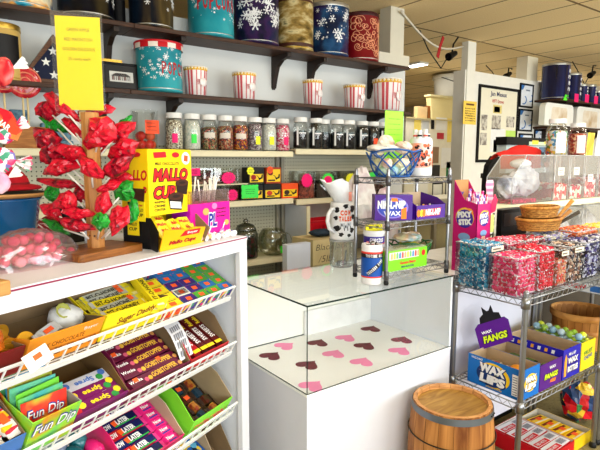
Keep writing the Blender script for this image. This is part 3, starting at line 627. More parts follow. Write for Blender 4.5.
for z in SZ:
    b=MB(); L=Matrix.Rotation(TILT,4,'X')
    for i in range(12): b.tube([L@Vector((-SW+.03,.012+i*.03,-.003)),L@Vector((-.05,.012+i*.03,-.003))],.002,5)
    for i in range(16): x=-SW+.06+i*.096; b.tube([L@Vector((x,.0,-.007)),L@Vector((x,.35,-.007))],.0025,5)
    ws=part('wire_shelf',b,WIRE,un); ws.matrix_local=T(0,.036,z-.010)
    RH=.054
    f=MB(); f.box(-SW+.03,-.062,-.007,.0,-.012,.006,0,L).box(-SW+.03,-.062,-.006,0,RH-.006,RH,0,L)
    n=int((SW-.1)/.0385)
    for i in range(n+1): x=-.073-i*.0385; f.add([(x-.0022,-.005,.004),(x+.0022,-.005,.004),(x+.0105,-.005,RH),(x+.006,-.005,RH),(x-.0022,-.002,.004),(x+.0022,-.002,.004),(x+.0105,-.002,RH),(x+.006,-.002,RH)],[(0,1,2,3),(7,6,5,4),(1,5,6,2),(0,3,7,4)],0,False,L)
    part('front_rail',f,WIRE,ws)
# ------------------------------------------------------------ helpers for packed goods
KRAFT=C((176,152,122),.7,var=.08); KIN=C((132,108,78),.8,var=.08); TAGO=C((255,98,40),.5,var=.02)
def carton(M,w,d,hf,hb,out,label,front=None,name='candy_carton',inn=None,cat='carton',mats=(),lipcut=0.):
    """open carton: local x width from 0, y depth from 0, z up; front panel hf, back hb"""
    t=thing(name,label,cat,M); inn=inn or KIN; k=.003; ms=[out,inn]+list(mats)
    part('bottom',MB().box(0,w,0,d,0,k,1),ms,t)
    f=MB().box(0,w,0,k,k,hf,[0,0,0,0,1,0])
    if front: front(f,w,hf)
    part('front_panel',f,ms,t)
    for x,ix in ((0,[0,0,0,1,0,0]),(w-k,[0,0,0,0,0,1])):
        b=MB(); P=[(k,k),(d-k,k),(d-k,hb),(d*.45,hb*.97),(k,hf)]
        F=frame((x,0,0),(0,1,0),(0,0,1)); b.prism(P,0,k,1 if x>0 else 0,F,0)
        if x>0: b.f[-len(P)-1]; 
        part('side_panel',b,[inn if x>0 else out,inn],t)
    part('back_panel',MB().box(0,w,d-k,d,k,hb,[0,0,1,0,0,0]),ms,t)
    return t
def FT(w,h,y=-.0008): return frame((w/2,y,h/2),(1,0,0),(0,0,1))     # lettering frame on a front panel
def bar_mesh(L,W,H,mats,deco=None,crimp=.012,name='wrapper'):
    """wrapped bar: length along x, crimped ends, printed top"""
    b=MB(); l=L/2-crimp; w=W/2
    rings=[(-L/2,w*.96,H*.42,H*.5),(-l,w*.92,H*.35,H*.55),(-l+.006,w,.0,H),(l-.006,w,.0,H),(l,w*.92,H*.35,H*.55),(L/2,w*.96,H*.42,H*.5)]
    vs=[];fs=[];ms=[]
    for x,ww,z0,z1 in rings: vs+=[(x,-ww,z0),(x,ww,z0),(x,ww*.93,z1),(x,-ww*.93,z1)]
    for i in range(len(rings)-1):
        for k in range(4): fs.append((i*4+k,i*4+(k+1)%4,(i+1)*4+(k+1)%4,(i+1)*4+k)); ms.append(1 if i in (0,4) else 0)
    fs+=[(3,2,1,0),tuple(len(vs)-4+k for k in range(4))]; ms+=[1,1]
    b.add(vs,fs,ms)
    if deco: deco(b,L,W,H)
    return b.mesh(name,mats)
def topF(x,y,z,ang=0.): return frame((x,y,z+.0009),(math.cos(ang),math.sin(ang),0),(-math.sin(ang),math.cos(ang),0))
def place(name,me,M,label,cat,group): 
    o=bpy.data.objects.new(name,me); LINK(o); o.matrix_world=M; return tag(o,label,cat,group)
def sticker(b,x,y,z,m,w=.014,h=.010): b.add([(x-w/2,y-h/2,z+.0016),(x+w/2,y-h/2,z+.0016),(x+w/2,y+h/2,z+.0016),(x-w/2,y+h/2,z+.0016)],[(0,1,2,3)],m)
DKTXT=C((30,20,20),.5); WTXT=C((245,245,245),.5,var=.01); YTXT=C((250,220,40),.5,var=.02)
# ============================================================ shelf one (top)
S=SF[0]
t=carton(S@T(-1.02,.014,0),.155,.155,.085,.05,C((120,24,24),.5),'dark red carton of foil coin bags at the end of the top wire shelf')
g=solo('coin_bag',MB().ball((0,0,0),.045,0,16,10,None,(1.3,1,.7),.12,R),NZ([(170,40,20),(230,120,30),(120,20,16)],20,.25,coat=.5),'crinkled red and gold bag of coins in the dark red carton','candy',S@T(-.945,.07,.075))
for i in range(7):
    solo('foil_coin',MB().cyl(.019,0,.004,20),C((206,150,40),.3,.7),'gold foil chocolate coin beside the crinkled coin bag','coin',S@T(-.893+.009*(i%3),.034+.012*i,.045+.004*i,0,rad(62),rad(12*(i%3)-10)),'gold foil coins in the dark red carton')
def ofront(f,w,h): 
    f.text('MILK CHOCOLATE',w*.62,h*.16,frame((w*.44,-.0008,h*.62),(1,0,0),(0,0,1)),2); f.text('Boyer',w*.2,h*.14,frame((w*.82,-.0008,h*.8),(1,0,0),(0,0,1)),3)
    for i in range(6): f.box(.012+i*w*.16,.012+i*w*.16+w*.09,-.0006,0,h*.2,h*.42,2)
carton(S@T(-.857,.014,0),.21,.155,.095,.05,C((240,150,36),.5),'orange carton holding a white wrapped treat on the top wire shelf',ofront,mats=[C((120,60,16),.5),WTXT])
solo('wrapped_treat',MB().ball((0,0,0),.042,0,16,10,None,(1.15,1,.8),.08,R).lathe([(.010,.034),(.018,.043),(.021,.042)],10,1,T(-.02,.02,0,0,.6)),[NZ([(236,236,234),(210,210,212),(60,60,66)],16,.4,pos=[.3,.56,.8]),C((160,160,70),.4)],'white wrapped treat lying in the orange carton','candy',S@T(-.695,.095,.045))
solo('candy_packet',bar_mesh(.085,.03,.012,[C((200,202,208),.35),C((210,210,214),.4),TAGO],lambda b,L,W,H:sticker(b,0,0,H,2,.03,.012)),None or C((200,202,208),.35),'silver packet with an orange sticker in the orange carton','candy',S@T(-.765,.05,.05,.3,.3)) if False else place('candy_packet',bar_mesh(.085,.03,.012,[C((200,202,208),.35),C((210,210,214),.4),TAGO],lambda b,L,W,H:sticker(b,0,0,H,2,.03,.012)),S@T(-.775,.06,.05,.35,.2),'silver packet with an orange sticker in the orange carton','candy',None)
solo('foil_coin',MB().cyl(.024,0,.005,22),C((214,160,44),.3,.7),'gold foil coin leaning at the edge of the orange carton','coin',S@T(-.83,.06,.045,0,rad(40)))
solo('price_card',MB().box(0,.062,0,.0015,-.026,.014,0).box(.022,.042,-.0006,0,-.008,.004,1),[PAPERW,TAGO],'white paper price card with an orange sticker clipped to the top wire rail','price card',MU@T(-.900,-.040,1.058,.05,rad(-25),rad(-14)))
def yfront(f,w,h): f.text('Sugar Daddy',w*.6,h*.3,frame((w*.5,-.0008,h*.66),(1,0,.08),(0,0,1)),2,.02,.2)
carton(S@T(-.64,.014,0),.235,.155,.095,.05,C((250,226,30),.45),'yellow carton of long yellow wrapped bars on the top wire shelf',yfront,mats=[C((130,30,24),.5)])
def ybar(b,L,W,H):
    b.text('BIT-O-HONEY',L*.58,W*.5,topF(-L*.08,0,H),2,.02); b.box(-L*.46,-L*.40,-W*.4,W*.4,H,H+.0006,3); b.box(L*.30,L*.42,-W*.4,W*.4,H,H+.0006,4)
YB=bar_mesh(.205,.032,.014,[C((246,222,28),.35),C((236,220,60),.4),C((40,30,20),.5),C((200,200,196),.4),C((250,240,160),.4),TAGO],ybar)
YB2=bar_mesh(.205,.032,.014,[C((190,190,176),.35),C((236,220,60),.4),C((40,30,20),.5),C((240,220,40),.4),C((236,220,40),.4),TAGO],lambda b,L,W,H:(ybar(b,L,W,H),sticker(b,L*.2,W*.3,H,5,.018,.02)))
for i in range(6): place('candy_bar',YB2 if i in (2,4,5) else YB,S@T(-.522+.004*(i%2),.033+.0235*i,.046-.0035*i,rad((-3,2,4,-2,3,5)[i])),'yellow wrapped candy bar with dark lettering, %s up from the front of the yellow carton'%ORD[i],'candy bar','yellow bars in the yellow carton')
for i in range(2): place('candy_bar',YB,S@T(-.424,.1,.062-.0*i+.016*(i-1),rad(72+9*i)),'yellow wrapped bar lying crosswise against the white cardboard divider, %s of two'%ORD[i],'candy bar','crosswise yellow bars')
solo('cardboard_divider',MB().prism([(0,0),(.155,0),(.155,.045),(.1,.055),(0,.06)],0,.003,0,frame((0,0,0),(0,1,0),(0,0,1))).box(.003,.004,0,.15,.0,.04,1),[C((224,222,214),.6),C((236,40,110),.5)],'white and pink carton wall between yellow bars and small boxes','carton',S@T(-.405,.014,.002))
def mini(top,fr,label,M,w=.060,d=.0355,h=.037,extra=None,group='mini candy boxes stacked on the top wire shelf'):
    b=MB(); b.box(0,w,0,d,0,h,[0,0,1,1,0,1])
    b.add([(w*.30,d*.28,h+.0008),(w*.66,d*.24,h+.0008),(w*.70,d*.68,h+.0008),(w*.33,d*.74,h+.0008)],[(0,1,2,3)],2)
    if extra: extra(b,w,d,h)
    return place('candy_box',b.mesh('box',[top,fr,TAGO,WTXT,DKTXT]),M,label,'candy box',group)
MY=C((246,226,40),.4); MOR=SP(((240,90,30),(250,150,40),(210,40,60),(250,200,60)),70,.4); MBL=C((40,110,180),.4); MGN=C((80,160,50),.4); MPU=C((64,40,120),.4); MMX=SP(((80,60,150),(230,60,130),(60,160,80),(250,220,80),(50,110,190)),80,.4)
for i in range(4): mini(MY,MOR,'yellow topped mini candy box with an orange sticker, %s from the front of its row'%ORD[i],S@T(-.392,.008+.037*i,.002,0),w=.075,extra=lambda b,w,d,h:b.box(w*.1,w*.9,d*.86,d*.9,h,h+.0006,4))
cols=[(-.310,['P','W','P','B','B']),(-.245,['G','P','P','B','B']),(-.178,['G','B','G','G','G']),(-.113,['B','G','G','G','B'])]
nm={'P':('purple',MPU),'B':('blue',MBL),'G':('green',MGN),'W':('barcode printed white',C((232,230,220),.4))}
for ci,(x,row) in enumerate(cols):
    for k,ch in enumerate(row):
        ex=(lambda b,w,d,h:[b.box(w*(.1+.07*j),w*(.13+.07*j),d*.15,d*.85,h+.0009,h+.0012,4) for j in range(12)]) if ch=='W' else None
        mini(nm[ch][1],MMX,'%s mini candy box, %s column from the yellow ones, %s from rail'%(nm[ch][0],ORD[ci],ORD[k]) if ch!='W' else 'mini candy box turned to show its barcode among the purple ones',S@T(x,.008+.037*k,.002,0),w=.062,extra=ex)
# ============================================================ shelf two
S=SF[1]
carton(S@T(-1.02,.014,0),.140,.22,.09,.10,C((70,120,190),.4),'blue edged carton of striped candy packs at the end of the middle wire shelf',mats=[])
SPK=SP(((230,230,226),(60,110,180),(240,200,40),(200,40,60),(90,50,40)),60,.35,stretch=(1,.3,1))
PK=bar_mesh(.17,.036,.016,[SPK,C((220,220,216),.4),TAGO],lambda b,L,W,H:sticker(b,-L*.2,0,H,2,.03,.02))
for i in range(3): place('candy_pack',PK,S@T(-.98+.038*i,.11,.05+.012*i,rad(96)),'striped multicoloured candy pack in the blue edged carton, %s from the frame edge'%ORD[i],'candy pack','striped packs in the blue edged carton')
FUNM=NZ([(60,150,210),(90,200,120),(150,220,50),(240,120,40),(220,40,50)],9,.4,2,coat=.3)
def fun(f,w,h): f.text('Fun Dip',w*.9,h*.42,frame((w*.5,-.002,h*.70),(1,0,.0),(0,0,1)),3,.03,.15); f.text('Fun Dip',w*.86,h*.36,frame((w*.5,-.0028,h*.70),(1,0,.0),(0,0,1)),2,.01,.15)
carton(S@T(-.873,.012,0),.132,.22,.118,.10,FUNM,'open carton of sherbet dip packets with lime green and blue front',fun,mats=[WTXT,C((40,60,150),.4)],inn=C((150,150,140),.7))
def packet(front,label,M,txt=False,w=.118,h=.098,g='sherbet dip packets standing in their carton'):
    b=MB(); n=6; vs=[];fs=[]
    for j in range(n+1):
        y=h*j/n; th=.0035*math.sin(math.pi*j/n)+.0006
        for i in range(n+1):
            x=-w/2+w*i/n; bl=math.sin(math.pi*i/n)**.5 if 0<i<n else 0.05; vs.append((x,-th*bl-.0004,y))
        for i in range(n+1):
            x=-w/2+w*i/n; bl=math.sin(math.pi*i/n)**.5 if 0<i<n else 0.05; vs.append((x,th*bl+.0004,y))
    r=n+1
    for j in range(n):
        for i in range(n):
            a=j*2*r+i; fs.append((a,a+1,a+2*r+1,a+2*r)); a+=r; fs.append((a+1,a,a+2*r,a+2*r+1))
    b.add(vs,fs,0); ex=[front]
    if txt: 
        b.text('Fun Dip',w*.84,h*.34,frame((0,-.0052,h*.62),(1,0,.0),(0,0,1)),2,.03,.15); b.text('Fun Dip',w*.8,h*.28,frame((0,-.006,h*.62),(1,0,.0),(0,0,1)),1,.01,.15)
    return place('sherbet_packet',b.mesh('packet',[front,WTXT,C((40,60,150),.4)]),M,label,'candy packet',g)
PC=[('green and red',NZ([(120,210,50),(230,60,40),(210,30,40)],14,.35,2,coat=.3)),('teal and lime',NZ([(40,150,170),(120,210,60)],16,.35,2,coat=.3)),('lime',C((110,200,60),.35,coat=.3)),('lime and blue',NZ([(120,210,60),(60,160,200)],12,.35,2,coat=.3)),('red and lime',NZ([(200,40,50),(130,210,60)],10,.35,2,coat=.3)),
    ('blue',NZ([(50,150,200),(80,170,210)],12,.35,2,coat=.3)),('lime and teal',NZ([(110,200,60),(40,160,160)],12,.35,2,coat=.3)),('blue and green',NZ([(40,130,200),(120,210,60)],8,.35,2,coat=.3)),('pale blue and white',NZ([(120,180,210),(220,226,226)],12,.35,2,coat=.3)),('bright green',C((90,200,60),.35,coat=.3))]
for i,(c_,m_) in enumerate(PC): packet(m_,'%s sherbet dip packet, %s behind the lettered carton front'%(c_,ORD[i]),S@T(-.806+.004*(i%3-1),.022+.0165*i,.034+.0015*i,rad(-3+3*(i%3)),rad(-30)),i==0)
SPRE=SP(((120,20,90),(150,30,110),(110,20,80),(230,190,50),(140,30,100),(60,140,60),(240,240,230)),55,.35,coat=.3)
carton(S@T(-.738,.012,0),.172,.22,.06,.09,C((120,24,96),.45),'half empty purple fronted carton with three long candy boxes, cardboard inside showing',inn=C((112,84,48),.75))
def spr(b,L,W,H):
    b.text('Spree',L*.36,W*.62,topF(L*.04,0,H,math.pi),2,.03)
    for k,(x,y) in enumerate(((-.3,.1),(.33,-.15),(-.42,-.2),(.42,.2))): b.prism([(.011*math.cos(a*.785)+x*L,.011*math.sin(a*.785)+y*W) for a in range(8)],H,H+.0008,(2,3,4,2)[k])
def cbox(L,W,H,mats,deco): 
    b=MB().box(-L/2,L/2,-W/2,W/2,0,H,[0,0,1,1,0,1]); deco(b,L,W,H); return b.mesh('box',mats)
CB=cbox(.162,.036,.022,[C((118,24,92),.35),SPRE,YTXT,C((50,150,70),.4),C((220,40,60),.4)],spr)
CBw=cbox(.162,.036,.022,[C((206,204,214),.35),SPRE,C((80,120,200),.4),C((50,150,70),.4),C((240,150,40),.4)],spr)
for i in range(3): place('candy_box',(CB,CB,CBw)[i],S@T(-.652,.034+.037*i,.03+.0*i,rad(-1)),'long purple candy box in the half empty carton, %s from the rail'%ORD[i] if i<2 else 'long pale candy box with coloured dots behind two purple ones','candy box','long candy boxes in the half empty carton')
carton(S@T(-.563,.012,0),.265,.22,.05,.10,C((110,20,60),.45),'maroon carton of dark wrapped bars with gold lettering on the middle wire shelf')
PB=C((96,18,52),.3,coat=.3)
def gob(b,L,W,H): 
    b.text('Wonka',L*.2,W*.3,topF(-L*.33,.15*W,H),2,.02); b.text('GOBSTOPPER',L*.44,W*.5,topF(L*.14,0,H),3,.03)
    for x,m in ((-.18,4),(-.12,3),(.42,5)): b.prism([(.008*math.cos(a*.785)+x*L,.008*math.sin(a*.785)-W*.12) for a in range(8)],H,H+.0008,m)
GM=[PB,SP(((96,18,52),(140,40,80),(180,120,60),(60,10,40)),90,.3),WTXT,C((226,178,60),.45),C((210,90,120),.4),C((200,140,80),.4),TAGO]
GB=[bar_mesh(.245,.036,.02,GM,(lambda k:lambda b,L,W,H:(gob(b,L,W,H),sticker(b,(.0,.02,-.04)[k]*2,W*.25,H,6,.017,.014) if k else None))(k)) for k in range(3)]
for i in range(6): place('candy_bar',GB[(2,1,0,2,0,1)[i]],S@T(-.431+.003*(i%2),.036+.036*i,.024+.002*i,rad((1,-2,2,-1,1,0)[i]),rad(8)),'maroon bar with gold lettering in the maroon carton, %s up from the rail'%ORD[i],'candy bar','maroon bars in the maroon carton')
redc=carton(S@T(-.293,.012,0),.205,.22,.05,.10,C((206,40,50),.45),'red carton of dark red bars with white flap on the middle wire shelf')
def sw(b,L,W,H): b.text('Rolo',L*.2,W*.55,topF(-L*.26,0,H,math.pi),2,.03); b.text('SWEETS',L*.36,W*.6,topF(L*.08,0,H,math.pi),3,.03); b.box(L*.36,L*.43,-W*.45,W*.45,H,H+.0008,2)
RB=bar_mesh(.19,.037,.02,[C((92,20,22),.3,coat=.3),C((60,14,16),.35),YTXT,WTXT],sw); RB2=bar_mesh(.19,.037,.02,[C((180,24,34),.3,coat=.3),C((120,20,24),.35),YTXT,WTXT],sw)
for i in range(4): place('candy_bar',(RB2,RB,RB,RB)[i],S@T(-.235+.041*i,.117,.02,rad(-90+(3,2,-2,0)[i]),0,0),'dark red bar lying up the slope of the red carton, %s from its white flap'%ORD[i],'candy bar','dark red bars in the red carton')
fl=MB(); n=8
for i in range(n): 
    a0=i/n;a1=(i+1)/n; f_=lambda a:(.02+.2*a,.06*math.sin(a*2.6)+.012)
    (y0,z0),(y1,z1)=f_(a0),f_(a1); fl.quad((0,y0,z0),(.056,y0,z0+.01),(.056,y1,z1+.01),(0,y1,z1),0 if a0<.55 else 1); 
    if i<4:
        for k in range(5): fl.quad((.008+.008*k,y0+.004,z0+.0035+.0016*k),(.013+.008*k,y0+.004,z0+.0045+.0016*k),(.013+.008*k,y1-.004,z1+.0045+.0016*k),(.008+.008*k,y1-.004,z1+.0035+.0016*k),2)
part('carton_flap',fl,[C((214,214,220),.5),C((240,40,70),.45),C((120,120,128),.5)],redc,'curled white and red printed flap').matrix_local=T(-.029,0,.03)
# ============================================================ shelf three
S=SF[2]
EG=[('pink',C((232,36,120),.25,coat=.5)),('teal',C((30,110,120),.25,coat=.5)),('dark blue',C((28,52,96),.25,coat=.5)),('clear grey',C((112,126,150),.2,coat=.6))]
eggs=[(-.735,.03,0),(-.68,.028,2),(-.63,.03,0),(-.755,.085,2),(-.70,.08,0),(-.645,.082,3),(-.60,.07,0),(-.72,.14,2),(-.665,.135,1),(-.61,.125,0),(-.69,.19,3),(-.63,.18,1)]
cnt={}
for x,y,k in eggs:
    cnt[k]=cnt.get(k,0)+1; b=MB(); b.lathe([(0,-.034),(.012,-.031),(.022,-.021),(.026,-.008),(.0265,.0),(.024,.014),(.017,.029),(.008,.038),(0,.041)],20,0); b.lathe([(.0262,-.003),(.0278,0),(.0262,.003)],20,0)
    solo('plastic_egg',b,EG[k][1],'%s plastic egg on the lower wire shelf, %s of its colour from the rail'%(EG[k][0],ORD[cnt[k]-1]),'egg',S@T(x,y,.05,R.uniform(-.4,.4),rad(-70),R.uniform(-.3,.3)),'plastic eggs on the lower wire shelf')
t=carton(S@T(-.572,.012,0),.235,.25,.05,.09,C((224,30,110),.45),'pink edged carton packed with striped taffy bars on the lower wire shelf',inn=C((186,166,140),.7))
def nl(c1,c2):
    def d(b,L,W,H):
        b.box(-L*.1,L*.46,-W*.44,W*.44,H,H+.0006,2); b.text('NOW',L*.23,W*.55,topF(-L*.30,0,H),3,.05); b.text('LATER',L*.30,W*.55,topF(L*.10,0,H+.0006),3,.05); b.box(-L*.12,L*.42,-W*.40,-W*.3,H,H+.0013,4)
        b.add([(-L*.14,-W*.3,H+.0014),(-L*.02,-W*.2,H+.0014),(-L*.03,W*.35,H+.0014),(-L*.16,W*.25,H+.0014)],[(0,1,2,3)],5)
    return bar_mesh(.150,.034,.02,[C(c1,.35),C((230,40,130),.35),C(c2,.35),WTXT,C((60,190,70),.4),TAGO],d)
NL=[nl((200,24,40),(24,30,90)),nl((24,34,100),(20,24,70)),nl((226,40,120),(26,30,90))]
for i in range(7):
    place('taffy_bar',NL[(1,0,1,0,1,0,2)[i]],S@T(-.492,.032+.034*i,.02+.003*i,rad(-1)),'striped taffy bar with white block lettering, %s up from the rail beside the eggs'%ORD[i],'candy bar','lettered taffy bars in the pink edged carton')
PKB=bar_mesh(.075,.034,.02,[C((232,36,130),.35),C((230,60,140),.4),WTXT,C((60,60,150),.4)],lambda b,L,W,H:(b.text('Now',L*.4,W*.4,topF(0,.1*W,H),2,.03),b.box(-L*.2,L*.25,-W*.35,-W*.2,H,H+.0008,3)))
for i in range(7): place('taffy_bar',PKB,S@T(-.378,.032+.034*i,.02+.003*i,rad(-1)),'short pink taffy bar against the cardboard wall, %s up from the rail'%ORD[i],'candy bar','short pink taffy bars in the pink edged carton')
def gfr(f,w,h): f.box(w*.1,w*.9,-.0006,0,h*.3,h*.6,2)
carton(S@T(-.31,.012,0),.215,.22,.085,.125,C((130,220,50),.45),'lime green carton of dark foil sweets on the lower wire shelf',gfr,mats=[SP(((240,120,60),(130,220,50),(230,60,60)),80,.4)],inn=C((170,148,116),.75))
q=random.Random(5); CH_=[NZ([(24,16,16),(90,30,24),(40,60,30),(20,20,30)],30,.3,3,coat=.4),NZ([(20,30,50),(30,60,80),(20,20,24)],30,.3,3,coat=.4),NZ([(60,20,20),(150,50,30),(190,140,50),(30,20,20)],30,.3,3,coat=.4)]
for i in range(5):
    for k in range(3):
        b=bar_mesh(.058,.042,.018,[CH_[(i+k)%3],C((60,40,30),.3),TAGO],(lambda b,L,W,H:sticker(b,0,0,H,2,.022,.018)) if (i,k) in ((4,1),(3,1),(2,1)) else None)
        place('foil_sweet',b,S@T(-.268+.065*k,.04+.044*i,.012+.006*q.random(),q.uniform(-.2,.2)),'dark foil sweet %sin the lime carton, row %s up, %s across'%('with orange sticker ' if (i,k) in ((4,1),(3,1),(2,1)) else '',ORD[i],ORD[k]),'candy','dark foil sweets in the lime green carton')
# shelf four, just showing
S=SF[3]
place('candy_box',MB().box(0,.14,0,.2,0,.07,[0,0,1,0,0,0]).box(.01,.13,.03,.17,.07,.0712,1).mesh('box',[C((30,90,170),.4),SP(((30,90,170),(20,40,60),(220,190,60),(90,170,210)),60,.4)]),S@T(-.30,.03,.002),'blue printed candy box at the bottom of the display unit','candy box',None)
carton(S@T(-.155,.02,0),.095,.24,.05,.12,KRAFT,'plain brown carton next to the blue box at the bottom of the display unit')
# ============================================================ things standing on the display unit
PINE=WOOD((150,92,40),(204,146,80),3,(6,6,.8),.45); OAKB=WOOD((104,58,20),(158,98,42),3,(1,9,9),.4); PALE=WOOD((170,120,62),(206,156,92),3,(1,8,8),.5)
pc=AZ(96.5,247,UZ+.022); TD=(pc-CAM).dot(_f3)
tl=MUi@pc
t=thing('lollipop_tree','octagonal wooden post on a flat board, holding candy apple lollipops','display stand',MU@T(tl.x,tl.y,UZ+.0005))
bd=MB(); pts=[(-.115,-.07),(-.105,-.078),(.105,-.078),(.115,-.07),(.115,.07),(.105,.08),(-.105,.08),(-.115,.07)]; bd.prism(pts,0,.022); part('base_board',bd,OAKB,t,bev=.004)
PH=AP(96,113,pc,_fw).z-UZ
po=MB(); po.prism([(.0255*math.cos(math.pi/8+k*math.pi/4),.0255*math.sin(math.pi/8+k*math.pi/4)) for k in range(8)],.022,PH)
q=random.Random(2)
for i in range(26): 
    a=q.uniform(-3.1,-.1); po.cyl(.003,0,.0006,6,1,frame((.0238*math.cos(a),.0238*math.sin(a),q.uniform(.05,PH-.03)),(-math.sin(a),math.cos(a),0),(0,0,1)))
part('post',po,[PINE,C((60,36,18),.7)],t)
# yellow price sheet in a sleeve on top of the post
so=AP(80,62,pc+_fw*.032,_fw)
def sp(px,py): return AP(px,py,so,_fw)
p0,p1=sp(61.5,112),sp(102.5,108); p2=sp(100,24.5); p3=sp(59.5,18.5)
ex=_rt+_fw*.22; M=frame(((p0.x+p1.x)/2,(p0.y+p1.y)/2,(p0.z+p1.z)/2),ex,Vector((0,0,1))+_rt*-.03); 
w=(p1-p0).length; h=(p3-p0).length
t=thing('price_sheet','bright yellow apple price sheet in a clear sleeve above the lollipop tree','sign',M)
sh=MB().box(-w/2,w/2,0,h,-.0004,.0004,0)
for i,(s,ww) in enumerate((('GREEN APPLE',.5),('RED MACINTOSH',.62),('GOLDEN DELICIOUS',.72),('25 cents each',.5))): sh.text(s,w*ww,h*.034,T(0,h*(.86-.103*i),.0008),1,.0)
part('sheet',sh,[C((252,226,10),.5,var=.01),C((120,98,10),.6)],t)
part('sleeve',MB().quad((-w/2-.012,-.005,.0022),(w/2+.006,-.005,.0022),(w/2+.006,h+.014,.0022),(-w/2-.012,h+.014,.0022)).quad((-w/2-.012,-.005,-.0016),(w/2+.006,-.005,-.0016),(w/2+.006,h+.014,-.0016),(-w/2-.012,h+.014,-.0016)),GLASS((248,248,250),.015,.05,.025),t)
part('clip',MB().box(-.009,.009,-.04,.012,-.006,-.002).box(-.006,.006,-.04,-.02,-.03,-.002),C((190,160,110),.5),t)
# lollipops : px, py, width px, height px, tilt deg, colour, depth offset
LOL=[(61,106,38,15,38,'r',-.02),(47,110,20,22,20,'d',.0),(95,111,31,15,-8,'r',.03),(53,124,27,14,28,'g',.02),(47,139,25,25,30,'d',-.03),(73,128,24,12,45,'r',.0),(100,133,32,33,-40,'r',-.08),
(120,132,27,22,-35,'r',.02),(125,122,17,9,-38,'g',.06),(53,152,25,26,-20,'d',-.03),(71,152,27,17,12,'r',-.06),(124,150,27,25,-30,'r',-.01),(61,167,32,18,-14,'r',-.05),(91,168,27,18,40,'r',-.09),
(118,166,29,20,-32,'d',-.03),(60,183,38,11,8,'d',.0),(66,202,21,23,-15,'r',-.05),(53,194,16,17,40,'g',.03),(110,186,22,11,-22,'r',-.06),(125,191,19,22,-50,'g',.01),(103,203,14,26,18,'r',-.08),
(79,213,30,12,6,'r',-.07),(52,211,20,17,35,'r',.02),(76,225,30,14,14,'d',-.06),(101,221,15,19,10,'g',-.09),(119,219,17,34,28,'r',-.06),(132,211,12,26,10,'g',.04),(57,227,26,10,30,'g',.03),(81,195,14,16,30,'d',-.0),(120,179,22,14,-20,'r',.03),(98,150,16,12,-30,'d',.05)]
LM={'r':NZ([(80,4,18),(188,8,32),(222,20,52),(170,6,28)],26,.3,3,coat=.25,dist=1.5,bump=.4),'d':NZ([(50,6,22),(120,8,28),(206,18,46),(150,8,30)],20,.3,3,coat=.25,dist=1.5,bump=.4),'g':NZ([(4,50,16),(14,120,30),(36,164,52),(8,84,24)],26,.3,3,coat=.25,dist=1.5,bump=.4)}
STK=C((238,234,224),.6,var=.01)
cnt={}; order=sorted(range(len(LOL)),key=lambda i:LOL[i][1]); lab={}
for i in order:
    px=LOL[i][0]; c='green' if LOL[i][5]=='g' else 'red'
    s='on the blue tub side' if px<70 else ('on the yellow box side' if px>108 else 'in front of the post')
    k=(c,s); cnt[k]=cnt.get(k,0)+1; lab[i]='%s cellophane wrapped apple lollipop, %s from the top %s'%(c,ORD[cnt[k]-1],s)
for i,(px,py,wp,hp,tl_,c,e) in enumerate(LOL):
    P=AP(px,py,pc+_f3*e,_f3); k=(TD+e)/FPX; w,h=wp*k,hp*k
    rg=random.Random(100+i); a=rad(-tl_)
    Q=Matrix((_rt,_up,-_f3)).transposed().to_4x4(); Q.translation=P
    t=thing('lollipop',lab[i],'lollipop',Q,'apple lollipops stuck in the wooden tree')
    # wrapper: a crumpled lens with drawn-out corners at both ends of its long axis
    b=MB(); nu,nv=13,5; w*=1.04; h*=1.05; vs=[];fs=[]; ph=[rg.uniform(0,6.28) for _ in range(5)]
    for side in (1,-1):
        base=len(vs)
        for j in range(nv):
            r=j/(nv-1)
            for u in range(nu):
                th=2*math.pi*u/nu
                kx=1+.10*math.sin(3*th+ph[0])+.09*math.sin(5*th+ph[1])+.34*abs(math.cos(th))**8-.12; 
                x=w/2*r*kx*math.cos(th)*(1.0); y=h/2*r*kx*math.sin(th)
                z=side*.32*min(w,h)*math.sqrt(max(0,1-r*r))*(1+.2*math.sin(4*th+ph[2]))+.06*w*r*r*math.sin(2*th+ph[3])+(rg.uniform(-.05,.05)*min(w,h) if 0<j<nv-1 else 0)
                if 0<j: x+=rg.uniform(-.04,.04)*w; y+=rg.uniform(-.05,.05)*h
                vs.append((x*math.cos(a)-y*math.sin(a),x*math.sin(a)+y*math.cos(a),z))
        for j in range(nv-1):
            for u in range(nu):
                v2=(u+1)%nu; f=(base+j*nu+u,base+j*nu+v2,base+(j+1)*nu+v2,base+(j+1)*nu+u); fs.append(f if side==1 else f[::-1])
    b.add(vs,fs,0,False); part('wrapped_candy',b,LM[c],t)
    # stick from the wrapper down to the post
    ax=Vector((pc.x,pc.y,0)); hp_=Vector((P.x,P.y,0)); d=hp_-ax
    if d.length<.02: d=-_fw*.05
    root=ax+d.normalized()*.0245; L_=max(.03,(hp_-root).length); root.z=max(UZ+.05,min(UZ+PH-.03,P.z-.55*L_-.035))
    b=MB(); b.bar(Q.inverted()@root,(0,0,0),.0028,7); part('stick',b,STK,t)
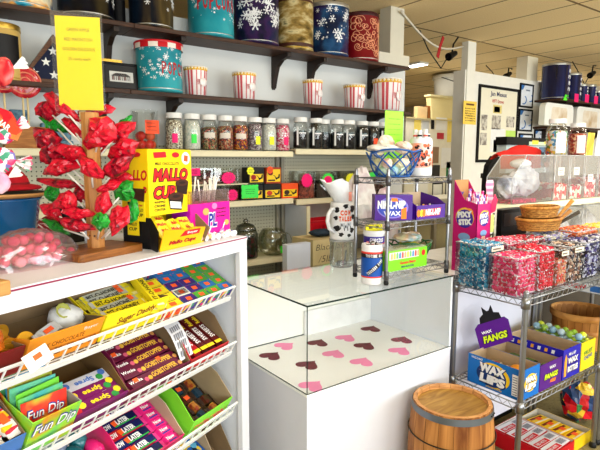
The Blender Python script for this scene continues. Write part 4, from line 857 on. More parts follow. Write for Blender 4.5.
# ---- bag of pink sweets
bc=(UL(12,270)+UL(70,262))/2; 
bm=MU@T(bc.x-.004,bc.y+.05,UZ,0,0,0,1.06)
q=random.Random(11); PKM=[NZ([(226,40,100),(240,90,136)],20,.35,2,coat=.4),NZ([(214,20,76),(236,60,116)],20,.35,2,coat=.4),NZ([(244,120,150),(248,160,180)],20,.35,2,coat=.4)]
n=0
for lay in range(3):
    for gx in range(8):
        for gy in range(4):
            x=-.105+gx*.03+q.uniform(-.004,.004)+(lay%2)*.012; y=-.048+gy*.03+q.uniform(-.004,.004); 
            lim=1-(x/.12)**2-(y/.065)**2
            if lim<lay*.34+.02: continue
            b=MB().ball((0,0,0),.0138,0,9,6,None,(1.1,.85,.9)) 
            solo('pink_sweet',b,PKM[q.randrange(3)],'pink wrapped sweet inside the clear bag at the edge of the display top','candy',bm@T(x,y,.018+lay*.024,q.uniform(0,3)),'pink sweets in the clear bag')
bg=MB(); nu,nv=30,10; vs=[];fs=[]
for j in range(nv+1):
    a=math.pi/2*j/nv
    for u in range(nu):
        th=2*math.pi*u/nu; k=1+.05*math.sin(5*th+j)+q.uniform(-.03,.03)
        vs.append((.14*k*math.cos(a)*math.cos(th),.083*k*math.cos(a)*math.sin(th),.0015+.088*math.sin(a)*(1+q.uniform(-.06,.06))))
for j in range(nv):
    for u in range(nu): v2=(u+1)%nu; fs.append((j*nu+u,j*nu+v2,(j+1)*nu+v2,(j+1)*nu+u))
bg.add(vs,fs,0,True); solo('candy_bag',bg,GLASS((250,240,243),.10,.12,.06),'crumpled clear bag of pink sweets lying on the white display top','bag',bm)
# ---- second stand, mostly out of the picture, with twisted-wrapper lollipops
k0=UL(11,281,UZ+.03)
t=thing('lollipop_stand','pale wooden stand at the frame edge holding white wrapped lollipops','display stand',MU@T(k0.x-.11,k0.y+.09,UZ+.0005))
part('base_board',MB().box(-.11,.11,-.09,.07,0,.032),PALE,t,bev=.004); part('post',MB().prism([(.02*math.cos(math.pi/8+k*math.pi/4),.02*math.sin(math.pi/8+k*math.pi/4)) for k in range(8)],.032,.5),PINE,t)
sd=t.matrix_world.translation; SD=(sd-CAM).dot(_f3)
TW=SP(((246,238,238),(240,226,230),(232,60,110),(246,240,240),(226,120,150),(70,150,120),(240,232,232),(210,40,80),(120,110,180)),110,.35,coat=.2); SWR=NZ([(130,6,24),(196,20,40),(236,110,100),(180,12,34)],18,.3,1,coat=.3,dist=2.5); WB=C((246,243,240),.35,coat=.3)
WL=[(3,72,22,30,'s','red swirled lollipop with a white bow, upper one on the edge stand'),(2,125,30,34,'c','lollipop in an orange and red printed bag on the edge stand'),(3,135,24,18,'w','white wrapped lollipop just under the orange printed bag'),(2,160,26,26,'w','white wrapped lollipop with coloured specks, lower on the edge stand'),(0,182,20,22,'p','pink wrapped lollipop, lowest on the edge stand')]
for i,(px,py,wp,hp,ty,lb) in enumerate(WL):
    P=AP(px,py,sd-_f3*(.02+.0*i),_f3); k=SD/FPX; Q=Matrix((_rt,_up,-_f3)).transposed().to_4x4(); Q.translation=P; r=wp*k/2; rg=random.Random(i+50)
    t=thing('lollipop',lb,'lollipop',Q,'lollipops on the edge stand')
    m={'s':SWR,'c':SP(((230,70,40),(206,20,40),(240,130,60)),40,.35,coat=.3),'w':TW,'p':NZ([(240,130,170),(250,200,214)],14,.3,2,coat=.4)}[ty]
    b=MB()
    if ty=='c':
        pts=[(-r,-r*.4),(r*.9,-r*1.0),(r*1.25,-r*.3),(r*.5,r*.9),(-r*.3,r*1.2),(-r,r)]; b.prism(pts,-.006,.006,0); b.text('CHAR',r*1.4,r*.42,T(.1*r,.1*r,.0075,rad(-38)),1,.03); b.prism([(-r*.6,-r*.35),(r*.5,-r*.8),(r*.3,-.3*r),(-r*.5,.1*r)],.006,.007,2)
        part('wrapped_candy',b,[m,WHT,C((70,14,20),.4)],t)
    else:
        b.ball((0,0,0),r,0,14,8,None,(1,hp/wp,.42),.13 if ty!='s' else .02,rg); part('wrapped_candy',b,m,t)
        w=MB(); 
        dirs=[(.9,.35)] if ty=='s' else ([(1,-.12)] if i==3 else [(1,.55)])
        for dx,dy in dirs:
            a=math.atan2(dy,dx); L=r*1.5; n=6
            for q_ in range(n):
                a0=-.42+.84*q_/n; a1=-.42+.84*(q_+1)/n; z0=.004*(-1)**q_; z1=-z0
                w.add([(r*.8*math.cos(a),r*.8*math.sin(a),0),(r*.8*math.cos(a)+L*math.cos(a+a0),r*.8*math.sin(a)+L*math.sin(a+a0),z0),(r*.8*math.cos(a)+L*math.cos(a+a1),r*.8*math.sin(a)+L*math.sin(a+a1),z1)],[(0,1,2)],0)
        part('wrapper_bow',w,WB if ty in 'sp' else TW,t)
    b=MB(); rt_=Q.inverted()@Vector((sd.x,sd.y,P.z-.05)); b.bar((0,0,-.001),rt_,.003,7); part('stick',b,STK,t)
# ---- blue tub, flat tray and red felt hat
a=UL(42,245); tx=a.x-.075; 
tx+=.035; t=thing('plastic_tub','translucent blue plastic tub under the red hat','tub',MU@T(tx-.02,a.y+.12,UZ+.0008,0,0,0,1.08))
b=MB(); b.lathe([(0,.003),(.088,.003),(.094,.008),(.112,.135),(.117,.138),(.117,.145),(.109,.143),(.091,.012),(0,.01)],36,0); part('tub',b,NZ([(8,80,140),(20,110,170)],5,.15,2,coat=.8),t)
tm=MU@T(tx-.02,a.y+.12,UZ+.0008,0,0,0,1.08)
solo('serving_tray',MB().lathe([(0,0),(.12,0),(.135,.006),(.137,.014),(.131,.012),(.118,.005),(0,.005)],40,0,None,True,lambda i,j:1 if j in (1,2) else 0),[BLK,C((196,140,80),.4)],'flat black tray with a tan rim lying on the blue tub','tray',tm@T(0,0,.1465))
HATM=NZ([(150,8,24),(186,14,32)],20,.9,4)
t=thing('felt_hat','red felt hat resting on the black tray above the blue tub','hat',tm@T(-.005,0,.1615))
b=MB(); 
def wob(i,j): return 0
b.lathe([(0,.012),(.088,.012),(.118,.008),(.124,.012),(.118,.018),(.09,.024)],40,0); part('brim',b,HATM,t)
b=MB(); b.lathe([(.090,.020),(.086,.04),(.074,.058),(.05,.074),(.022,.084),(0,.086)],36,0); part('crown',b,HATM,t); b=MB(); b.lathe([(.0905,.022),(.0895,.030),(.0875,.030)],36,0); part('hat_band',b,C((120,8,20),.8),t)
b=MB(); b.lathe([(0,.001),(.05,.001),(.07,.02),(.066,.02),(.047,.004),(0,.004)],28,0); k1=UL(5,252); solo('glass_dish',b,GLASS((170,210,220),.12),'small clear blue dish at the foot of the blue tub','dish',MU@T(k1.x-.06,k1.y+.055,UZ+.0006))
# ---- striped cloth and dark box behind the tree
a=UL(32,240); c=UL(88,243)
FLM=None
b=MB(); W,H=.19,.13; nx,ny=26,12; vs=[];fs=[];ms=[]
for j in range(ny+1):
    for i in range(nx+1):
        u=i/nx; v=j/ny; vs.append((u*W,v*H,.006+.045*math.sin(v*math.pi*.55)+.012*math.sin(u*9+v*2)*v))
for j in range(ny):
    for i in range(nx): k=j*(nx+1)+i; fs.append((k,k+1,k+nx+2,k+nx+1)); ms.append(1 if (i+j//3)%4==3 else 0)
b.add(vs,fs,ms,True); solo('striped_cloth',b,[C((130,12,34),.8),C((232,226,228),.8)],'folded red and white striped cloth lying behind the lollipop tree','cloth',MU@T(a.x+.055,a.y-.005,UZ+.001,rad(8)))
solo('black_box',MB().box(-.06,.06,0,.04,0,.12),C((26,24,26),.5),'black box standing behind the red and white striped cloth','box',MU@T(a.x+.06,.415,UZ+.0005),bev=.004)
# ---- yellow chocolate cup display carton
YC=C((250,216,8),.45,var=.01); MRD=C((206,24,36),.45); CHO=C((70,38,26),.4); CHD=C((40,22,16),.4); BLKC=C((18,18,20),.5)
_n=(MU.to_3x3()@Vector((0,1,0))); h0=MUi@AP(148,150,MU@Vector((0,.092,0)),_n); h1=MUi@AP(191.5,150,MU@Vector((0,.092,0)),_n); MM=MU@T(h0.x,.092,UZ+.0006,rad(2)); W,Dp,H=h1.x-h0.x,.115,h0.z-UZ
t=thing('chocolate_cup_carton','tall yellow chocolate cup display carton with open tray front','display carton',MM)
b=MB(); b.box(0,W,0,.004,.105,H,0); F=frame((0,-.0009,0),(1,0,0),(0,0,1))
def mt(s,cx,cz,w,h,m,bold=.02,sh=0.,dz=0.): b.text(s,w,h,frame((cx,-.0009-dz,cz),(1,0,0),(0,0,1)),m,bold,sh)
mt('MALLO',W*.5,.232,W*.86,.046,5,.09,.2); mt('MALLO',W*.5,.232,W*.83,.040,1,.03,.2,.0006); mt('CUP',W*.34,.176,W*.54,.046,5,.09,.2); mt('CUP',W*.34,.176,W*.51,.040,1,.03,.2,.0006)
mt('MILK CHOCOLATE',W*.42,.268,W*.56,.010,5,.01); 
for k,s in enumerate(('WHIPPED','CREME','CENTER')): mt(s,W*.22,.146-.012*k,W*.26,.008,5)
b.prism([(W*.12,.285),(W*.40,.288),(W*.38,.306),(W*.10,.303)],.0009,.0013,1,F); mt('Boyer',W*.25,.295,W*.2,.012,4,.02,0,.0008)
b.prism([(W*.62+.018*math.cos(k*.524),.296+.009*math.sin(k*.524)) for k in range(12)],.0009,.0013,1,F); mt('Boyer',W*.62,.296,.024,.006,4,.0,0,.0008)
b.prism([(W*.87+.021*math.cos(k*.35),.285+.021*math.sin(k*.35)) for k in range(18)],.0009,.0013,4,F); b.prism([(W*.87-.011,.276),(W*.87+.009,.273),(W*.87+.011,.293),(W*.87-.008,.296)],.0014,.0018,6,F)
def cup(cx,cz,r):
    b.prism([(cx+r*math.cos(k*.4)*1.05,cz+r*.62+r*.36*math.sin(k*.4)) for k in range(16)],.0014,.0018,2,F)
    b.prism([(cx-r*.82,cz-r*.5),(cx+r*.7,cz-r*.7),(cx+r*1.05,cz+r*.62),(cx-r*1.05,cz+r*.62)],.0012,.0016,3,F); b.prism([(cx+r*.5*math.cos(k*.4),cz+r*.62+r*.15*math.sin(k*.4)) for k in range(16)],.002,.0022,3,F)
cup(W*.76,.185,.031); cup(W*.60,.138,.036); b.prism([(W*.60-.029,.124),(W*.60+.024,.118),(W*.60+.022,.140),(W*.60-.031,.146)],.002,.0024,4,F)
part('header_panel',b,[YC,MRD,CHO,CHD,WHT,BLKC,NORG],t)
b=MB(); FS=frame((0,0,0),(0,1,0),(0,0,1))   # side panels, inner face first
b.prism([(0,.10),(Dp,.10),(Dp,H),(0,H)],-.004,0,0,FS)
FL=frame((-.0049,0,0),(0,-1,0),(0,0,1))
b.text('LLO',.06,.034,frame((-.0046,.034,.232),(0,-1,0),(0,0,1)),1,.04,.2); b.text('P',.018,.034,frame((-.0046,.016,.18),(0,-1,0),(0,0,1)),1,.04,.2)
b.prism([(-.075,.155),(-.02,.15),(-.014,.19),(-.08,.192)],.0,.0006,2,FL); b.prism([(-.085,.112),(-.038,.106),(-.03,.146),(-.09,.148)],.0,.0006,3,FL); b.prism([(-.078,.118),(-.044,.114),(-.042,.13),(-.08,.134)],.0007,.001,4,FL); b.prism([(-.045-.018*math.cos(k*.524),.296+.008*math.sin(k*.524)) for k in range(12)],0,.0006,1,FL)
part('side_panel',b,[YC,MRD,CHO,CHD,WHT],t)
b=MB(); SX=-.030; b.prism([(0,.0),(Dp,0),(Dp,.10),(0,.10)],-.004,0,0,FS); b.add([(-.004,0,0),(-.004,0,.10),(SX*.6-.004,-.028,.09),(SX-.004,-.06,.062),(SX-.004,-.055,0)],[(4,3,2,1,0)],0); b.add([(0,0,0),(0,0,.10),(SX*.6,-.028,.09),(SX,-.06,.062),(SX,-.055,0)],[(0,1,2,3,4)],0); part('black_side',b,[BLKC],t,'plain black lower side')
b=MB(); b.box(W,W+.004,0,Dp,.09,H,0); b.prism([(-.05,.0),(Dp,0),(Dp,.10),(.02,.105),(-.02,.095),(-.075,.05)],0,.004,1,frame((W,0,0),(0,1,0),(0,0,1))); part('side_panel',b,[YC,KIN],t)
part('back_panel',MB().box(0,W,Dp,Dp+.004,0,H),YC,t); part('bottom',MB().box(0,W,-.05,Dp,0,.003),YC,t); part('top_panel',MB().box(0,W,0,Dp,H,H+.003),YC,t)
b=MB(); TF=frame((W/2+SX*.8,-.055,0),(1,0,0),(0,-.32,1)); b.prism([(-W/2,0),(W/2,0),(W/2+.006,.058),(W*.16,.066),(W*.16,.058),(-W/2,.072)],-.003,0,0,TF)
b.prism([(-.02,.040),(W*.38,.040),(W*.40,.058),(0,.058)],.0004,.0008,1,TF); b.text('Boyer',W*.26,.011,TF@T(.04,.049,.0012),4,.02)
b.text('Mallo Cups',W*.66,.017,TF@T(0,.022,.0009),5,.06,.2); b.text('Mallo Cups',W*.64,.013,TF@T(0,.022,.0013),1,.02,.2)
part('tray_front',b,[C((250,186,14),.45,var=.01),MRD,CHO,CHD,WHT,BLKC],t)
YPK=bar_mesh(.07,.045,.014,[C((248,228,30),.35,coat=.3),C((230,200,30),.4),CHO,MRD],lambda b,L,W,H:(b.text('Mallo',L*.5,W*.3,topF(0,W*.12,H),3,.03),b.text('Cup',L*.3,W*.26,topF(0,-W*.22,H),2,.03)))
for i in range(7): place('chocolate_packet',YPK,MM@T(.035+.055*(i%3)+.01*(i//3),-.006+.022*(i//3)-.012,.045+.017*(i//3),rad((10,-15,20,-8,14,-20,5)[i]),rad(50)),'yellow chocolate packet lying in the tray of the tall carton','candy packet','yellow packets in the tray of the tall carton')
HP=MB().box(-.024,.024,-.001,.001,-.062,0,0)
for k,(s,z,m) in enumerate((('Boyer',-.012,2),('MALLO',-.026,1),('CUP',-.042,1))): HP.text(s,.034,.010,frame((0,-.0014,z),(1,0,0),(0,0,1)),m,.03)
HPM=HP.mesh('packet',[C((248,220,20),.4),BLKC,MRD])
for k,(y,z) in enumerate(((.038,.15),(.062,.105))): place('hanging_packet',HPM,MM@T(-.008-.004*k,y,z,rad(-90)),('upper','lower')[k]+' flat yellow packet hanging on the side of the tall chocolate carton','candy packet',None)
solo('paper_card',MB().box(0,.06,0,.002,0,.065),C((206,212,224),.6),'pale blue card leaning behind the lollipop tree post','card',MU@T(tl.x+.05,tl.y+.115,UZ+.0005))
# ---- pink box with white sticks
MG=C((232,16,150),.4,var=.02); a=UL(196,243); c=UL(231,235.5)
PM=MU@T(-.207,.085,UZ+.0005,rad(-3)); W,Dp,H=.205,.09,.128
t=thing('lollipop_tub','magenta printed tub of sticks with a clear rim, beside the yellow carton','tub',PM)
b=MB().box(0,W,0,Dp,0,H,[0,0,0,0,0,3]); b.text('PL',.05,.056,frame((W*.53,-.0012,.066),(1,0,0),(0,0,1)),2,.09,.15); b.text('PL',.045,.048,frame((W*.53,-.002,.066),(1,0,0),(0,0,1)),1,.03,.15)
F=frame((0,-.001,0),(1,0,0),(0,0,1))
for x,z,r,m in ((.075,.098,.016,4),(.12,.115,.014,5),(.185,.05,.013,4),(.16,.02,.012,5)): b.prism([(x+r*math.cos(k*.52),z+r*.8*math.sin(k*.52)) for k in range(12)],0,.0006,m,F)
for x,dx in ((.085,.014),(.165,.012)): b.prism([(x,.022),(x+.005,.020),(x+dx+.005,.044),(x+dx,.046)] if x<.1 else [(x-.004,.03),(x,.03),(x+dx,.05),(x+dx-.005,.052)],0,.0008,2,F)
scribble(b,frame((W*.76,-.0012,.09),(1,.0,0),(-.25,0,1)),.05,.04,3,6,random.Random(4))
part('tub',b,[MG,C((40,40,150),.4),WHT,C((190,16,200),.4),C((250,170,90),.4),C((250,130,190),.4),BLKC],t)
g=MB(); z0,z1=H,H+.045
for x0,x1,y0,y1 in ((.002,W-.002,.0,.002),(.002,W-.002,Dp-.002,Dp),(.0,.002,.0,Dp),(W-.002,W,0,Dp)): g.box(x0,x1,y0,y1,z0,z1)
part('clear_rim',g,GLASS((246,240,244),.08),t)
q=random.Random(6)
for i in range(16):
    x=.02+q.uniform(0,W-.05); b=MB(); l=q.uniform(.05,.10); an=q.uniform(-.5,.5)
    solo('lollipop_stick',b.bar((0,0,0),(l*math.sin(an)*.6,l*.15*q.uniform(-1,1),l),.003,7),STK,'white lollipop stick poking out of the magenta tub','stick',PM@T(min(max(x,.05),W-.05),.02+q.uniform(0,.05),H+.002),'white sticks in the magenta tub')
q=random.Random(8); TC=[C((244,236,226),.4),C((246,200,190),.4),C((120,130,200),.4),C((250,220,150),.4)]
for i in range(11): 
    x=.01+i*.0185; b=MB().ball((0,0,0),.010,0,10,7,None,(1.2,.9,.9)); b.lathe([(.004,.010),(.011,.017)],8,1,Matrix.Rotation(rad(90),4,'Y')).lathe([(.004,-.010),(.011,-.017)],8,1,Matrix.Rotation(rad(90),4,'Y'))
    solo('wrapped_taffy',b,[TC[i%4],C((246,244,240),.4)],'pale wrapped taffy in the row at the foot of the magenta tub','candy',PM@T(x,-.018-.006*(i%2),.0112,rad(80+25*q.uniform(-1,1))),'pale taffies at the foot of the magenta tub')
t=thing('clear_case','small clear case of pink sweets at the end of the white top','case',MU@T(-.105,.215,UZ+.0005))
part('case',MB().box(0,.085,0,.002,0,.036).box(0,.002,.002,.05,0,.036).box(.083,.085,.002,.05,0,.036).box(.002,.083,.048,.05,0,.036),GLASS((226,232,240),.1),t)
for i in range(5): solo('pink_sweet',MB().ball((0,0,0),.008,0,9,6),C((226,30,100),.4),'dark pink sweet inside the small clear case','candy',MU@T(-.09+.014*i,.235+.004*(i%2),UZ+.0095),'dark pink sweets in the small clear case')
# ============================================================ glass display case
CX0,CX1,CY0,CY1,CZ0,CZ1=1.097,1.945,1.449,2.0,.626,.970
LAM=C((226,226,234),.35,var=.012); GEDGE=C((22,44,40),.2); DECK=C((252,252,249),.3,var=.01)
t=thing('display_case','white display case with clear glass upper half and paper hearts inside','display case',T(CX0,CY0,0)); W=CX1-CX0; D=CY1-CY0
part('cabinet_body',MB().box(0,W,0,D,.0,CZ0-.012),LAM,t); part('deck',MB().box(-.002,W+.002,-.002,D+.002,CZ0-.012,CZ0),DECK,t)
GC=GLASS((252,253,253),.03,.01); g=.005
part('front_glass',MB().quad((g,0,CZ0),(W-.012,0,CZ0),(W-.012,0,CZ1-g),(g,0,CZ1-g)),GC,t); part('end_glass',MB().quad((0,D,CZ0),(0,g,CZ0),(0,g,CZ1-g),(0,D,CZ1-g)),GC,t)
tg=MB().quad((-.002,-.004,CZ1),(W+.004,-.004,CZ1),(W+.004,D,CZ1),(-.002,D,CZ1)); part('top_glass',tg,GLASS((253,255,254),.17,.012,.035),t)
e=MB(); e.box(-.003,W+.005,-.006,-.003,CZ1-.005,CZ1+.001).box(-.004,-.001,-.006,D,CZ1-.005,CZ1+.001).box(-.001,.002,-.001,.002,CZ0,CZ1-.005).box(0,W,-.003,-.0005,CZ0,CZ0+.003).box(-.003,-.0005,0,D,CZ0,CZ0+.003).box(0,W-.012,D-.014,D-.012,CZ0,CZ0+.004); part('glass_edges',e,GEDGE,t)
part('back_panel',MB().box(0.001,W,D-.012,D,CZ0,CZ1-.006),C((246,245,234),.35,var=.01),t); part('end_panel',MB().box(W-.012,W,-.001,D-.012,CZ0,CZ1-.006),C((238,243,250),.35,var=.01),t)
part('lower_rail',MB().box(.385,W-.013,D-.03,D-.0145,CZ0,CZ0+.125),C((240,240,238),.4),t)
HPK=C((255,146,194),.6,var=.02); HDK=NZ([(92,14,34),(116,20,44),(80,12,30)],20,.6); HGL=SP(((120,16,44),(80,10,30),(190,60,100),(140,24,54)),220,.4)
def heart(n=28,s=.052):
    p=[]
    for i in range(n):
        a=2*math.pi*i/n; x=16*math.sin(a)**3; y=13*math.cos(a)-5*math.cos(2*a)-2*math.cos(3*a)-math.cos(4*a); p.append((x/16*s,y/16*s))
    return p[::-1]
HM={}
for k,m in (('p',HPK),('d',HDK),('g',HGL)): HM[k]=MB().prism(heart(),0,.0012).mesh('paper_heart',m if False else [m])
hs=[(285,346,'p','pink paper heart nearest the back glass corner'),(271,356,'d','dark red paper heart beside the end glass'),(318,343,'d','dark red paper heart in the middle of the back row'),(346,338,'p','pink paper heart in the back row before the dark one'),(371,329,'d','dark red paper heart furthest back in the case'),
(308,365,'d','dark red paper heart just inside the glass corner edge'),(334,354,'p','pink paper heart at the centre of the case'),(365,346,'d','dark red paper heart beside the two hearts at the white end panel'),(402,340,'g','glittery dark red paper heart near the white end panel'),(312,386,'p','pink paper heart closest to the front corner of the glass'),(362,362,'p','pink paper heart in the front row at its middle'),(400,351,'p','pink paper heart in front of the glittery one')]
for i,(px,py,k,lb) in enumerate(hs):
    P=AZ(px,py,CZ0); solo('paper_heart',HM[k],None,lb,'paper heart',T(P.x,P.y,CZ0+.0004,rad(110+((i*37)%25)-12)),'paper hearts in the display case')
# ============================================================ chrome wire racks
CHR=C((150,152,156),.3,.9,var=.03); DCHR=C((96,96,100),.35,.8,var=.03); BLKR=C((20,20,22),.5)
def wire_rack(t,x0,x1,y0,y1,zs,ztop,pr=.0125,foot=True,step=.028,lip=.028,wr=.0018):
    for x in (x0,x1):
        for y in (y0,y1):
            p=part('post',MB().cyl(pr,.03 if foot else .012,ztop,14,0,T(x,y,0)).lathe([(pr*1.01,ztop),(pr*1.1,ztop+.004),(pr*.6,ztop+.012),(0,ztop+.013)],14,0,T(x,y,0)),CHR,t)
            if foot: part('foot',MB().lathe([(0,0),(pr*1.3,0),(pr*1.5,.008),(pr*1.1,.03),(0,.03)],14,0,T(x,y,0)),BLKR,p)
            for z in zs: part('collar',MB().lathe([(pr*1.0,z-lip-.008),(pr*1.5,z-lip-.007),(pr*1.4,z+.010),(pr,z+.012)],14,0,T(x,y,0)),CHR if pr>.01 else DCHR,p)
    for z in zs:
        s=MB(); a=pr*.9
        for y in (y0,y1):
            s.bar((x0+a,y,z),(x1-a,y,z),wr*1.7); s.bar((x0+a,y,z-lip),(x1-a,y,z-lip),wr*1.7)
            n=max(4,int((x1-x0)/.045)); pts=[(x0+a+(x1-x0-2*a)*i/(2*n),y,z-(lip if i%2 else 0)) for i in range(2*n+1)]; s.tube(pts,wr,5)
        for x in (x0,x1):
            s.bar((x,y0+a,z),(x,y1-a,z),wr*1.7); s.bar((x,y0+a,z-lip),(x,y1-a,z-lip),wr*1.7)
            n=max(3,int((y1-y0)/.045)); s.tube([(x,y0+a+(y1-y0-2*a)*i/(2*n),z-(lip if i%2 else 0)) for i in range(2*n+1)],wr,5)
        n=int((x1-x0)/step)
        for i in range(1,n): x=x0+(x1-x0)*i/n; s.bar((x,y0,z+.001),(x,y1,z+.001),wr)
        for f in (.33,.67): s.bar((x0,y0+(y1-y0)*f,z-.004),(x1,y0+(y1-y0)*f,z-.004),wr*1.4)
        part('wire_shelf',s,CHR,t)
RX0,RX1,RY0,RY1=1.553,1.955,1.495,1.69; RZ=.9715
rt_=thing('tabletop_rack','small chrome three tier wire rack standing on the glass case','rack',T(0,0,RZ))
ZT,ZM,ZB=1.422-RZ,1.234-RZ,1.020-RZ
wire_rack(rt_,RX0,RX1,RY0,RY1,[ZB,ZM,ZT],ZT+.03,.0075,True,.022,.022,.0013)
for o in rt_.children: pass
def rl(z): return RZ+z+.0035
def cyltext(b,s,r,z,h,arc,a0,m,bold=.03,tilt=0.):
    n=len(s)
    for i,ch in enumerate(s):
        k=i-(n-1)/2; a=a0+k*arc
        if ch!=' ': b.text(ch,r*arc*.85,h,frame((r*1.004*math.cos(a),r*1.004*math.sin(a),z+k*tilt),(-math.sin(a),math.cos(a),tilt/(r*arc) if tilt else 0),(0,0,1)),m,bold)
WPL=C((238,238,240),.35,var=.01)
# taffy roll canister in front of the rack
P=AZ(371.5,283.5,CZ1); r=.0375; t=thing('candy_canister','white canister with blue and black label, beside the front post of the tabletop rack','canister',T(P.x,P.y,CZ1+.0015,0,0,0,1.22))
b=MB().lathe([(0,0),(r*.9,0),(r,.006),(r,.135),(r*.96,.142),(r*.9,.142),(r*.9,.13),(0,.12)],36,0); part('body',b,WPL,t)
l=MB(); l.lathe([(r*1.006,.03),(r*1.006,.112)],36,0,mfun=lambda i,j:1 if 25<i<40 and i%36>29 else 0); l.lathe([(r*1.008,.026),(r*1.008,.031)],36,2); l.lathe([(r*1.008,.111),(r*1.008,.118)],36,2); l.lathe([(r*1.009,.097),(r*1.009,.111)],36,1)
A0=-2.0; cyltext(l,'TOOTSIE ROLL',r*1.01,.104,.010,.16,A0,3); 
l.lathe([(0,0)],4,0) if False else None
for i in range(10):
    a=A0-.75+i*.16; z=.036+i*.0045
    l.add([(r*1.009*math.cos(a),r*1.009*math.sin(a),z-.004),(r*1.009*math.cos(a+.17),r*1.009*math.sin(a+.17),z),(r*1.009*math.cos(a+.17),r*1.009*math.sin(a+.17),z+.020),(r*1.009*math.cos(a),r*1.009*math.sin(a),z+.016)],[(0,1,2,3)],1)
cyltext(l,'Tootsie Roll',r*1.014,.064,.012,.125,A0,3,.04,.0042)
part('label',l,[C((20,80,170),.4),C((28,20,24),.4),C((226,60,50),.4),WHT],t)
q=random.Random(3); DRW=[C((60,36,30),.4),C((236,226,222),.4),C((220,120,130),.4)]
for i in range(9):
    a=i*.7; rr=.02*(i>0); b=bar_mesh(.030,.012,.010,[DRW[0 if i%3 else 2],DRW[1]])
    place('wrapped_taffy',b,T(P.x+rr*math.cos(a),P.y+rr*math.sin(a),CZ1+.160+.009*(i%2)+.004,q.uniform(0,3),q.uniform(-.2,.2)),'brown and white wrapped taffy piled in the mouth of the blue labelled canister','candy','taffies in the blue labelled canister')
# white tub with purple label and yellow cards
P=AZ(358,262,CZ1); r=.058; t=thing('candy_canister','white tub with purple lettering and yellow cards, behind the blue labelled canister','canister',T(1.618,1.638,rl(ZB))); r=.047; h=.165
part('body',MB().lathe([(0,0),(r*.92,0),(r,.008),(r,h-.02),(r*1.04,h-.018),(r*1.04,h),(r*.95,h),(r*.95,h-.02),(0,h-.03)],36,0),WPL,t)
l=MB(); l.lathe([(r*1.006,h-.055),(r*1.006,h-.026)],36,0); cyltext(l,'Goetzes',r*1.012,h-.041,.018,.2,-2.05,1); l.lathe([(r*1.007,h-.060),(r*1.007,h-.055)],36,2); l.lathe([(r*1.007,.034),(r*1.007,.038)],36,2)
for i in range(7):
    a=-2.6+i*.19; z=.046+i*.006; l.add([(r*1.006*math.cos(a),r*1.006*math.sin(a),z),(r*1.006*math.cos(a+.2),r*1.006*math.sin(a+.2),z+.006),(r*1.006*math.cos(a+.2),r*1.006*math.sin(a+.2),z+.030),(r*1.006*math.cos(a),r*1.006*math.sin(a),z+.024)],[(0,1,2,3)],0)
cyltext(l,'Cow Tales',r*1.012,.076,.014,.12,-2.05,1,.03,.0056); cyltext(l,'CARAMEL',r*1.01,.104,.010,.17,-2.05,3)
part('label',l,[C((56,40,140),.4),WHT,C((220,60,50),.4),C((190,180,190),.5)],t); part('yellow_cards',MB().box(-.044,.04,-.004,.004,h-.03,h+.024).box(-.03,.046,.012,.018,h-.03,h+.02).box(-.03,-.012,-.0055,-.004,h+.006,h+.018,1).box(.006,.02,-.0055,-.004,h+.006,h+.018,1),[C((248,236,20),.5),C((120,110,20),.6)],t).matrix_local=T(0,0,0,rad(-14))
tub2=t.location.copy()
# clear round tub carrying the cow-patterned jug
P=AZ(341,268,CZ1); t=thing('clear_tub','clear round tub with metal scoops, under the cow patterned jug','tub',T(P.x+.03,P.y+.03,CZ1+.0015)); r=.06
part('tub',MB().lathe([(0,.001),(r*.9,.001),(r,.01),(r,.121),(r*1.05,.124),(r*1.05,.130)],32,0),GLASS((222,230,234),.14),t); part('lid',MB().cyl(r*1.06,.130,.138,32,0),GLASS((226,232,236),.2,.05,.3),t)
jz=CZ1+.0015+.1385; jx,jy=t.location.x,t.location.y
solo('metal_scoop',MB().ball((0,0,0),.026,0,14,8,None,(1.2,.9,.5)).bar((.02,0,.005),(.035,.005,.06),.004,8),C((170,176,182),.25,.9),'metal scoop inside the clear round tub','scoop',T(jx-.01,jy-.01,CZ1+.02))
t=thing('cow_jug','white jug with black cow spots and orange lettering','jug',T(jx,jy,jz+.0005)); r=.062
part('body',MB().lathe([(0,0),(r*.95,0),(r,.01),(r*.97,.17),(r*.93,.185),(r*.88,.185),(r*.9,.17),(r*.9,.02),(0,.015)],36,0),WPL,t)
pts=[(-r*.93,-.01,.15),(-r*1.3,-.012,.152),(-r*1.62,-.014,.13),(-r*1.7,-.014,.095),(-r*1.5,-.013,.06),(-r*.97,-.01,.04)]; part('handle',MB().tube(pts,.0095,10),WPL,t)
l=MB(); q=random.Random(12)
for a,z,s in ((-2.75,.15,.016),(-2.0,.168,.013),(-1.35,.155,.02),(-1.25,.115,.015),(-2.7,.06,.017),(-2.35,.03,.012),(-1.4,.05,.015),(-1.7,.025,.01),(-2.8,.11,.012)):
    F=frame((r*1.004*math.cos(a),r*1.004*math.sin(a),z),(-math.sin(a),math.cos(a),0),(0,0,1)); l.prism([(s*(1+.3*math.sin(3*k+a*7))*math.cos(k*.63),s*.85*(1+.25*math.cos(2*k+a))*math.sin(k*.63)) for k in range(10)],0,.0005,0,F)
cyltext(l,'COW',r*1.008,.135,.026,.30,-2.0,1,.06); cyltext(l,'TALES',r*1.008,.106,.024,.22,-2.0,1,.06)
for a,z in ((-2.25,.068),(-1.95,.06),(-1.7,.07)):
    F=frame((r*1.006*math.cos(a),r*1.006*math.sin(a),z),(-math.sin(a),math.cos(a),0),(0,0,1))
    l.prism([(-.012,0),(.010,0),(.012,.018),(-.012,.018)],0,.0006,2,F); l.prism([(-.006,.003),(0,.003),(0,.012),(-.006,.014)],.0007,.001,0,F)
    for x in (-.011,.006): l.prism([(x,-.012),(x+.004,-.012),(x+.004,0),(x,0)],0,.0006,0,F)
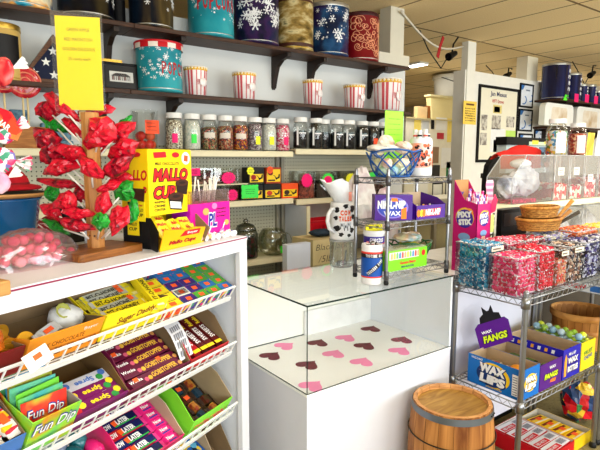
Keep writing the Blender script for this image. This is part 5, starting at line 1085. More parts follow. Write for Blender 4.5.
part('cow_print',l,[C((26,22,24),.5),C((240,96,40),.5),C((200,204,210),.5)],t)
w=MB(); vs=[];fs=[]; n=14
for j in range(7):
    v=j/6
    for i in range(n): a=2*math.pi*i/n; rr=(.035+.035*v)*(1+.2*math.sin(5*a)); vs.append((rr*math.cos(a)-.035*v*1.6,rr*.7*math.sin(a),.172+.115*v+.012*math.sin(3*a)*v))
for j in range(6):
    for i in range(n): k=(i+1)%n; fs.append((j*n+i,j*n+k,(j+1)*n+k,(j+1)*n+i))
w.add(vs,fs,0,True); w.box(-.006,.012,-.052,-.049,.19,.235,1); solo('tissue_bundle',w,[C((244,246,248),.5),C((240,150,130),.5)],'white tissue bundle stuffed in the mouth of the cow patterned jug','paper',T(jx+.004,jy,jz+.001))
# ---- on the small rack
def rp(px,z): P=AY(px,250,RY0); return P.x
# bottom tier: green box and green wire bowl
t=thing('gummy_box','lime green candy box with coloured bears printed on it, bottom tier of the tabletop rack','candy box',T(1.563,RY0+.005,rl(ZB))); W=.255; H=.088; Dp=.085
b=MB().box(0,W,0,Dp,0,H,[0,0,0,0,0,0]); b.box(.012,W*.78,-.0006,0,H*.56,H*.93,1)
for i in range(11): b.box(.02+i*W*.066,.02+i*W*.066+W*.05,-.0012,-.0006,H*.6,H*.84,2+i%5); b.prism([(.02+i*W*.066+W*.025+.005*math.cos(k),H*.86+.005*math.sin(k)) for k in range(6)],.0007,.0011,2+i%5,frame((0,0,0),(1,0,0),(0,0,1)))
b.text('Gummi Bears',W*.4,H*.16,frame((W*.5,-.0012,H*.36),(1,0,0),(0,0,1)),7,.04); b.text('MINI BURGERS',W*.32,H*.1,frame((W*.5,-.0012,H*.15),(1,0,0),(0,0,1)),8,.02); b.prism([(W*.9+.012*math.cos(k*.63),H*.72+.014*math.sin(k*.63)) for k in range(10)],0,.0012,7,frame((0,-.0008,0),(1,0,0),(0,0,1)))
part('box',b,[C((126,214,40),.4),C((236,240,226),.5),C((240,170,120),.5),C((236,220,90),.5),C((120,190,120),.5),C((90,140,200),.5),C((230,90,90),.5),C((214,40,40),.5),C((60,60,120),.5)],t)
part('clear_lid',MB().box(0.004,W-.004,.004,Dp-.004,H+.0005,H+.006),NZ([(120,130,90),(150,156,120),(104,112,80)],10,.2,2,coat=.5),t)
def wire_bowl(name,label,M,r,h,m,fillcols,n=14,rb=.6,sy=1.,grp=None,cat='basket'):
    t=thing(name,label,cat,M); b=MB()
    rim=[(r*math.cos(k*math.pi/18),sy*r*math.sin(k*math.pi/18),h+.012*abs(math.sin(k*math.pi/9))) for k in range(36)]; b.tube(rim,.0042,6,closed=True)
    b.tube([(rb*r*math.cos(k*math.pi/18),sy*rb*r*math.sin(k*math.pi/18),.004) for k in range(36)],.004,6,closed=True)
    for s in (1,-1):
        for i in range(n):
            pts=[]
            for k in range(7):
                v=k/6; a=2*math.pi*i/n+s*v*1.0; rr=r*(rb+(1-rb)*v**.8); pts.append((rr*math.cos(a),sy*rr*math.sin(a),.004+(h-.004)*v))
            b.tube(pts,.0034,5)
    part('woven_frame',b,m,t); part('bottom',MB().lathe([(0,.003),(rb*r*.98,.003)],30,0,Matrix.Scale(sy,4,(0,1,0))),m,t)
    return t
gx=RX1-.115; t=wire_bowl('wire_bowl','green wire bowl heaped with bagged sweets, bottom tier of the tabletop rack',T(gx,RY0+.13,rl(ZB)),.11,.085,C((16,96,40),.3,coat=.5),None,12,.62,.9)
BAGM=NZ([(150,170,150),(200,206,160),(226,190,150),(170,200,210),(110,150,90)],9,.25,3,coat=.4)
q=random.Random(21)
def bag(M,sx,sy,sz,m,label,group,seed=0,jit=.13):
    rg=random.Random(seed); b=MB(); nu,nv=16,9; vs=[];fs=[]
    for j in range(nv+1):
        a=math.pi*j/nv
        for u in range(nu):
            th=2*math.pi*u/nu; k=1+(rg.uniform(-jit,jit) if 0<j<nv else 0); vs.append((sx*k*math.sin(a)*math.cos(th),sy*k*math.sin(a)*math.sin(th),sz*k*math.cos(a)))
    for j in range(nv):
        for u in range(nu): l=(u+1)%nu; fs.append((j*nu+u,(j+1)*nu+u,(j+1)*nu+l,j*nu+l))
    b.add(vs,fs,0,False); return solo('candy_bag',b,m,label,'bag',M,group)
bag(T(gx,RY0+.13,rl(ZB)+.055),.062,.055,.045,NZ([(240,210,90),(200,190,60),(90,150,80)],12,.3,3),'yellow and green bag of sweets low in the green wire bowl','bagged sweets in the green wire bowl',1)
bag(T(gx-.02,RY0+.125,rl(ZB)+.115),.075,.06,.022,BAGM,'pale clear bag lying on top in the green wire bowl','bagged sweets in the green wire bowl',2); bag(T(gx+.045,RY0+.15,rl(ZB)+.105),.03,.05,.03,NZ([(226,200,180),(200,160,130),(230,226,210)],12,.3,3),'tan clear bag at the edge of the green wire bowl','bagged sweets in the green wire bowl',3)
# middle tier: two purple candy boxes
t=thing('candy_box','purple candy box with white lettering in a blue oval, on the tabletop rack','candy box',T(1.572,RY0+.094,rl(ZM),rad(-34))); W=.165; H=.112; Dp=.075
PUR=C((74,22,140),.4,var=.02)
b=MB().box(0,W,0,Dp,0,H); F=frame((0,-.0006,0),(1,0,0),(0,0,1)); b.prism([(W*.47+W*.42*math.cos(k*.26),H*.5+H*.42*math.sin(k*.26)) for k in range(24)],0,.0004,1,F); b.prism([(W*.46+W*.38*math.cos(k*.26),H*.5+H*.36*math.sin(k*.26)) for k in range(24)],.0004,.0008,2,F)
b.text('NIK-L-NIP',W*.74,H*.32,frame((W*.44,-.0018,H*.62),(1,0,0),(0,0,1)),3,.05); b.text('WAX',W*.46,H*.18,frame((W*.46,-.0018,H*.28),(1,0,0),(0,0,1)),3,.03); b.prism([(W*.70,H*.06),(W*.84,H*.06),(W*.84,H*.52),(W*.70,H*.45)],.0009,.0013,4,F); b.prism([(W*.4,H*.74),(W*.62,H*.74),(W*.58,H*.88),(W*.44,H*.88)],.0009,.0012,4,F)
part('box',b,[PUR,C((130,110,210),.4),C((50,70,180),.4),WHT,C((250,130,30),.5)],t)
t=thing('candy_box','open purple candy box with tan inside, on the tabletop rack middle tier','candy box',T(1.735,RY0+.004,rl(ZM))); W=.203; H=.062; Dp=.15
b=MB().box(0,W,0,.003,0,H); F=frame((0,-.0006,0),(1,0,0),(0,0,1))
for i,(x,m) in enumerate(((.08,4),(.18,5),(.26,4))): b.prism([(W*x+.012*math.cos(k*.9),H*.45+.018*math.sin(k*.9)) for k in range(7)],0,.0004,m,F)
b.text('NIK-L-NIP',W*.5,H*.46,frame((W*.56,-.0016,H*.48),(1,0,0),(0,0,1)),3,.05); b.prism([(W*.32,H*.2),(W*.8,H*.2),(W*.84,H*.76),(W*.3,H*.7)],0,.0006,6,F)
ms=[PUR,C((130,110,210),.4),C((50,70,180),.4),WHT,C((250,130,30),.5),C((240,210,60),.5),C((190,60,80),.5)]
part('front_panel',b,ms,t); part('side_panel',MB().prism([(0,0),(Dp,0),(Dp,.11),(.05,.09),(0,H)],0,.003,0,frame((0,0,0),(0,1,0),(0,0,1))),[PUR],t); part('side_panel',MB().prism([(0,0),(Dp,0),(Dp,.11),(.05,.09),(0,H)],0,.003,0,frame((W-.003,0,0),(0,1,0),(0,0,1))),[PUR],t); part('back_panel',MB().box(.003,W-.003,Dp-.003,Dp,0,.11),C((196,170,140),.7),t); part('bottom',MB().box(.003,W-.003,.003,Dp-.003,0,.003),C((196,170,140),.7),t)
q=random.Random(31); WXC=[C((230,70,60),.4),C((240,180,60),.4),C((90,160,80),.4),C((232,224,200),.4)]
for i in range(8): solo('wax_bottle',MB().lathe([(0,0),(.009,0),(.010,.004),(.010,.026),(.004,.036),(.005,.046),(0,.047)],12,0),WXC[i%4],'little wax bottle sweet in the open purple box','candy',T(1.735+.022+.023*(i%8),RY0+.03+.035*(i%2),rl(ZM)+.014,0,rad(-20)),'wax bottle sweets in the open purple box')
solo('paper_sheet',MB().box(0,.09,0,.002,0,.075).box(0,.085,-.001,0,0,.01),C((240,226,180),.6),'cream card tucked in the open purple box','card',T(1.755,RY0+.09,rl(ZM)+.004,0,rad(-35)))
# top tier: blue woven basket, tall white tub, clear bags
t=wire_bowl('woven_basket','bright blue woven plastic basket of bagged sweets on top of the tabletop rack',T(1.685,RY0+.10,rl(ZT)),.122,.108,C((14,84,160),.3,coat=.4),None,9,.62,.95)
cols=[NZ([(150,206,220),(120,190,210),(220,240,240)],10,.3,2),NZ([(232,220,160),(240,236,200)],10,.3,2),NZ([(170,214,170),(226,240,220)],10,.3,2),NZ([(240,180,160),(246,226,210)],10,.3,2)]
names=['pale blue','cream','pale green','peach']; n_=0
for i in range(12):
    a=i*2*math.pi/12; rr=.062 if i%2 else .045; bag(T(1.675+rr*1.1*math.cos(a)*.9,RY0+.10+rr*math.sin(a)*.85,rl(ZT)+.03+.030*(i%2)),.022,.022,.022,cols[i%4],'%s bagged sweet showing through the blue woven basket'%names[i%4],'%s bagged sweets in the blue basket'%names[i%4],i)
CLB=GLASS((240,240,240),.16,.15,.25)
bag(T(1.62,RY0+.10,rl(ZT)+.125),.075,.06,.018,NZ([(226,222,214),(196,190,180),(238,236,230)],12,.35,3),'white plastic bag lying over the rim of the blue woven basket','bags on the blue basket',41); bag(T(1.68,RY0+.14,rl(ZT)+.148),.05,.02,.036,NZ([(150,136,120),(200,186,170),(230,150,120)],14,.25,3,coat=.3),'clear upright bag behind the blue woven basket rim','bags on the blue basket',42); bag(T(1.745,RY0+.10,rl(ZT)+.13),.045,.035,.028,NZ([(216,200,186),(206,170,150),(236,228,220)],12,.3,3),'pale paper bag between the blue basket and the tall tub','bags on the blue basket',43)
t=thing('candy_canister','tall white tub with orange and black print on top of the tabletop rack','canister',T(1.868,RY0+.10,rl(ZT))); r=.052; h=.215
part('body',MB().lathe([(0,0),(r*.96,0),(r,.006),(r,h*.72),(r*.95,h*.78),(r*.95,h*.8)],36,0),WPL,t)
l=MB().lathe([(r*1.006,.04),(r*1.006,h*.70)],36,0); q=random.Random(44)
for i in range(46):
    a=q.uniform(-3.0,-.6); z=q.uniform(.05,h*.66); s=q.uniform(.004,.011); F=frame((r*1.01*math.cos(a),r*1.01*math.sin(a),z),(-math.sin(a),math.cos(a),0),(0,0,1)); l.prism([(s*(1+.4*math.sin(k*2.1+i))*math.cos(k*.8),s*math.sin(k*.8)) for k in range(8)],0,.0004,1 if i%2 else 2,F)
part('label',l,[NZ([(250,240,234),(246,150,120),(250,244,238)],9,.5,2),C((244,100,60),.5),C((30,26,30),.5)],t)
q=random.Random(5)
for i in range(7): 
    a=i*.9; part('striped_stick',MB().cyl(.010,h*.6,h*(.9+.1*q.random()),10,0,T(.03*math.cos(a),.03*math.sin(a),0)).cyl(.0104,h*.84,h*.88,10,1,T(.03*math.cos(a),.03*math.sin(a),0)),[C((240,236,232),.5),(C((40,36,40),.5),C((220,90,70),.5))[i%2]],t)
P=AP(389,141,(1.70,RY0+.19,1.5),Vector((0,1,0)))
M=frame((1.63+.0,RY0+.20,rl(ZT)),(1,0,0),(0,0,1)); k=(AY(389,140,RY0+.2)-CAM).dot(_f3)/FPX; a0=AY(384.5,150,RY0+.2); a1=AY(402.5,150,RY0+.2); zt=AY(393,111,RY0+.2).z
t=thing('handwritten_sign','lime green handwritten sign standing behind the blue woven basket','sign',T((a0.x+a1.x)/2,RY0+.2,rl(ZT))); w=a1.x-a0.x; h=zt-rl(ZT)
b=MB().box(-w/2,w/2,0,.0016,.03,h); scribble(b,frame((0,-.0008,h*.72),(1,0,0),(0,0,1)),w*.7,h*.4,5,1,random.Random(77),.001); part('card',b,[C((150,232,60),.5,var=.01),C((50,90,30),.6)],t); part('holder',MB().box(-.03,.03,-.012,.014,0,.03),GLASS((235,240,238),.15),t)
# ============================================================ barrel
t=thing('wooden_barrel','small wooden keg with a grey steel hoop standing in front of the display case','barrel',T(1.722,1.262,0))
def brad(z): v=(z-.24)/.26; return .178-.017*v*v
b=MB(); n=18; rg=random.Random(4)
for i in range(n):
    a0=2*math.pi*i/n+.004; a1=2*math.pi*(i+1)/n-.004; vs=[];zs=[.003+.497*j/10 for j in range(11)]; off=rg.uniform(-.0008,.0008)
    for z in zs:
        r=brad(z)+off
        for a in (a0,(a0+a1)/2,a1): vs.append((r*math.cos(a),r*math.sin(a),z))
    fs=[(j*3+k,j*3+k+1,(j+1)*3+k+1,(j+1)*3+k) for j in range(10) for k in range(2)]; b.add(vs,fs,0,True)
    r0=brad(.5)+off; b.add([(r*math.cos(a),r*math.sin(a),z) for z,r in ((.5,r0),(.5,r0-.016),(.478,r0-.018)) for a in (a0,a1)],[(0,1,3,2),(2,3,5,4)],1)
b.lathe([(brad(.003)-.004,.003),(brad(.25)-.004,.25),(brad(.5)-.006,.497)],36,2)
part('staves',b,[WOOD((112,60,22),(204,140,74),5,(2.6,2.6,.22),.5,2.),WOOD((180,120,66),(226,172,110),4),C((52,34,20),.8)],t)
part('head',MB().cyl(brad(.48)-.014,.468,.482,40,0),WOOD((132,92,34),(188,146,70),5,(.8,4,1),.45,2.5),t)
h=MB(); h.lathe([(brad(.468)+.0025,.468),(brad(.495)+.0025,.495)],48,0)
for a in (-1.25,-1.15,-1.35): h.ball(((brad(.47)+.003)*math.cos(a),(brad(.47)+.003)*math.sin(a),.482),.0035,1,8,5)
part('steel_hoop',h,[C((112,118,124),.4,.7),C((50,52,56),.5,.6)],t)
part('wire_hoop',MB().tube([((brad(.345)+.003)*math.cos(k*.131),(brad(.345)+.003)*math.sin(k*.131),.372) for k in range(48)],.0028,6,closed=True),C((52,46,40),.5,.5),t)
part('steel_hoop',MB().lathe([(brad(.05)+.0025,.035),(brad(.07)+.0025,.07)],48,0),C((112,118,124),.4,.7),t)
# ============================================================ chrome racks
X0,X1,Y0,Y1=1.998,2.735,1.118,1.47; ZT,ZM,ZB=.915,.452,.06
wire_rack(thing('storage_rack','tall chrome wire rack beside the display case, holding bins of wrapped taffy','rack',T(0,0,0)),X0,X1,Y0,Y1,[ZT,ZM],ZT+.03)
wire_rack(thing('storage_rack','second chrome wire rack at the picture edge, holding the bushel basket','rack',T(0,0,0)),2.782,3.42,Y0,Y1,[ZT,ZM],ZT+.03)
TOP=ZT+.0035; MID=ZM+.0035
# white counter behind the racks
t=thing('counter_cabinet','long white counter cabinet with a black kick base behind the chrome racks','cabinet',T(2.0,1.5,0))
part('body',MB().box(0,.74,0,.6,.1,.91),C((222,222,234),.4,var=.012),t); part('kick_base',MB().box(0.0,.74,.08,.58,0,.1),C((16,16,18),.6),t); part('worktop',MB().box(-.01,2.0,-.002,.62,.9102,.925),C((224,222,214),.4),t); part('far_body',MB().box(.74,2.0,.14,.6,0,.91),C((70,62,52),.8),t)
# ---- taffy
def piece(c,L=.026,r=.0058,white=(246,242,244)):
    b=MB(); M=Matrix.Rotation(rad(90),4,'Y'); b.lathe([(r*.4,-L*.38),(r,-L*.30),(r*1.05,0),(r,L*.30),(r*.4,L*.38)],8,0,M,mfun=lambda i,j:0)
    for s in (1,-1):
        for k in range(5):
            a0=-.55+k*.22; a1=a0+.22; z=.0022*(-1)**k; x=s*L*.36
            b.add([(x,0,0),(x+s*L*.36*math.cos(a0),L*.36*math.sin(a0)*1.25,z),(x+s*L*.36*math.cos(a1),L*.36*math.sin(a1)*1.25,-z)],[(0,1,2)],1)
    return b.mesh('taffy',[c,C(white,.4,var=.02,coat=.2)])
def M_(c): return C(c,.35,coat=.25)
def rotR(q): return Matrix.Rotation(q.uniform(0,6.28),4,'X')@Matrix.Rotation(q.uniform(-.5,.5),4,'Y')
NIND=[0]
def taffy_bin(x0,x1,y0,y1,h,fill,cols,core,label,cname,ind=False,z=None,tagl=True,tops=None,heap=.0):
    """open clear bin; candies on the faces the room shows, over a heaped core"""
    zb=(TOP if z is None else z)+.0005; W,D=x1-x0,y1-y0
    t=thing('candy_bin',label,'bin',T(x0,y0,zb),'clear bins of wrapped taffy'); g=MB()
    g.quad((0,0,.001),(W,0,.001),(W,0,h),(0,0,h)).quad((0,D,.001),(0,0,.001),(0,0,h),(0,D,h)).quad((W,0,.001),(W,D,.001),(W,D,h),(W,0,h)).quad((W,D,.001),(0,D,.001),(0,D,h),(W,D,h)).quad((0,0,.001),(0,D,.001),(W,D,.001),(W,0,.001))
    part('walls',g,GLASS((244,246,248),.04,.03),t)
    e=MB(); e.tube([(0,0,h),(W,0,h),(W,D,h),(0,D,h)],.0022,6,closed=True); part('rim',e,GLASS((236,240,242),.25,.1,.25),t)
    if tagl: part('price_label',MB().box(W*.25,W*.85,-.002,-.0006,h-.03,h-.008,0).box(W*.3,W*.7,-.0026,-.002,h-.023,h-.016,1),[C((232,226,206),.5),C((120,110,100),.6)],t)
    q=random.Random(int(x0*1000+y0*77)); sp=.0185; ms=[piece(c) for c in cols]; wm=MB(); H=h*fill; sp=.0182
    i_=.014
    core_=MB().box(i_,W-i_,i_,D-i_,.006,H-.008)
    spots=[]
    nz=int((H-.01)/(sp*.86))
    for kz in range(nz):
        z_=.013+kz*(H-.02)/max(1,nz-1)
        n=int(W/sp/1.12)
        for kx in range(n): spots.append((0,(kx+.5+(.3 if kz%2 else -.0))/(n+.3)*W,.0105,z_))
        n=int(D/sp/1.12)
        for ky in range(1,n): spots.append((1,.0105,(ky+.5+(.3 if kz%2 else 0))/(n+.3)*D,z_))
    nx,ny=int(W/sp/1.1),int(D/sp/1.1)
    for kx in range(nx):
        for ky in range(ny): 
            u,v=(kx+.5)/nx,(ky+.5)/ny; spots.append((2,u*W,v*D,H+.002+heap*math.sin(u*3.14)*math.sin(v*3.14)+q.uniform(0,.008)))
    for f,x,y,z_ in spots:
        mx_=.0115 if f==1 else .022; my_=.0115 if f==0 else .022; x=min(max(x+q.uniform(-.003,.003),mx_),W-mx_); y=min(max(y+q.uniform(-.003,.003),my_),D-my_); z_+=q.uniform(-.002,.002); z_=max(.022,z_)
        a=q.uniform(-1.5,1.5)
        M=T(x,y,z_)@(Matrix.Rotation(a,4,'Y') if f==0 else (Matrix.Rotation(math.pi/2,4,'Z')@Matrix.Rotation(a,4,'Y') if f==1 else Matrix.Rotation(a*2,4,'Z')))@Matrix.Rotation(math.pi/2 if f<2 else 0,4,'X')
        k=q.randrange(len(ms))
        if ind and NIND[0]<298:
            NIND[0]+=1; place('wrapped_taffy',ms[k],T(x0,y0,zb)@M,cname+' in the '+label.split(' of ')[0],'candy',cname+' in the '+label.split(' of ')[0])
        else:
            me=ms[k]; b0=len(wm.v); wm.v.extend([tuple(M@v.co) for v in me.vertices]); 
            for p in me.polygons: wm.f.append(tuple(i+b0 for i in p.vertices)); wm.m.append(p.material_index if p.material_index==0 and False else (1+k if p.material_index==0 else 0)); wm.s.append(False)
    nb=len(wm.v)
    wm.add(core_.v,core_.f,len(ms)+1)
    solo('taffy_heap',wm,[C((246,242,244),.4,var=.02)]+[m.materials[0] for m in ms]+[core],'heaped '+cname+' filling its clear bin','candy',T(x0,y0,zb),'taffy filling the bins','stuff')
    return t
H=.178
BLU=SP(((26,110,150),(50,150,190),(200,226,236),(20,90,130)),60,.5,.4); PNK=SP(((226,60,110),(240,120,160),(250,220,230),(200,40,90)),60,.5,.4); RDW=SP(((206,20,50),(236,60,80),(250,230,232),(180,14,40)),60,.5,.4); BRN=SP(((120,66,50),(190,150,130),(60,40,40),(236,222,206)),60,.5,.4); PRP=SP(((40,34,80),(90,80,140),(230,228,240),(24,22,50)),60,.5,.4)
taffy_bin(1.962,2.115,1.292,1.452,H*1.16,.97,[M_((24,120,164)),M_((40,146,188)),M_((16,98,142)),M_((80,170,204))],BLU,'clear bin of blue taffy at the inner corner of the rack','blue and white wrapped taffy',True)
taffy_bin(1.972,2.13,1.14,1.283,H*.96,.97,[M_((236,56,120)),M_((226,40,90)),M_((244,110,150)),M_((200,40,70))],PNK,'front corner bin of pink and white taffy','pink and white wrapped taffy',True,tagl=False)
taffy_bin(2.137,2.285,1.14,1.283,H*1.02,.97,[M_((216,18,50)),M_((236,40,70)),M_((190,14,44))],RDW,'second front bin of red and white taffy','red and white wrapped taffy',True,heap=.01,tagl=False)
taffy_bin(2.293,2.40,1.14,1.283,H*.98,.62,[M_((200,110,80)),M_((216,60,50)),M_((226,170,130))],SP(((200,120,90),(220,70,60),(236,200,180)),60,.5,.4),'third front bin of peach and red taffy, only half full','peach and red wrapped taffy')
taffy_bin(2.408,2.55,1.14,1.283,H,.95,[M_((60,44,44)),M_((150,100,80)),M_((226,196,170)),M_((40,34,50))],BRN,'fourth front bin of brown and cream taffy','brown and cream wrapped taffy')
taffy_bin(2.558,2.715,1.14,1.283,H*1.02,.97,[M_((44,38,96)),M_((70,60,130)),M_((30,26,60)),M_((200,200,226))],PRP,'fifth front bin of dark purple and white taffy','purple and white wrapped taffy',tagl=False)
taffy_bin(2.137,2.285,1.295,1.44,H*1.1,.99,[M_((240,90,120)),M_((246,140,160)),M_((230,60,90))],PNK,'back row bin of rose pink taffy, behind the red front bin','rose pink wrapped taffy',tagl=False,heap=.012)
taffy_bin(2.293,2.49,1.295,1.44,H*1.1,.97,[M_((196,40,60)),M_((236,120,130)),M_((120,40,50))],RDW,'back row bin of pale red taffy, in front of the wicker baskets','pale red wrapped taffy',tagl=False)
taffy_bin(2.498,2.715,1.295,1.44,H*1.1,.97,[M_((200,200,226)),M_((230,220,190)),M_((140,130,180))],PRP,'back row bin of lilac and cream taffy','lilac and cream wrapped taffy',tagl=False)
taffy_bin(2.80,3.0,1.14,1.283,H,.95,[M_((90,84,140)),M_((230,226,236)),M_((60,50,100))],PRP,'first bin on the second rack of violet taffy','violet wrapped taffy',tagl=False)
taffy_bin(2.80,3.05,1.295,1.44,H*1.1,.97,[M_((244,120,60)),M_((250,150,90)),M_((240,90,50))],SP(((244,120,60),(250,170,110),(236,90,50)),60,.5,.4),'back bin on the second rack of orange taffy','orange wrapped taffy',tagl=False,heap=.012)
taffy_bin(3.06,3.3,1.295,1.44,H*1.1,.97,[M_((246,214,70)),M_((250,230,130)),M_((240,190,50))],SP(((246,214,70),(250,236,150),(236,190,50)),60,.5,.4),'back bin on the second rack of yellow taffy','yellow wrapped taffy',tagl=False,heap=.012)
# ---- tall magenta stick carton on the counter
c0=AY(476,240,1.515); px=c0.x; zt=AY(455,180,1.65).z; W,D,zb=.118,.142,.9255
t=thing('candy_stick_carton','tall magenta carton of powder candy sticks behind the blue taffy bin','display carton',T(px,1.515,zb)); MGC=C((196,12,110),.4,var=.03); Hf=AY(484,204,1.515).z-zb; Hb=zt-zb
def logo(b,F,s):
    b.prism([(s*1.05*math.cos(k*.4),s*math.sin(k*.4)) for k in range(16)],0,.0005,1,F); b.prism([(s*(.5+.45*math.cos(k*.3)),s*(.55+.4*math.sin(k*.3))) for k in range(21)],.0005,.0007,3,F)
    b.prism([(s*.98*math.cos(k*.4),s*.92*math.sin(k*.4)-.1*s) for k in range(16)],.0007,.0009,4,F)
    b.text('PIXY',s*1.7,s*.62,F@T(0,s*.32,.0013,.12),2,.08); b.text('STIX',s*1.5,s*.62,F@T(.05*s,-s*.42,.0013,.12),2,.08)
    b.prism([(s*.7*math.cos(k*.52),-s*1.9+s*.4*math.sin(k*.52)) for k in range(12)],0,.0006,5,F); b.prism([(s*.4*math.cos(k*.52),-s*2.5+s*.35*math.sin(k*.52)) for k in range(12)],0,.0006,6,F)
mm=[MGC,C((250,200,60),.4),WHT,C((250,160,60),.4),C((60,40,150),.4),C((130,170,220),.4),C((246,190,170),.4)]
b=MB().box(0,W,0,.003,0,Hf); logo(b,frame((W*.5,-.0008,Hf-.072),(1,0,0),(0,0,1)),.040); part('front_panel',b,mm,t)
b=MB().prism([(0,0),(D,0),(D,Hb),(D*.55,Hf+.02),(0,Hf)],0,.003,0,frame((0,0,0),(0,1,0),(0,0,1))); logo(b,frame((-.0008,D*.5,Hf-.072),(0,-1,0),(0,0,1)),.052); part('side_panel',b,mm,t)
part('side_panel',MB().prism([(0,0),(D,0),(D,Hb),(D*.55,Hf+.02),(0,Hf)],0,.003,0,frame((W-.003,0,0),(0,1,0),(0,0,1))),mm,t)
b=MB().box(.003,W-.003,D-.003,D,0,Hb); b.text('Pixy',W*.6,.03,frame((W*.35,D-.0042,Hb-.07),(1,0,0),(0,0,1)),1,.03); part('back_panel',b,[C((190,140,90),.7),C((60,60,170),.5)],t); part('bottom',MB().box(.003,W-.003,.003,D-.003,0,.003),MGC,t)
q=random.Random(14); SC=[SP(((240,80,160),(250,230,240),(220,40,130)),70,.35),SP(((236,236,246),(120,90,190),(246,160,200)),70,.35),SP(((226,40,70),(250,220,220)),70,.35)]
for i in range(12):
    x=.016+(i%6)*.017; y=.02+(i//6)*.05; hh=Hf+.02+q.uniform(0,.055)
    place('candy_stick',MB().box(-.0065,.0065,-.004,.004,0,hh).mesh('stick',[SC[i%3]]),T(px+x,1.515+y,zb+.004,q.uniform(-.3,.3)),'printed powder candy stick standing in the tall magenta carton','candy','powder candy sticks in the magenta carton')
solo('paper_tag',MB().prism([(-.02,0),(.03,.01),(.045,.07),(.02,.1),(-.01,.05)],-.001,.001,0,frame((0,0,0),(1,0,0),(0,0,1))),C((250,40,90),.5),'bright pink paper tag beside the magenta stick carton','tag',T(px+W+.03,1.53,1.225)).parent=None
solo('mini_box',MB().box(0,.055,0,.05,0,.30).box(.005,.05,-.0006,0,.2,.29,1),[SP(((40,60,30),(200,210,120),(240,240,230),(60,60,60)),60,.4),C((214,226,130),.4)],'narrow green and white box right behind the pink paper tag','candy box',T(px+W+.01,1.535,zb))
# ---- upper clear bins on their cream shelf behind the racks
t=thing('bin_shelf','cream shelf raised on supports behind the racks, carrying the upper clear bins','shelf',T(2.52,1.625,0)); SH=1.243
part('board',MB().box(0,2.1,0,.215,SH-.012,SH).box(0,2.1,0,.012,SH-.036,SH-.012),C((246,238,200),.5,var=.02),t)
for x in (.03,.72,1.45,2.05): part('support',MB().box(x,x+.02,.19,.21,.926,SH-.012),C((228,226,214),.5),t)
CL2=GLASS((250,250,249),.04,.06,.09)
def big_bin(x0,x1,y0,y1,z,h,label,slope=.0,lft=0.):
    if lft:
        W,D=x1-x0,y1-y0; t=thing('clear_bin',label,'bin',T(x0,y0,z+.0006),'clear bins on the counter behind the racks'); P=[(0,0),(W,0),(W,h),(W*.32,h),(0,h-lft)]; g=MB()
        for y in (0,D): g.add([(p[0],y,p[1]) for p in P],[(0,1,2,3,4)])
        for i in range(5): a,c=P[i],P[(i+1)%5]; g.quad((a[0],0,a[1]),(c[0],0,c[1]),(c[0],D,c[1]),(a[0],D,a[1]))
        part('walls',g,CL2,t); e=MB()
        for y in (0,D): e.tube([(p[0],y,p[1]) for p in P],.003,6,closed=True)
        for p in P[2:]: e.bar((p[0],0,p[1]),(p[0],D,p[1]),.003)
        part('edges',e,GLASS((246,248,248),.3,.1,.35),t); return t
    W,D=x1-x0,y1-y0; t=thing('clear_bin',label,'bin',T(x0,y0,z+.0006),'clear bins on the counter behind the racks'); g=MB()
    g.quad((0,0,.001),(W,0,.001),(W,0,h-slope),(0,0,h-slope)).quad((0,D,.001),(0,0,.001),(0,0,h-slope),(0,D,h)).quad((W,0,.001),(W,D,.001),(W,D,h),(W,0,h-slope)).quad((W,D,.001),(0,D,.001),(0,D,h),(W,D,h)); g.quad((0,0,.001),(0,D,.001),(W,D,.001),(W,0,.001)); part('walls',g,CL2,t)
    part('lid',MB().quad((0,0,h-slope),(W,0,h-slope),(W,D,h),(0,D,h)),CL2,t); e=MB(); e.tube([(0,0,h-slope),(W,0,h-slope),(W,D,h),(0,D,h)],.003,6,closed=True)
    for x,y,k in ((0,0,h-slope),(W,0,h-slope)): e.bar((x,y,.002),(x,y,k),.003)
    part('edges',e,GLASS((246,248,248),.3,.1,.35),t); return t
big_bin(2.72,3.17,1.645,1.81,SH,.285,'wide clear bin holding white bags, on the cream shelf',.0,.13)
for i,(a,c,lb,m,f) in enumerate(((3.19,3.37,'first narrow clear bin after the wide one',SP(((236,110,110),(240,236,220),(220,80,70)),40,.5,.4),.35),(3.39,3.57,'second narrow clear bin after the wide one',SP(((200,226,200),(210,60,80),(240,240,230)),40,.5,.4),.3),(3.59,3.77,'third narrow clear bin after the wide one',SP(((226,150,140),(200,60,80),(240,230,226)),40,.5,.4),.45),(3.79,3.97,'fourth narrow clear bin after the wide one',SP(((160,80,70),(236,220,210),(120,60,60)),40,.5,.4),.5))):
    big_bin(a,c,1.645,1.81,SH,.285,lb+' on the cream shelf'); h=.285*f; w=c-a
    b=MB().box(.006,w-.006,.006,.155,.004,h); rg=random.Random(i)
    for k in range(50): b.ball((rg.uniform(.02,w-.02),rg.uniform(.016,.145),h),rg.uniform(.008,.013),0,7,5)
    solo('candy_pieces',b,m,'loose candy low in the '+lb,'candy',T(a,1.645,SH+.001),'loose candy in the narrow clear bins','stuff')
    solo('price_label',MB().box(0,.075,0,.001,0,.05).box(.008,.06,-.0005,0,.03,.036,1).box(.008,.05,-.0005,0,.018,.022,1),[C((240,236,226),.5),C((130,120,114),.6)],'paper price label on the '+lb,'label',T(a+.04,1.6425,SH+.16 if i!=2 else SH+.11),'price labels on the narrow clear bins')
bag(T(2.99,1.735,SH+.125),.15,.06,.09,NZ([(226,226,230),(190,190,198),(240,240,242)],7,.3,3,coat=.3),'big crumpled white bag in the wide clear bin','bags in the wide clear bin',51)
bag(T(2.82,1.735,SH+.095),.07,.06,.07,NZ([(40,46,70),(150,156,176),(224,224,232),(30,34,50)],9,.3,4,coat=.4,pos=[.3,.45,.6,.72]),'dark blue and clear crinkled bag in the wide clear bin','bags in the wide clear bin',52)
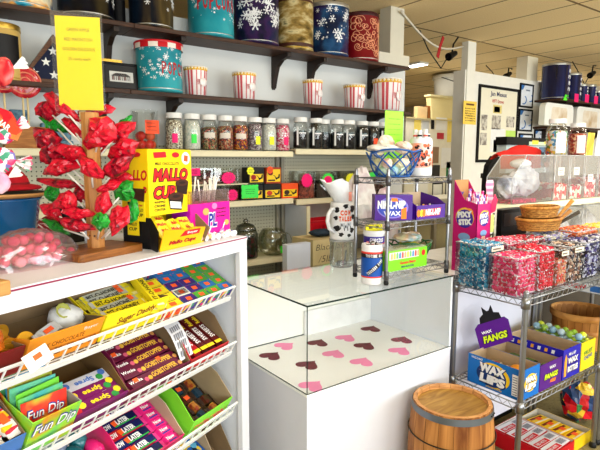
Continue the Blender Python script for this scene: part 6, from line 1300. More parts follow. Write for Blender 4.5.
solo('pink_sweets',MB().box(.0,.26,0,.13,0,.022),SP(((170,10,60),(226,40,100),(130,6,44)),60,.35,.4),'dark pink sweets along the floor of the wide clear bin','candy',T(2.76,1.66,SH+.002),kind='stuff')
solo('white_scoop',MB().ball((0,0,0),.10,0,20,10,None,(.9,.5,.30)),C((250,250,250),.3,var=.01),'smooth white scoop shape under the sloping lid of the wide clear bin','scoop',T(2.95,1.735,SH+.235))
for i,(a,c,lb) in enumerate(((2.62,3.14,'wide lower clear bin under the cream shelf'),(3.19,3.60,'second lower clear bin under the cream shelf'),(3.65,4.0,'third lower clear bin under the cream shelf'))):
    big_bin(a,c,1.645,1.81,.9255,.26,lb)
    bag(T((a+c)/2-.02,1.73,.928+.115),(c-a)*.40,.065,.10,NZ([(226,222,218),(196,190,190),(240,238,236)],7,.3,3,coat=.3),'pale bag inside the '+lb,'pale bags in the lower clear bins',60+i)
# pink striped bag leaning on the wide bin
b=MB(); n=10; vs=[];fs=[];ms=[]
for j in range(n+1):
    v=j/n; w=.05*(1-.55*v)+.01*math.sin(v*9)
    for s in (-1,1): vs.append((s*w,0,.15*v)); 
    vs.append((0,-.022*math.sin(math.pi*(v*.8+.1)),.15*v))
for j in range(n):
    a=j*3; fs+=[(a,a+2,a+5,a+3),(a+2,a+1,a+4,a+5),(a+1,a,a+3,a+4)]; ms+=[j%2,j%2,0]
b.add(vs,fs,ms); solo('striped_bag',b,[C((246,130,170),.5),C((250,200,214),.5)],'pink striped paper bag standing at the end of the cream shelf','bag',T(2.53,1.70,SH+.0015)) if False else solo('striped_bag',b,[C((246,130,170),.5),C((250,200,214),.5)],'pink striped paper bag leaning outside the wide clear bin','bag',T(px+W+.085,1.585,1.245))
solo('bag_support',MB().box(0,.09,0,.05,0,.318),C((224,220,206),.5),'pale block under the pink striped bag','block',T(px+W+.04,1.565,.926))
# baskets
def wicker(r,h,M,label):
    t=thing('wicker_basket',label,'basket',M,'shallow wicker baskets'); b=MB(); n=28
    for k in range(5):
        z=.006+h*k/5; rr=r*(.86+.14*k/5); b.tube([((rr+(.003 if (i+k)%2 else -.002))*math.cos(2*math.pi*i/n),.62*(rr+(.003 if (i+k)%2 else -.002))*math.sin(2*math.pi*i/n),z) for i in range(n)],h*.13,6,closed=True)
    b.lathe([(0,.003),(r*.86,.003)],n,0,Matrix.Scale(.62,4,(0,1,0))); part('woven_body',b,WOOD((130,80,28),(206,150,72),8,(3,3,8),.6),t)
    part('rim',MB().tube([(r*1.01*math.cos(2*math.pi*i/n),.62*r*1.01*math.sin(2*math.pi*i/n),h) for i in range(n)],h*.15,7,closed=True),WOOD((150,90,30),(214,150,66),6,(3,3,3),.5),t); return t
bz=TOP+H*1.1+.012; bc_=Vector((2.66,1.385,bz))
q1=AY(513,230,1.40); q2=AY(563,230,1.40); bx=(q1.x+q2.x)/2; rr=(q2.x-q1.x)/2*.59; zq=AY(538,231,1.36).z
zq=max(zq,bz)
wicker(rr,.056,T(bx-.01,1.40,zq+.0),'lower and wider shallow wicker basket on top of the taffy bins'); wicker(rr*.84,.052,T(bx+.0,1.405,zq+.064),'upper smaller wicker basket nested on the wider one')
for k,(p,q_,m,lb) in enumerate((((556,219),(573,200),WOOD((170,110,40),(220,160,80),4),'upper pale wooden spoon handle sticking out of the wicker baskets'),((557,222),(571,210),WOOD((150,96,40),(206,146,74),4),'middle wooden spoon handle sticking out of the wicker baskets'),((558,224),(579,212),C((60,50,36),.5),'dark lower spoon handle sticking out of the wicker baskets'))):
    A=AY(p[0],p[1],1.40); B=AY(q_[0],q_[1],1.34); b=MB().tube([A-(B-A)*.3,A,B],[.006,.008,.011],8); solo('spoon_handle',b,m,lb,'spoon',I4)
solo('black_device',MB().box(-.13,.13,-.05,.06,0,.12).box(-.10,.10,-.052,-.05,.03,.09,1),[BLK,C((34,34,38),.3)],'black box shaped device behind the taffy bins, beside the wicker baskets','device',T(2.62,1.565,1.0905-.164)) if False else None
a=AY(497,226,1.56); c=AY(524,208,1.56)
solo('black_device',MB().box(0,c.x-a.x,0,.07,0,c.z-.9256).box(.02,c.x-a.x-.02,-.002,0,c.z-.9256-.09,c.z-.9256-.02,1),[BLK,C((36,36,40),.3)],'black box shaped device standing behind the back taffy bins','device',T(a.x+.04,1.56,.9256),bev=.004)
# ---- middle tier of the first rack
BLUB=C((20,110,196),.4,var=.02); INB=C((190,164,130),.75); PURB=C((84,24,130),.4); RBL=C((36,30,170),.4); YBX=C((246,214,30),.4)
def obox(x0,x1,y0,y1,z,h,out,label,ft,fm,side=None,inn=INB,mats=(),hb=None,fh=None):
    W,D=x1-x0,y1-y0; t=thing('candy_carton',label,'carton',T(x0,y0,z+.0005)); ms=[out,inn]+list(mats); hb=hb or h; fh=fh or h
    f=MB().box(0,W,0,.003,0,fh,[0,0,0,0,1,0]); ft(f,W,fh); part('front_panel',f,ms,t)
    s=MB().box(0,.003,.003,D-.003,0,h,[0,0,0,1,0,0]); 
    if side: side(s,D,h)
    part('side_panel',s,ms,t); part('side_panel',MB().box(W-.003,W,.003,D-.003,0,h,[0,0,0,0,0,1]),ms,t); part('back_panel',MB().box(0,W,D-.003,D,0,hb,[0,0,1,0,0,0]),ms,t); part('bottom',MB().box(.003,W-.003,.003,D-.003,0,.003,1),ms,t); return t
def waxside(b,D,h):
    F=frame((-.0008,D*.52,h*.5),(0,-1,0),(0,0,1))
    b.prism([(D*.02+D*.30*math.cos(k*.26),h*.42*math.sin(k*.26)) for k in range(24)],0,.0006,3,F); b.prism([(-D*.02+D*.28*math.cos(k*.26),h*.37*math.sin(k*.26)-.004) for k in range(24)],.0006,.0009,4,F)
    for s,dz in (('WAX',h*.19),('LIPS',-h*.16)): b.text(s,D*.50,h*.36,F@T(.003,dz-.003,.0012),4,.13,.1); b.text(s,D*.48,h*.31,F@T(0,dz,.0018),2,.07,.1)
    b.text("WACK-O-WAX",D*.22,h*.08,F@T(-D*.3,h*.42,.0012),2,.02); b.text('ARTIFICIALLY FLAVORED',D*.3,h*.05,F@T(.01,-h*.42,.0012),3,.01)
    b.prism([(D*.36,-h*.40),(D*.46,-h*.40),(D*.46,h*.3),(D*.36,h*.3)],0,.0006,2,F)
    for k in range(8): b.prism([(D*.37,-h*.36+k*h*.08),(D*.45,-h*.36+k*h*.08),(D*.45,-h*.34+k*h*.08),(D*.37,-h*.34+k*h*.08)],.0007,.001,4,F)
def waxfront(b,W,h):
    F=frame((W*.5,-.0008,h*.5),(1,0,0),(0,0,1)); b.prism([(W*.36*math.cos(k*.26),h*.30*math.sin(k*.26)) for k in range(24)],0,.0005,3,F)
    for s,dz in (('WAX',h*.13),('LIPS',-h*.12)): b.text(s,W*.66,h*.24,F@T(.001,dz-.002,.0008),4,.13,.1); b.text(s,W*.62,h*.21,F@T(0,dz,.0012),2,.07,.1)
wm_=[WHT,C((250,206,30),.4),C((14,50,110),.4)]
obox(2.02,2.165,1.128,1.40,MID,.138,BLUB,'blue wax lips carton with white and yellow lettering, first on the middle rack shelf',waxfront,None,waxside if False else waxside,mats=wm_)
q=random.Random(71)
for i in range(6): place('candy_packet',bar_mesh(.075,.05,.014,[C((214,206,180),.4),C((150,130,90),.4),C((190,60,60),.4)],lambda b,L,W,H:b.box(-L*.3,L*.2,-W*.3,W*.3,H,H+.0006,2)) if i==0 else bpy.data.objects['wax_ref'].data if 'wax_ref' in bpy.data.objects else bar_mesh(.075,.05,.014,[C((214,206,180),.4),C((150,130,90),.4),C((190,60,60),.4)],lambda b,L,W,H:b.box(-L*.3,L*.2,-W*.3,W*.3,H,H+.0006,2)),T(2.058+.068*(i%2),1.17+.075*(i//2),MID+.072+.004*(i%2),q.uniform(-.3,.3)),'pale printed packet lying in the blue wax lips carton','candy packet','pale packets in the blue carton')
place('orange_pouch',MB().ball((0,0,0),.035,0,14,8,None,(1,.8,.45)).mesh('pouch',[C((236,150,30),.4)]),T(2.10,1.20,MID+.107),'orange pouch showing over the edge of the blue wax lips carton','candy packet',None)
def fang(b,W,h):
    F=frame((W*.5,-.0008,h*.5),(1,0,0),(0,0,1)); b.text('WAX',W*.3,h*.12,F@T(.01,h*.28,.0006),2,.03); b.text('FANGS',W*.66,h*.24,F@T(.002,-.004,.0006),4,.13,.15); b.text('FANGS',W*.62,h*.21,F@T(0,-.003,.0012),3,.06,.15); b.prism([(-W*.05,-h*.3),(W*.2,-h*.34),(W*.25,-h*.2),(0,-h*.2)],0,.0005,5,F)
t=obox(2.172,2.365,1.128,1.42,MID,.115,PURB,'purple wax fangs carton with yellow lettering beside the blue carton',fang,None,mats=[WHT,C((206,226,40),.4),C((20,14,40),.4),C((240,120,40),.4)],fh=.125,hb=.12)
# its raised header, a plain dark cut-out card
hd=MB(); F=frame((.03,.288,.12),(1,0,0),(-.0,.16,1)); 
hd=MB(); F=frame((-.045,.28,.125),(.70,-.55,.30),(-.42,.12,1))@Matrix.Scale(1.0,4); hd.prism([(0,0),(.165,0),(.165,.115),(.15,.135),(.02,.135),(0,.115)],-.002,.002,0,F); hd.text('WAX',.05,.016,F@T(.05,.085,.0032),2,.03); hd.text('FANGS',.125,.044,F@T(.085,.045,.0030),4,.12,.1); hd.text('FANGS',.118,.039,F@T(.084,.046,.0036),3,.05,.1)
hd.prism([(.03,.135),(.135,.135),(.130,.165),(.105,.175),(.10,.215),(.085,.19),(.075,.19),(.055,.22),(.055,.18),(.035,.165)],-.002,.002,5,F)
part('header_card',hd,[PURB,INB,WHT,C((206,226,40),.4),C((20,14,40),.4),C((16,14,22),.5)],t,'upright purple header card with a dark cut-out top')
q=random.Random(72)
for i in range(6): place('foil_sweet',bar_mesh(.06,.045,.016,[NZ([(30,50,20),(90,120,40),(20,20,20)],30,.3,3,coat=.3),C((40,60,30),.4)]),T(2.225+.08*(i%2),1.17+.08*(i//2),MID+.07,q.uniform(-.5,.5)),'dark green wrapper lying in the purple fangs carton','candy','dark green wrappers in the purple carton')
def bott(b,W,h):
    F=frame((W*.5,-.0008,h*.5),(1,0,0),(0,0,1)); b.text('NIK-L-NIP',W*.4,h*.10,F@T(.0,h*.3,.0006),2,.02)
    for s,dz in (('WAX',h*.08),('BOTTLES',-h*.2)): b.text(s,W*.62,h*.24,F@T(.012,dz-.002,.0006),4,.12,.1); b.text(s,W*.58,h*.20,F@T(.011,dz,.0012),2,.06,.1)
    b.prism([(-W*.42,-h*.4),(-W*.3,-h*.4),(-W*.28,h*.2),(-W*.36,h*.34),(-W*.42,h*.1)],0,.0006,3,F)
def bside(b,D,h):
    F=frame((-.0008,D*.5,h*.5),(0,-1,0),(0,0,1))
    for k in range(7): b.prism([(-D*.42+k*D*.12,h*.3),(-D*.37+k*D*.12,h*.3),(-D*.36+k*D*.12,h*.42),(-D*.41+k*D*.12,h*.42)],0,.0006,2+k%2,F)
obox(2.375,2.545,1.128,1.42,MID,.15,RBL,'royal blue wax bottles carton with white lettering, third on the middle rack shelf',bott,None,bside,mats=[WHT,C((246,170,50),.4),C((70,20,90),.4)])
def yel(b,W,h):
    F=frame((W*.5,-.0008,h*.5),(1,0,0),(0,0,1)); b.text('FRUIT',W*.6,h*.16,F@T(0,h*.12,.0006,.1),2,.03); b.text('CHEWS',W*.6,h*.14,F@T(0,-h*.06,.0006,.1),3,.03)
t=obox(2.555,2.70,1.128,1.42,MID,.145,YBX,'yellow carton heaped with cellophane balls, last on the middle rack shelf',yel,None,mats=[C((90,150,60),.4),C((60,110,160),.4)])
q=random.Random(73); BC=[C((206,220,50),.3,coat=.5),C((150,190,60),.3,coat=.5),C((140,180,200),.3,coat=.5),C((190,214,226),.3,coat=.5)]
for kx in range(3):
    for ky in range(6):
        for lay in range(2):
            if lay and kx==2: continue
            x=2.584+kx*.042+(.02 if lay else 0); y=1.158+ky*.044+(.01 if lay else 0); k=q.randrange(4)
            b=MB().ball((0,0,0),.0185,0,10,7,None,(1,1,1),.04,q); 
            for s in (1,-1): b.add([(s*.015,0,0),(s*.028,.012,.004),(s*.03,0,-.004),(s*.028,-.012,.004)],[(0,1,2),(0,2,3)],1)
            place('wrapped_ball',b.mesh('ball',[BC[k],BC[3]]),T(x,y,MID+.125+lay*.034,q.uniform(0,3)),'%s cellophane wrapped candy ball heaped in the yellow carton'%('yellow','green','blue','pale')[k],'candy','%s candy balls in the yellow carton'%('yellow','green','blue','pale')[k])
# clear tub of dark sweets behind the royal blue carton, bushel basket
t=thing('clear_tub','clear tub of dark sweets behind the cartons on the middle rack shelf','tub',T(2.33,1.455-.012,MID)) if False else None
t=thing('bushel_basket','slatted wooden bushel basket on the middle shelf of the second rack','basket',T(2.965,1.325,MID+.0005)); r=.158; h=.2
b=MB(); n=26
for i in range(n):
    a0=2*math.pi*i/n+.006; a1=2*math.pi*(i+1)/n-.006; b.add([(r*s*math.cos(a),r*s*math.sin(a),z) for s,z in ((.84,.0),(1,h)) for a in (a0,a1)]+[(r*s*.975*math.cos(a),r*s*.975*math.sin(a),z) for s,z in ((.84,.0),(1,h)) for a in (a0,a1)],[(0,1,3,2),(5,4,6,7),(2,3,7,6)],0)
b.lathe([(r*.835,.002),(r*.985,h*.98)],40,1); b.lathe([(0,.003),(r*.84,.003)],30,1)
part('slats',b,[WOOD((140,84,34),(206,146,78),4,(1,1,.4),.6),C((96,58,28),.8)],t); part('rim_band',MB().lathe([(r*1.0,h-.035),(r*1.03,h-.032),(r*1.035,h),(r*1.0,h+.003),(r*.965,h),(r*.96,h-.03)],40,0),WOOD((166,104,44),(216,156,84),4,(1,1,1),.5),t); part('rim_band',MB().lathe([(r*.92,h*.42),(r*.945,h*.43),(r*.955,h*.55),(r*.93,h*.56)],40,0),WOOD((150,94,40),(206,146,78),4,(1,1,1),.5),t)
# white price rail with red lettering on the second rack
t=thing('price_rail','white price rail with red lettering under the taffy bins on the second rack','sign',T(2.768,1.14,.812))
b=MB().box(-.004,0,0,.30,0,.045); F=frame((-.005,.16,.022),(0,-1,0),(0,0,1)); b.text('CHEWCHEW',.20,.026,F@T(-.02,0,0),1,.06); b.prism([(.10,-.016),(.15,-.016),(.15,.016),(.10,.016)],0,.0006,2,F)
part('rail',b,[C((240,240,240),.4),C((216,30,50),.5),C((60,120,200),.5)],t); part('tray',MB().box(.0,.5,0,.30,-.004,.0).box(0,.5,.0,.004,0,.03),C((170,176,184),.4,.3),t)
for x,y in ((.0,.0),(.0,.296),(.496,.0),(.496,.296)): part('hanger',MB().box(x,x+.004,y,y+.004,0,.068),CHR,t)
# ---- cartons and bag on the floor
RB_=C((206,22,34),.4); SILT=C((224,224,228),.4)
def redfront(b,W,h): b.text('Chick-O-Stick',W*.6,h*.4,frame((W*.5,-.0008,h*.5),(1,0,0),(0,0,1)),2,.03)
FM=T(2.36,1.17,0); 
def tray(M,w,d,h,out,inn,label,ft=None,mats=()):
    t=thing('candy_carton',label,'carton',M); ms=[out,inn]+list(mats)
    f=MB().box(0,w,0,.003,0,h,[0,0,0,0,1,0]); 
    if ft: ft(f,w,h)
    part('front_panel',f,ms,t); part('side_panel',MB().box(0,.003,.003,d-.003,0,h,[0,0,0,1,0,0]),ms,t); part('side_panel',MB().box(w-.003,w,.003,d-.003,0,h,[0,0,0,0,0,1]),ms,t); part('back_panel',MB().box(0,w,d-.003,d,0,h,[0,0,1,0,0,0]),ms,t); part('bottom',MB().box(.003,w-.003,.003,d-.003,0,.003,1),ms,t); return t
# chosen from the corners the cartons show on the floor
A=AZ(528,417,.06); B=AZ(545,410,.06); Cc=AZ(587,431,.06); 
ya=tray(T(2.585,1.150,.0005),.20,.30,.065,C((246,206,30),.4),C((206,202,190),.6),'open white and yellow carton of yellow candy packs on the floor under the rack')
YP=bar_mesh(.165,.062,.02,[C((250,206,26),.35),C((240,190,20),.4),TAGO,C((120,30,20),.5),C((246,240,220),.4)],lambda b,L,W,H:(b.box(-L*.36,L*.30,W*.1,W*.34,H,H+.0006,3),b.box(-L*.4,L*.4,-W*.42,-W*.28,H,H+.0006,4),sticker(b,0,0,H,2,.04,.026)))
for i in range(4): place('candy_pack',YP,T(2.685,1.19+.066*i,.035,rad((3,-2,2,-3)[i]),0,rad(4)),'yellow candy pack with an orange sticker, %s from the front of the floor carton'%ORD[i],'candy pack','yellow packs in the floor carton')
rd=tray(T(2.33,1.135,.0005),.235,.32,.085,RB_,C((226,224,220),.6),'red and white carton of red candy boxes on the floor under the rack',redfront,[WHT])
RP=cbox(.20,.055,.022,[C((226,224,228),.4),RB_,RB_,C((190,190,200),.4),C((60,60,70),.5),TAGO],lambda b,L,W,H:(b.box(-L*.46,L*.1,-W*.44,W*.1,H,H+.0006,2),b.box(L*.14,L*.44,-W*.3,W*.36,H,H+.0006,3),[b.box(L*(.17+.05*k),L*(.19+.05*k),-W*.25,W*.3,H+.0007,H+.0012,4) for k in range(5)],b.text('RED HOTS',L*.4,W*.3,topF(-L*.2,-W*.17,H+.0006),0,.03)))
for i in range(5): place('candy_box',RP,T(2.447,1.172+.060*i,.064,rad((1,-1,2,0,-2)[i])),'red and white candy box in the red floor carton, %s from the front'%ORD[i],'candy box','red and white boxes in the floor carton')
solo('printed_carton',MB().box(0,.21,0,.09,0,.055,[0,0,1,0,0,1]).box(.02,.19,.01,.07,.055,.0556,2),[C((226,220,190),.5),SP(((226,214,170),(60,120,60),(200,60,50),(236,230,200)),40,.5),SP(((236,230,210),(120,150,70),(190,60,50)),40,.5)],'low cream and green printed carton in front of the red floor carton','carton',T(2.20,1.20,.0005,rad(90)))
bb=AZ(578,419,0)
t=bag(T(2.97,1.30,.115),.115,.10,.112,SP(((206,14,34),(236,30,50),(180,10,30),(40,70,120),(30,40,60),(240,200,60),(226,30,60),(60,140,80)),16,.25,.3,coat=.5),'big shiny red and multicoloured bag of candy on the floor behind the rack posts',None,91)
# ============================================================ wall with poster, shelf of navy tins, back room
YW=3.884
def flat(px,py,y=YW): return AY(px,py,y)
t=thing('display_board','big black framed display board of photos on the cream partition wall','poster',I4)
a=flat(478.5,85); c=flat(518.3,90); x0,x1=a.x,c.x; zt=2.425; zb=1.47
f=MB(); w=.035; f.box(x0,x1,YW-.02,YW-.001,zt-w,zt).box(x0,x1,YW-.02,YW-.001,zb,zb+w).box(x0,x0+w,YW-.02,YW-.001,zb+w,zt-w).box(x1-w,x1,YW-.02,YW-.001,zb+w,zt-w); part('frame',f,BLK,t)
b=MB().box(x0+w,x1-w,YW-.012,YW-.004,zb+w,zt-w)
def wt(s,px,py,w,h,m): p=flat(px,py,YW-.0135); b.text(s,w,h,frame(p,(1,0,0),(0,0,1)),m,.02)
wt('Jan Meaux',499,95,.36,.075,1); wt('WFT Grows',498,101.5,.26,.045,2)
def ph(px0,px1,py0,py1,m): a=flat(px0,py1,YW-.0135); c=flat(px1,py0,YW-.0135); b.box(a.x,c.x,YW-.014,YW-.0125,a.z,c.z,m)
for q_ in ((493,502,105.5,113,3),(494,500,107,112,4),(481,487.5,115,130,4),(491.5,501,116,129,4),(506,514.5,117,127,4),(479.8,487,133,145,4),(490,505,129,152,5),(505,517,131,152,6),(493,500,140,152,7)): ph(*q_)
part('board',b,[C((240,234,212),.6,var=.02),C((40,50,100),.5),C((190,50,46),.5),C((226,206,130),.6),NZ([(90,90,88),(150,140,130),(220,214,200),(120,100,90)],14,.6,4),WHT,C((196,230,110),.6),C((150,180,220),.6)],t)
def cert(px0,py0,px1,py1,label):
    a=flat(px0,py1); c=flat(px1,py0); t=thing('certificate_frame',label,'picture frame',T(a.x,YW-.001,a.z),'black framed certificates'); w,h=c.x-a.x,c.z-a.z; k=.022
    f=MB().box(0,w,-.016,0,0,k).box(0,w,-.016,0,h-k,h).box(0,k,-.016,0,k,h-k).box(w-k,w,-.016,0,k,h-k); part('frame',f,BLK,t)
    p=MB().box(k,w-k,-.008,-.002,k,h-k); F=frame((0,-.0085,0),(1,0,0),(0,0,1)); 
    p.prism([(k,h-k),(k,h*.72),(w*.22,h*.74),(w*.34,h-k)],0,.0006,1,F)
    for cx,cz,r in ((w*.30,h*.32,w*.24),(w*.8,h*.42,w*.2)):
        pts=[(cx+r*math.cos(-1.9+i*.3),cz+r*.8*math.sin(-1.9+i*.3)) for i in range(11)]; pts2=[(cx+r*.72*math.cos(-1.9+i*.3),cz+r*.6*math.sin(-1.9+i*.3)) for i in range(11)]
        for i in range(10): p.prism([pts2[i],pts[i],pts[i+1],pts2[i+1]],0,.0006,1,F)
    p.box(w*.45,w*.75,-.0092,-.0085,h*.7,h*.76,2); part('certificate',p,[C((228,232,240),.5),C((60,120,190),.5),C((120,130,150),.5)],t)
cert(518.5,85,533,107,'topmost black framed certificate beside the photo board'); cert(517.5,110,532,131,'second black framed certificate down beside the photo board'); cert(517.5,134,532,152,'lowest black framed certificate beside the photo board'); cert(533,130,546,146,'small black framed certificate under the dark wall shelf')
a=flat(462,124,3.878); c=flat(476,102,3.878)
t=thing('notice','yellow paper notice taped where the column meets the partition wall','notice',T(a.x,3.8685,a.z)); w,h=c.x-a.x,c.z-a.z; b=MB().box(0,w,-.002,0,0,h); scribble(b,frame((w/2,-.003,h*.42),(1,0,0),(0,0,1)),w*.8,h*.62,6,1,random.Random(9),.006); b.box(w*.2,w*.8,-.0028,-.002,h*.82,h*.9,1); part('sheet',b,[C((250,212,90),.6),C((110,70,40),.6)],t)
# dark shelf on the partition wall
wshelf('upper dark shelf of navy tins on the partition wall',6.86,9.6,2.315,[7.1,7.8,8.5],3.52,3.884,'dark shelves on the partition wall'); wshelf('lower dark shelf on the partition wall, holding white tubs',6.86,9.6,1.955,[7.1,7.8,8.5],3.52,3.884,'dark shelves on the partition wall')
NVY=NZ([(8,12,40),(14,24,70),(28,44,110),(6,8,26)],3,.2,2,stretch=(3,3,.2),coat=.4)
def script(b,r,h): 
    q=random.Random(int(r*1e4))
    for k in range(4):
        for i in range(3):
            a=-1.5+i*.2+q.uniform(-.05,.05); z=h*(.78-.17*k); pts=[((r*1.006)*math.cos(a+.06*math.cos(s*.7)),(r*1.006)*math.sin(a+.06*math.cos(s*.7)),z+h*.05*math.sin(s*1.1)) for s in range(8)]; b.tube(pts,.004,4,3)
for px,py0,r,lb in ((556.5,64.5,.183,'largest navy tin with silver script, first on the partition shelf'),(572.5,74,.125,'second navy tin on the partition shelf'),(582,84.5,.085,'third and smaller navy tin on the partition shelf'),(590.5,85,.085,'fourth navy tin on the partition shelf'),(598,91,.085,'last navy tin on the partition shelf')):
    P=AY(px,py0,3.685); tin(P.x-r,P.x+r,P.z-2.315,2.315,lb,[SILV,SILV,NVY,WHT],y=3.685,group='navy tins on the partition shelf',deco=script)
for px,py,m,lb in ((566,97.5,C((90,240,50),.5),'lime green tag hanging from the upper partition shelf'),(576.5,98,NPINK,'first neon pink tag hanging from the upper partition shelf'),(587,98.5,NPINK,'second neon pink tag hanging from the upper partition shelf'),(596,100,NPINK,'third neon pink tag hanging from the upper partition shelf')):
    P=AY(px,py,3.512); s=.055; pts=[(-s,-s),(s,-s),(s,s),(-s,s)] if m is NPINK else [(-s*1.3,-s*.7),(s*.4,-s*.7),(s*1.2,s*.6),(-s*.4,s*.7)]
    solo('price_tag',MB().prism(pts,-.001,.001,0,frame((0,0,0),(1,0,0),(0,0,1))),m,lb,'price tag',T(P.x,3.512,P.z),'neon tags on the partition shelf')
WTB=C((240,240,236),.4,var=.02)
def wtub(x0,x1,h,lb):
    w=x1-x0; t=thing('white_tub',lb,'tub',T(x0,3.56,1.9555)); r=.07; pts=[(0,0),(w,0)]+[(w-r+r*math.cos(k*.39),h-r+r*math.sin(k*.39)) for k in range(5)]+[(r+r*math.cos(1.57+k*.39),h-r+r*math.sin(1.57+k*.39)) for k in range(5)]
    b=MB().prism(pts,-.08,0,0,frame((0,0,0),(1,0,0),(0,0,1))); part('body',b,WTB,t); part('window',MB().prism([(p[0]*.55+w*.22,p[1]*.8+.01) for p in pts],.0006,.0012,0,frame((0,0,0),(1,0,0),(0,0,1))),NZ([(216,190,150),(236,226,210),(200,170,130)],4,.4),t)
wtub(AY(544.5,120,3.56).x,AY(573,120,3.56).x,.29,'white rounded tub with tan contents, first on the lower partition shelf'); wtub(AY(576.5,120,3.56).x,AY(603,120,3.56).x,.29,'white rounded tub with tan contents, second on the lower partition shelf')
def ptub2(x,y,z,r,h,lb):
    t=thing('popcorn_tub',lb,'tub',T(x,y,z)); part('tub',MB().lathe([(0,0),(r*.86,0),(r*.98,h*.88)],40,0,mfun=lambda i,j:0 if j==0 else (1 if i%2 else 0)),[C((240,226,222),.5),C((206,110,110),.5)],t); part('gold_rim',MB().lathe([(r*1.0,h*.86),(r*1.02,h*.95)],36,0),C((222,170,40),.4),t); part('lid',MB().cyl(r*1.02,h*.95,h,36,0),WTB,t)
ptub2(AY(571,120,3.66).x+.0,3.765,1.9555,.115,.26,'faded popcorn tub between the white tubs on the lower partition shelf') 
t=thing('white_jar','white plastic jar with a grey label on the lower partition shelf','jar',T(8.02,3.50,1.9555) if False else T(7.60+.0,3.62,1.9555)) if False else None
# two glass jars standing on the clear bins
def bigjar(px0,px1,py0,py1,y,lb,m,fill,lab,extra=None):
    a=AY(px0,py1,y); c=AY(px1,py0,y); r=(px1-px0)*(a-CAM).dot(_f3)/FPX/2*.97; z=SH+.2865; h=c.z-z; x=(a.x+c.x)/2
    t=thing('candy_jar',lb,'jar',T(x,y,z)); part('jar_glass',MB().lathe([(0,.002),(r*.92,.002),(r,.014),(r,h*.70),(r*.8,h*.82),(r*.72,h*.86),(r*.72,h*.9)],30,0),GL,t); part('lid',MB().cyl(r*.8,h*.88,h,28,0),C((246,246,246),.35,var=.01),t)
    H_=h*fill; f=MB().lathe([(0,.006),(r*.86,.006),(r*.93,.02),(r*.93,min(H_,h*.66)),(r*.5,min(H_,h*.66)+.006),(0,min(H_,h*.66)+.004)],26,0); solo('candy_pieces',f,m,'candy filling the '+lb,'candy',T(x,y,z+.0005),kind='stuff')
    vs=[]; n=8; q=MB()
    for i in range(n+1):
        a_=-2.7+1.0*i/n; vs+=[(r*1.015*math.cos(a_),r*1.015*math.sin(a_),h*.08),(r*1.015*math.cos(a_),r*1.015*math.sin(a_),h*.62)]
    q.add(vs,[(2*i,2*i+2,2*i+3,2*i+1) for i in range(n)],0); part('paper_label',q,lab,t)
bigjar(546,567,120,157,1.80,'taller glass jar of pale and coloured candy standing on the clear bins',SP(((240,240,232),(240,240,232),(236,200,70),(90,170,80),(80,150,200),(236,130,80),(240,240,236)),60,.4,.4),.72,C((246,246,250),.5,var=.01))
bigjar(568,586,124,158,1.83,'shorter glass jar of red and orange candy standing on the clear bins',SP(((206,80,60),(230,140,90),(190,60,60),(240,190,150),(160,50,40)),70,.4,.4),.8,C((250,226,224),.5))
for px0,px1,py0,m,lb in ((585,595,133,SP(((240,214,70),(200,170,60),(250,230,120)),9,.5),'yellow printed card leaning on the clear bins'),(594.5,605,131,WHT,'white card leaning on the clear bins at the picture edge')):
    a=AY(px0,156,1.9); c=AY(px1,py0,1.9); solo('card',MB().prism([(0,0),(c.x-a.x-.02,0),(c.x-a.x,c.z-SH-.286),(.03,c.z-SH-.286)],-.001,.001,0,frame((0,0,0),(1,0,0),(0,0,1))),m,lb,'card',T(a.x,1.9,SH+.2862))
# till with black top and red cloth on its stand
a=AY(502,160,2.2); c=AY(549,143,2.2); zt=AY(525,139,2.2).z
t=thing('cash_register','pale blue till with a black top strip behind the clear bins','cash register',T(a.x+.05,2.2,1.40)); w=c.x-a.x-.02; h=c.z-1.425
b=MB().box(0,w,0,.08,0,h); 
part('body',b,C((216,232,238),.4),t); part('display_strip',MB().box(-.02,w+.03,-.012,.08,h,h+.06).box(w*.52,w*.66,-.014,-.012,h+.01,h+.04,1).box(w*.80,w*.92,-.014,-.012,h+.012,h+.034,1).box(w*.45,w+.03,-.013,-.012,h+.002,h+.03,2),[BLK,C((246,220,70),.5),C((206,226,200),.4)],t); part('printed_front',MB().box(w*.02,w*.7,-.002,0,h*.3,h*.95),NZ([(206,226,232),(150,196,206),(226,236,236),(120,160,170)],10,.5),t); part('photo_patch',MB().box(w*.72,w*.99,-.003,0,h*.2,h*.95),SP(((40,50,60),(90,120,150),(180,120,110),(30,30,40),(200,210,214)),24,.5),t)
t=thing('till_stand','dark stand carrying the till behind the clear bins','stand',T(a.x-.01,2.17,0)); part('top',MB().box(0,w+.1,0,.2,1.36,1.398),C((70,60,50),.6),t); part('pedestal',MB().box(.03,w+.07,.03,.17,0,1.36),C((96,84,70),.7),t)
b=MB(); n=14; vs=[];fs=[]
A=AY(500,165,1.9); B=AY(541,152,1.9)
for j in range(5):
    for i in range(n+1):
        u=i/n; v=j/4; vs.append((A.x+(B.x-A.x)*u,1.9+.08*v,(SH+.262)+.075*math.sin(min(1,u*1.6+.12)*1.57)+.012*math.sin(u*11+v*3)-.03*v*(1-v)*0+.02*math.sin(v*3.1)-.02*v))
for j in range(4):
    for i in range(n): k=j*(n+1)+i; fs.append((k,k+1,k+n+2,k+n+1))
b.add(vs,fs,0,True)
for i in range(n): b.add([vs[i],vs[i+1],(vs[i+1][0],1.895,SH+.2),(vs[i][0],1.895,SH+.2)],[(3,2,1,0)],0,True)
solo('red_cloth',b,NZ([(206,24,20),(236,50,40)],6,.8,3),'bright red cloth draped in front of the till','cloth',I4)
A=AY(485,178,2.05); B=AY(501,157,2.05)
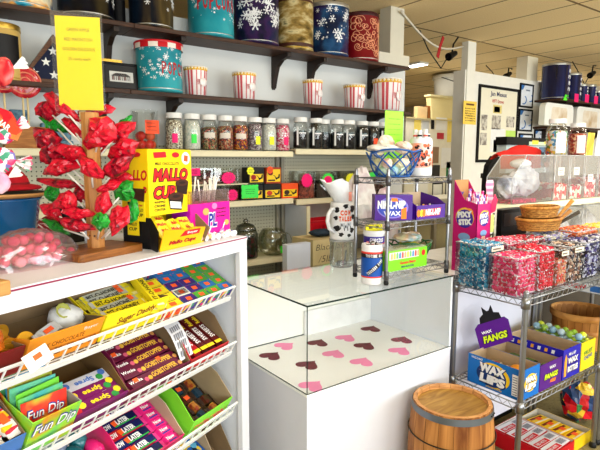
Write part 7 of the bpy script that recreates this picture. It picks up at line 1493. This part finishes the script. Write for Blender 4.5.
t=thing('black_chair','black padded chair back beside the red cloth','chair',T(A.x+.17,2.15,0)); w=.15; part('backrest',MB().prism([(0,1.05),(w,1.05),(w,B.z),(w*.6,B.z+.01),(.02,B.z-.06),(0,B.z-.16)],-.04,.0,0,frame((0,0,0),(1,0,0),(0,0,1))),C((14,14,16),.7),t,bev=.01); part('seat',MB().box(0,w,-.02,.36,.62,.68),C((14,14,16),.7),t)
for x in (.01,w-.04):
    for y in (0,.32): part('leg',MB().box(x,x+.03,y,y+.03,0,.62 if y else 1.05),BLK,t)
# cables with a red ribbon and clip lamps under the ceiling
p0=Vector((3.65,3.4,2.86)); p1=Vector((5.2,3.86,2.82)); pts=[p0.lerp(p1,i/14)+Vector((0,0,-.15*math.sin(math.pi*i/14)**1.0)) for i in range(15)]
solo('ceiling_cable',MB().tube(pts,.011,6),C((214,206,190),.6),'white cable slung from the wall post to the next column under the ceiling','cable',I4)
m=pts[8]; solo('red_ribbon',MB().prism([(0,0),(.05,.10),(.02,.12),(-.02,.03),(-.07,-.10),(-.03,-.12)],-.004,.004,0,frame(m+Vector((0,-.02,0)),(1,0,0),(0,0,1))),C((170,30,34),.6),'little red ribbon tied on the slung white cable','ribbon',I4)
def clamp(P,lb):
    t=thing('clip_lamp',lb,'lamp',T(P.x,P.y,P.z)); part('lamp_head',MB().cyl(.045,-.07,.07,16,0,Matrix.Rotation(rad(65),4,'Y'),r1=.028),BLK,t); part('arm',MB().tube([(0,0,.03),(.02,0,.12),(.1,0,2.89-P.z)],.01,6),BLK,t); part('cord',MB().tube([(-.05,0,0),(-.16,.02,-.16),(-.36,.04,.02),(-.5,.05,2.89-P.z)],.007,5),BLK,t)
clamp(AY(452,55,3.8),'black clip lamp under the ceiling just before the column'); clamp(AY(592,74,3.7),'black clip lamp above the navy tins')
P=AY(508,75,4.6); clamp(P,'black clip lamp behind the partition wall, seen over its top')
# ---------------------------------------------------------------- back room seen past the wall end
YB=5.4
t=thing('notice_board','big pale notice board covered with papers in the room behind the wall','notice board',I4)
a=AY(404,190,YB); c=AY(472,117,YB); b=MB().box(a.x,c.x+.5,YB,YB+.05,.62,2.13,0); part('board',b,C((238,232,212),.7,var=.03),t)
def sheet(px0,py0,px1,py1,m,lb,name='paper_sheet',dy=.0):
    a=AY(px0,py1,YB-.004-dy); c=AY(px1,py0,YB-.004-dy); return solo(name,MB().box(0,c.x-a.x,0,.003,0,c.z-a.z),m,lb,'paper',T(a.x,YB-.0042-dy,a.z),'papers on the notice board')
PW=C((240,240,236),.6,var=.02); PY=C((246,222,110),.6)
for q_ in ((414,120,421,133,PY,'small yellow sheet at the upper corner of the notice board'),(422,121,429,140,C((206,210,214),.6),'grey sheet second along the top of the notice board'),(436,118,447,130,PW,'white sheet below the cream bin on the notice board'),(447,119,455,142,PY,'tall yellow sheet beside the column on the notice board'),(437,133,444,139,C((190,40,50),.6),'red slip in the middle of the notice board'),(431,120,434.5,129,BLK,'black round hook thing on the notice board'),(441,148,454,168,PW,'big white sheet low on the notice board'),(431,147,439,163,C((150,120,90),.6),'brown card beside the big white sheet'),(430,165,440,178,C((44,40,40),.6),'dark clipboard beside the big white sheet'),(446,162,453,178,C((40,120,70),.6),'green card under the big white sheet'),(432,182,443,200,BLK,'black clipboard lower on the notice board'),(445,180,454,198,BLK,'second black clipboard lower on the notice board'),(413,180,428,205,PW,'large white sheet behind the tabletop rack')): sheet(*q_)
for q_ in ((433,184,442,198,PW,'white page on the black clipboard'),(446,182,453,196,PW,'white page on the second black clipboard')): sheet(*q_,dy=.008)
def tubb(px0,px1,py0,py1,y,m,lb,name,cat='tub',tap=.85,lid=None):
    a=AY(px0,py1,y); c=AY(px1,py0,y); w=(c.x-a.x)/2; h=c.z-a.z; t=thing(name,lb,cat,T((a.x+c.x)/2,y+.15,2.1305 if py1>110 else a.z)); h=c.z-t.location.z
    part('body',MB().lathe([(0,0),(w*tap,0),(w*.98,h-.03),(w*1.04,h-.03),(w*1.04,h),(w*.94,h),(w*.92,h-.05),(w*tap*.95,.02),(0,.02)],28,0),m,t); return t
solo('board_top_shelf',MB().box(0,1.9,0,.4,0,.02),C((206,190,140),.6),'narrow tan shelf on top of the notice board','shelf',T(5.95,YB-.02,2.1302-.0201+.0202))
E_=.0205
def rect(px0,px1,py0,zb,y,m,lb,name,d=.25,cat='box'):
    a=AY(px0,110,y); c=AY(px1,py0,y); return solo(name,MB().box(0,c.x-a.x,0,min(d,.07),0,c.z-zb),m,lb,cat,T(a.x,y,zb))
zs=2.1508
rect(417.5,427.5,107,zs,YB,C((220,186,134),.7),'tan cardboard box on top of the notice board','card_box'); rect(428,430.5,106,zs,YB+.02,C((150,90,40),.7),'thin brown box next to the tan cardboard box','card_box')
a=AY(428,96,YB); c=AY(468,96,YB); w=c.x-a.x
t=thing('storage_bin','large cream plastic bin on top of the notice board','bin',T(a.x+.06,YB,zs)); hb=a.z-zs
part('body',MB().prism([(.06,0),(w-.06,0),(w,hb),(0,hb)],-.09,0,0,frame((0,0,0),(1,0,0),(0,0,1))),C((238,222,160),.5,var=.02),t); part('rim',MB().box(-.03,w+.03,-.02,.10,hb-.0,hb+.03),C((240,228,176),.5),t)
p=AY(437,100,YB); c2=AY(462,76,YB); r=(c2.x-p.x)/2; zt=c2.z
t=thing('white_bucket','white plastic bucket standing on the large cream bin','bucket',T(p.x+r+.12,YB+.04,zs+hb+.0305)); hh=min(zt,2.86)-(zs+hb+.03)
part('body',MB().lathe([(0,0),(r*.9,0),(r,hh)],28,0),C((232,230,222),.45,var=.02),t); part('rim',MB().lathe([(r*1.0,hh-.06),(r*1.06,hh-.05),(r*1.06,hh),(r*.98,hh)],28,0),C((232,230,222),.45),t); part('handle',MB().tube([(-r*1.05,-.03,hh-.05),(-r*.6,-r*.9,hh-.16),(.0,-r*1.05,hh-.04)],.008,6),C((80,80,80),.4),t)
t=thing('desk','pale desk below the notice board in the back room','desk',T(5.9,4.75,0)); part('top',MB().box(0,2.0,0,.6,.9,.94),C((226,220,196),.5),t)
for x in (.02,1.92):
    for y in (.02,.52): part('leg',MB().box(x,x+.06,y,y+.06,0,.9),C((180,170,150),.5),t)
# pale bags seen through the tabletop rack
PB_=NZ([(238,232,232),(222,206,210),(246,244,244),(230,220,220)],5,.4,3)
t=bag(T(2.64,2.82,1.215),.12,.08,.23,PB_,'tall pale plastic bag standing behind the tabletop rack',None,101); bag(T(2.86,2.79,.93),.13,.08,.36,NZ([(240,236,236),(226,196,204),(246,244,244)],5,.4,3),'shorter pinkish white bag behind the green candy box',None,102)
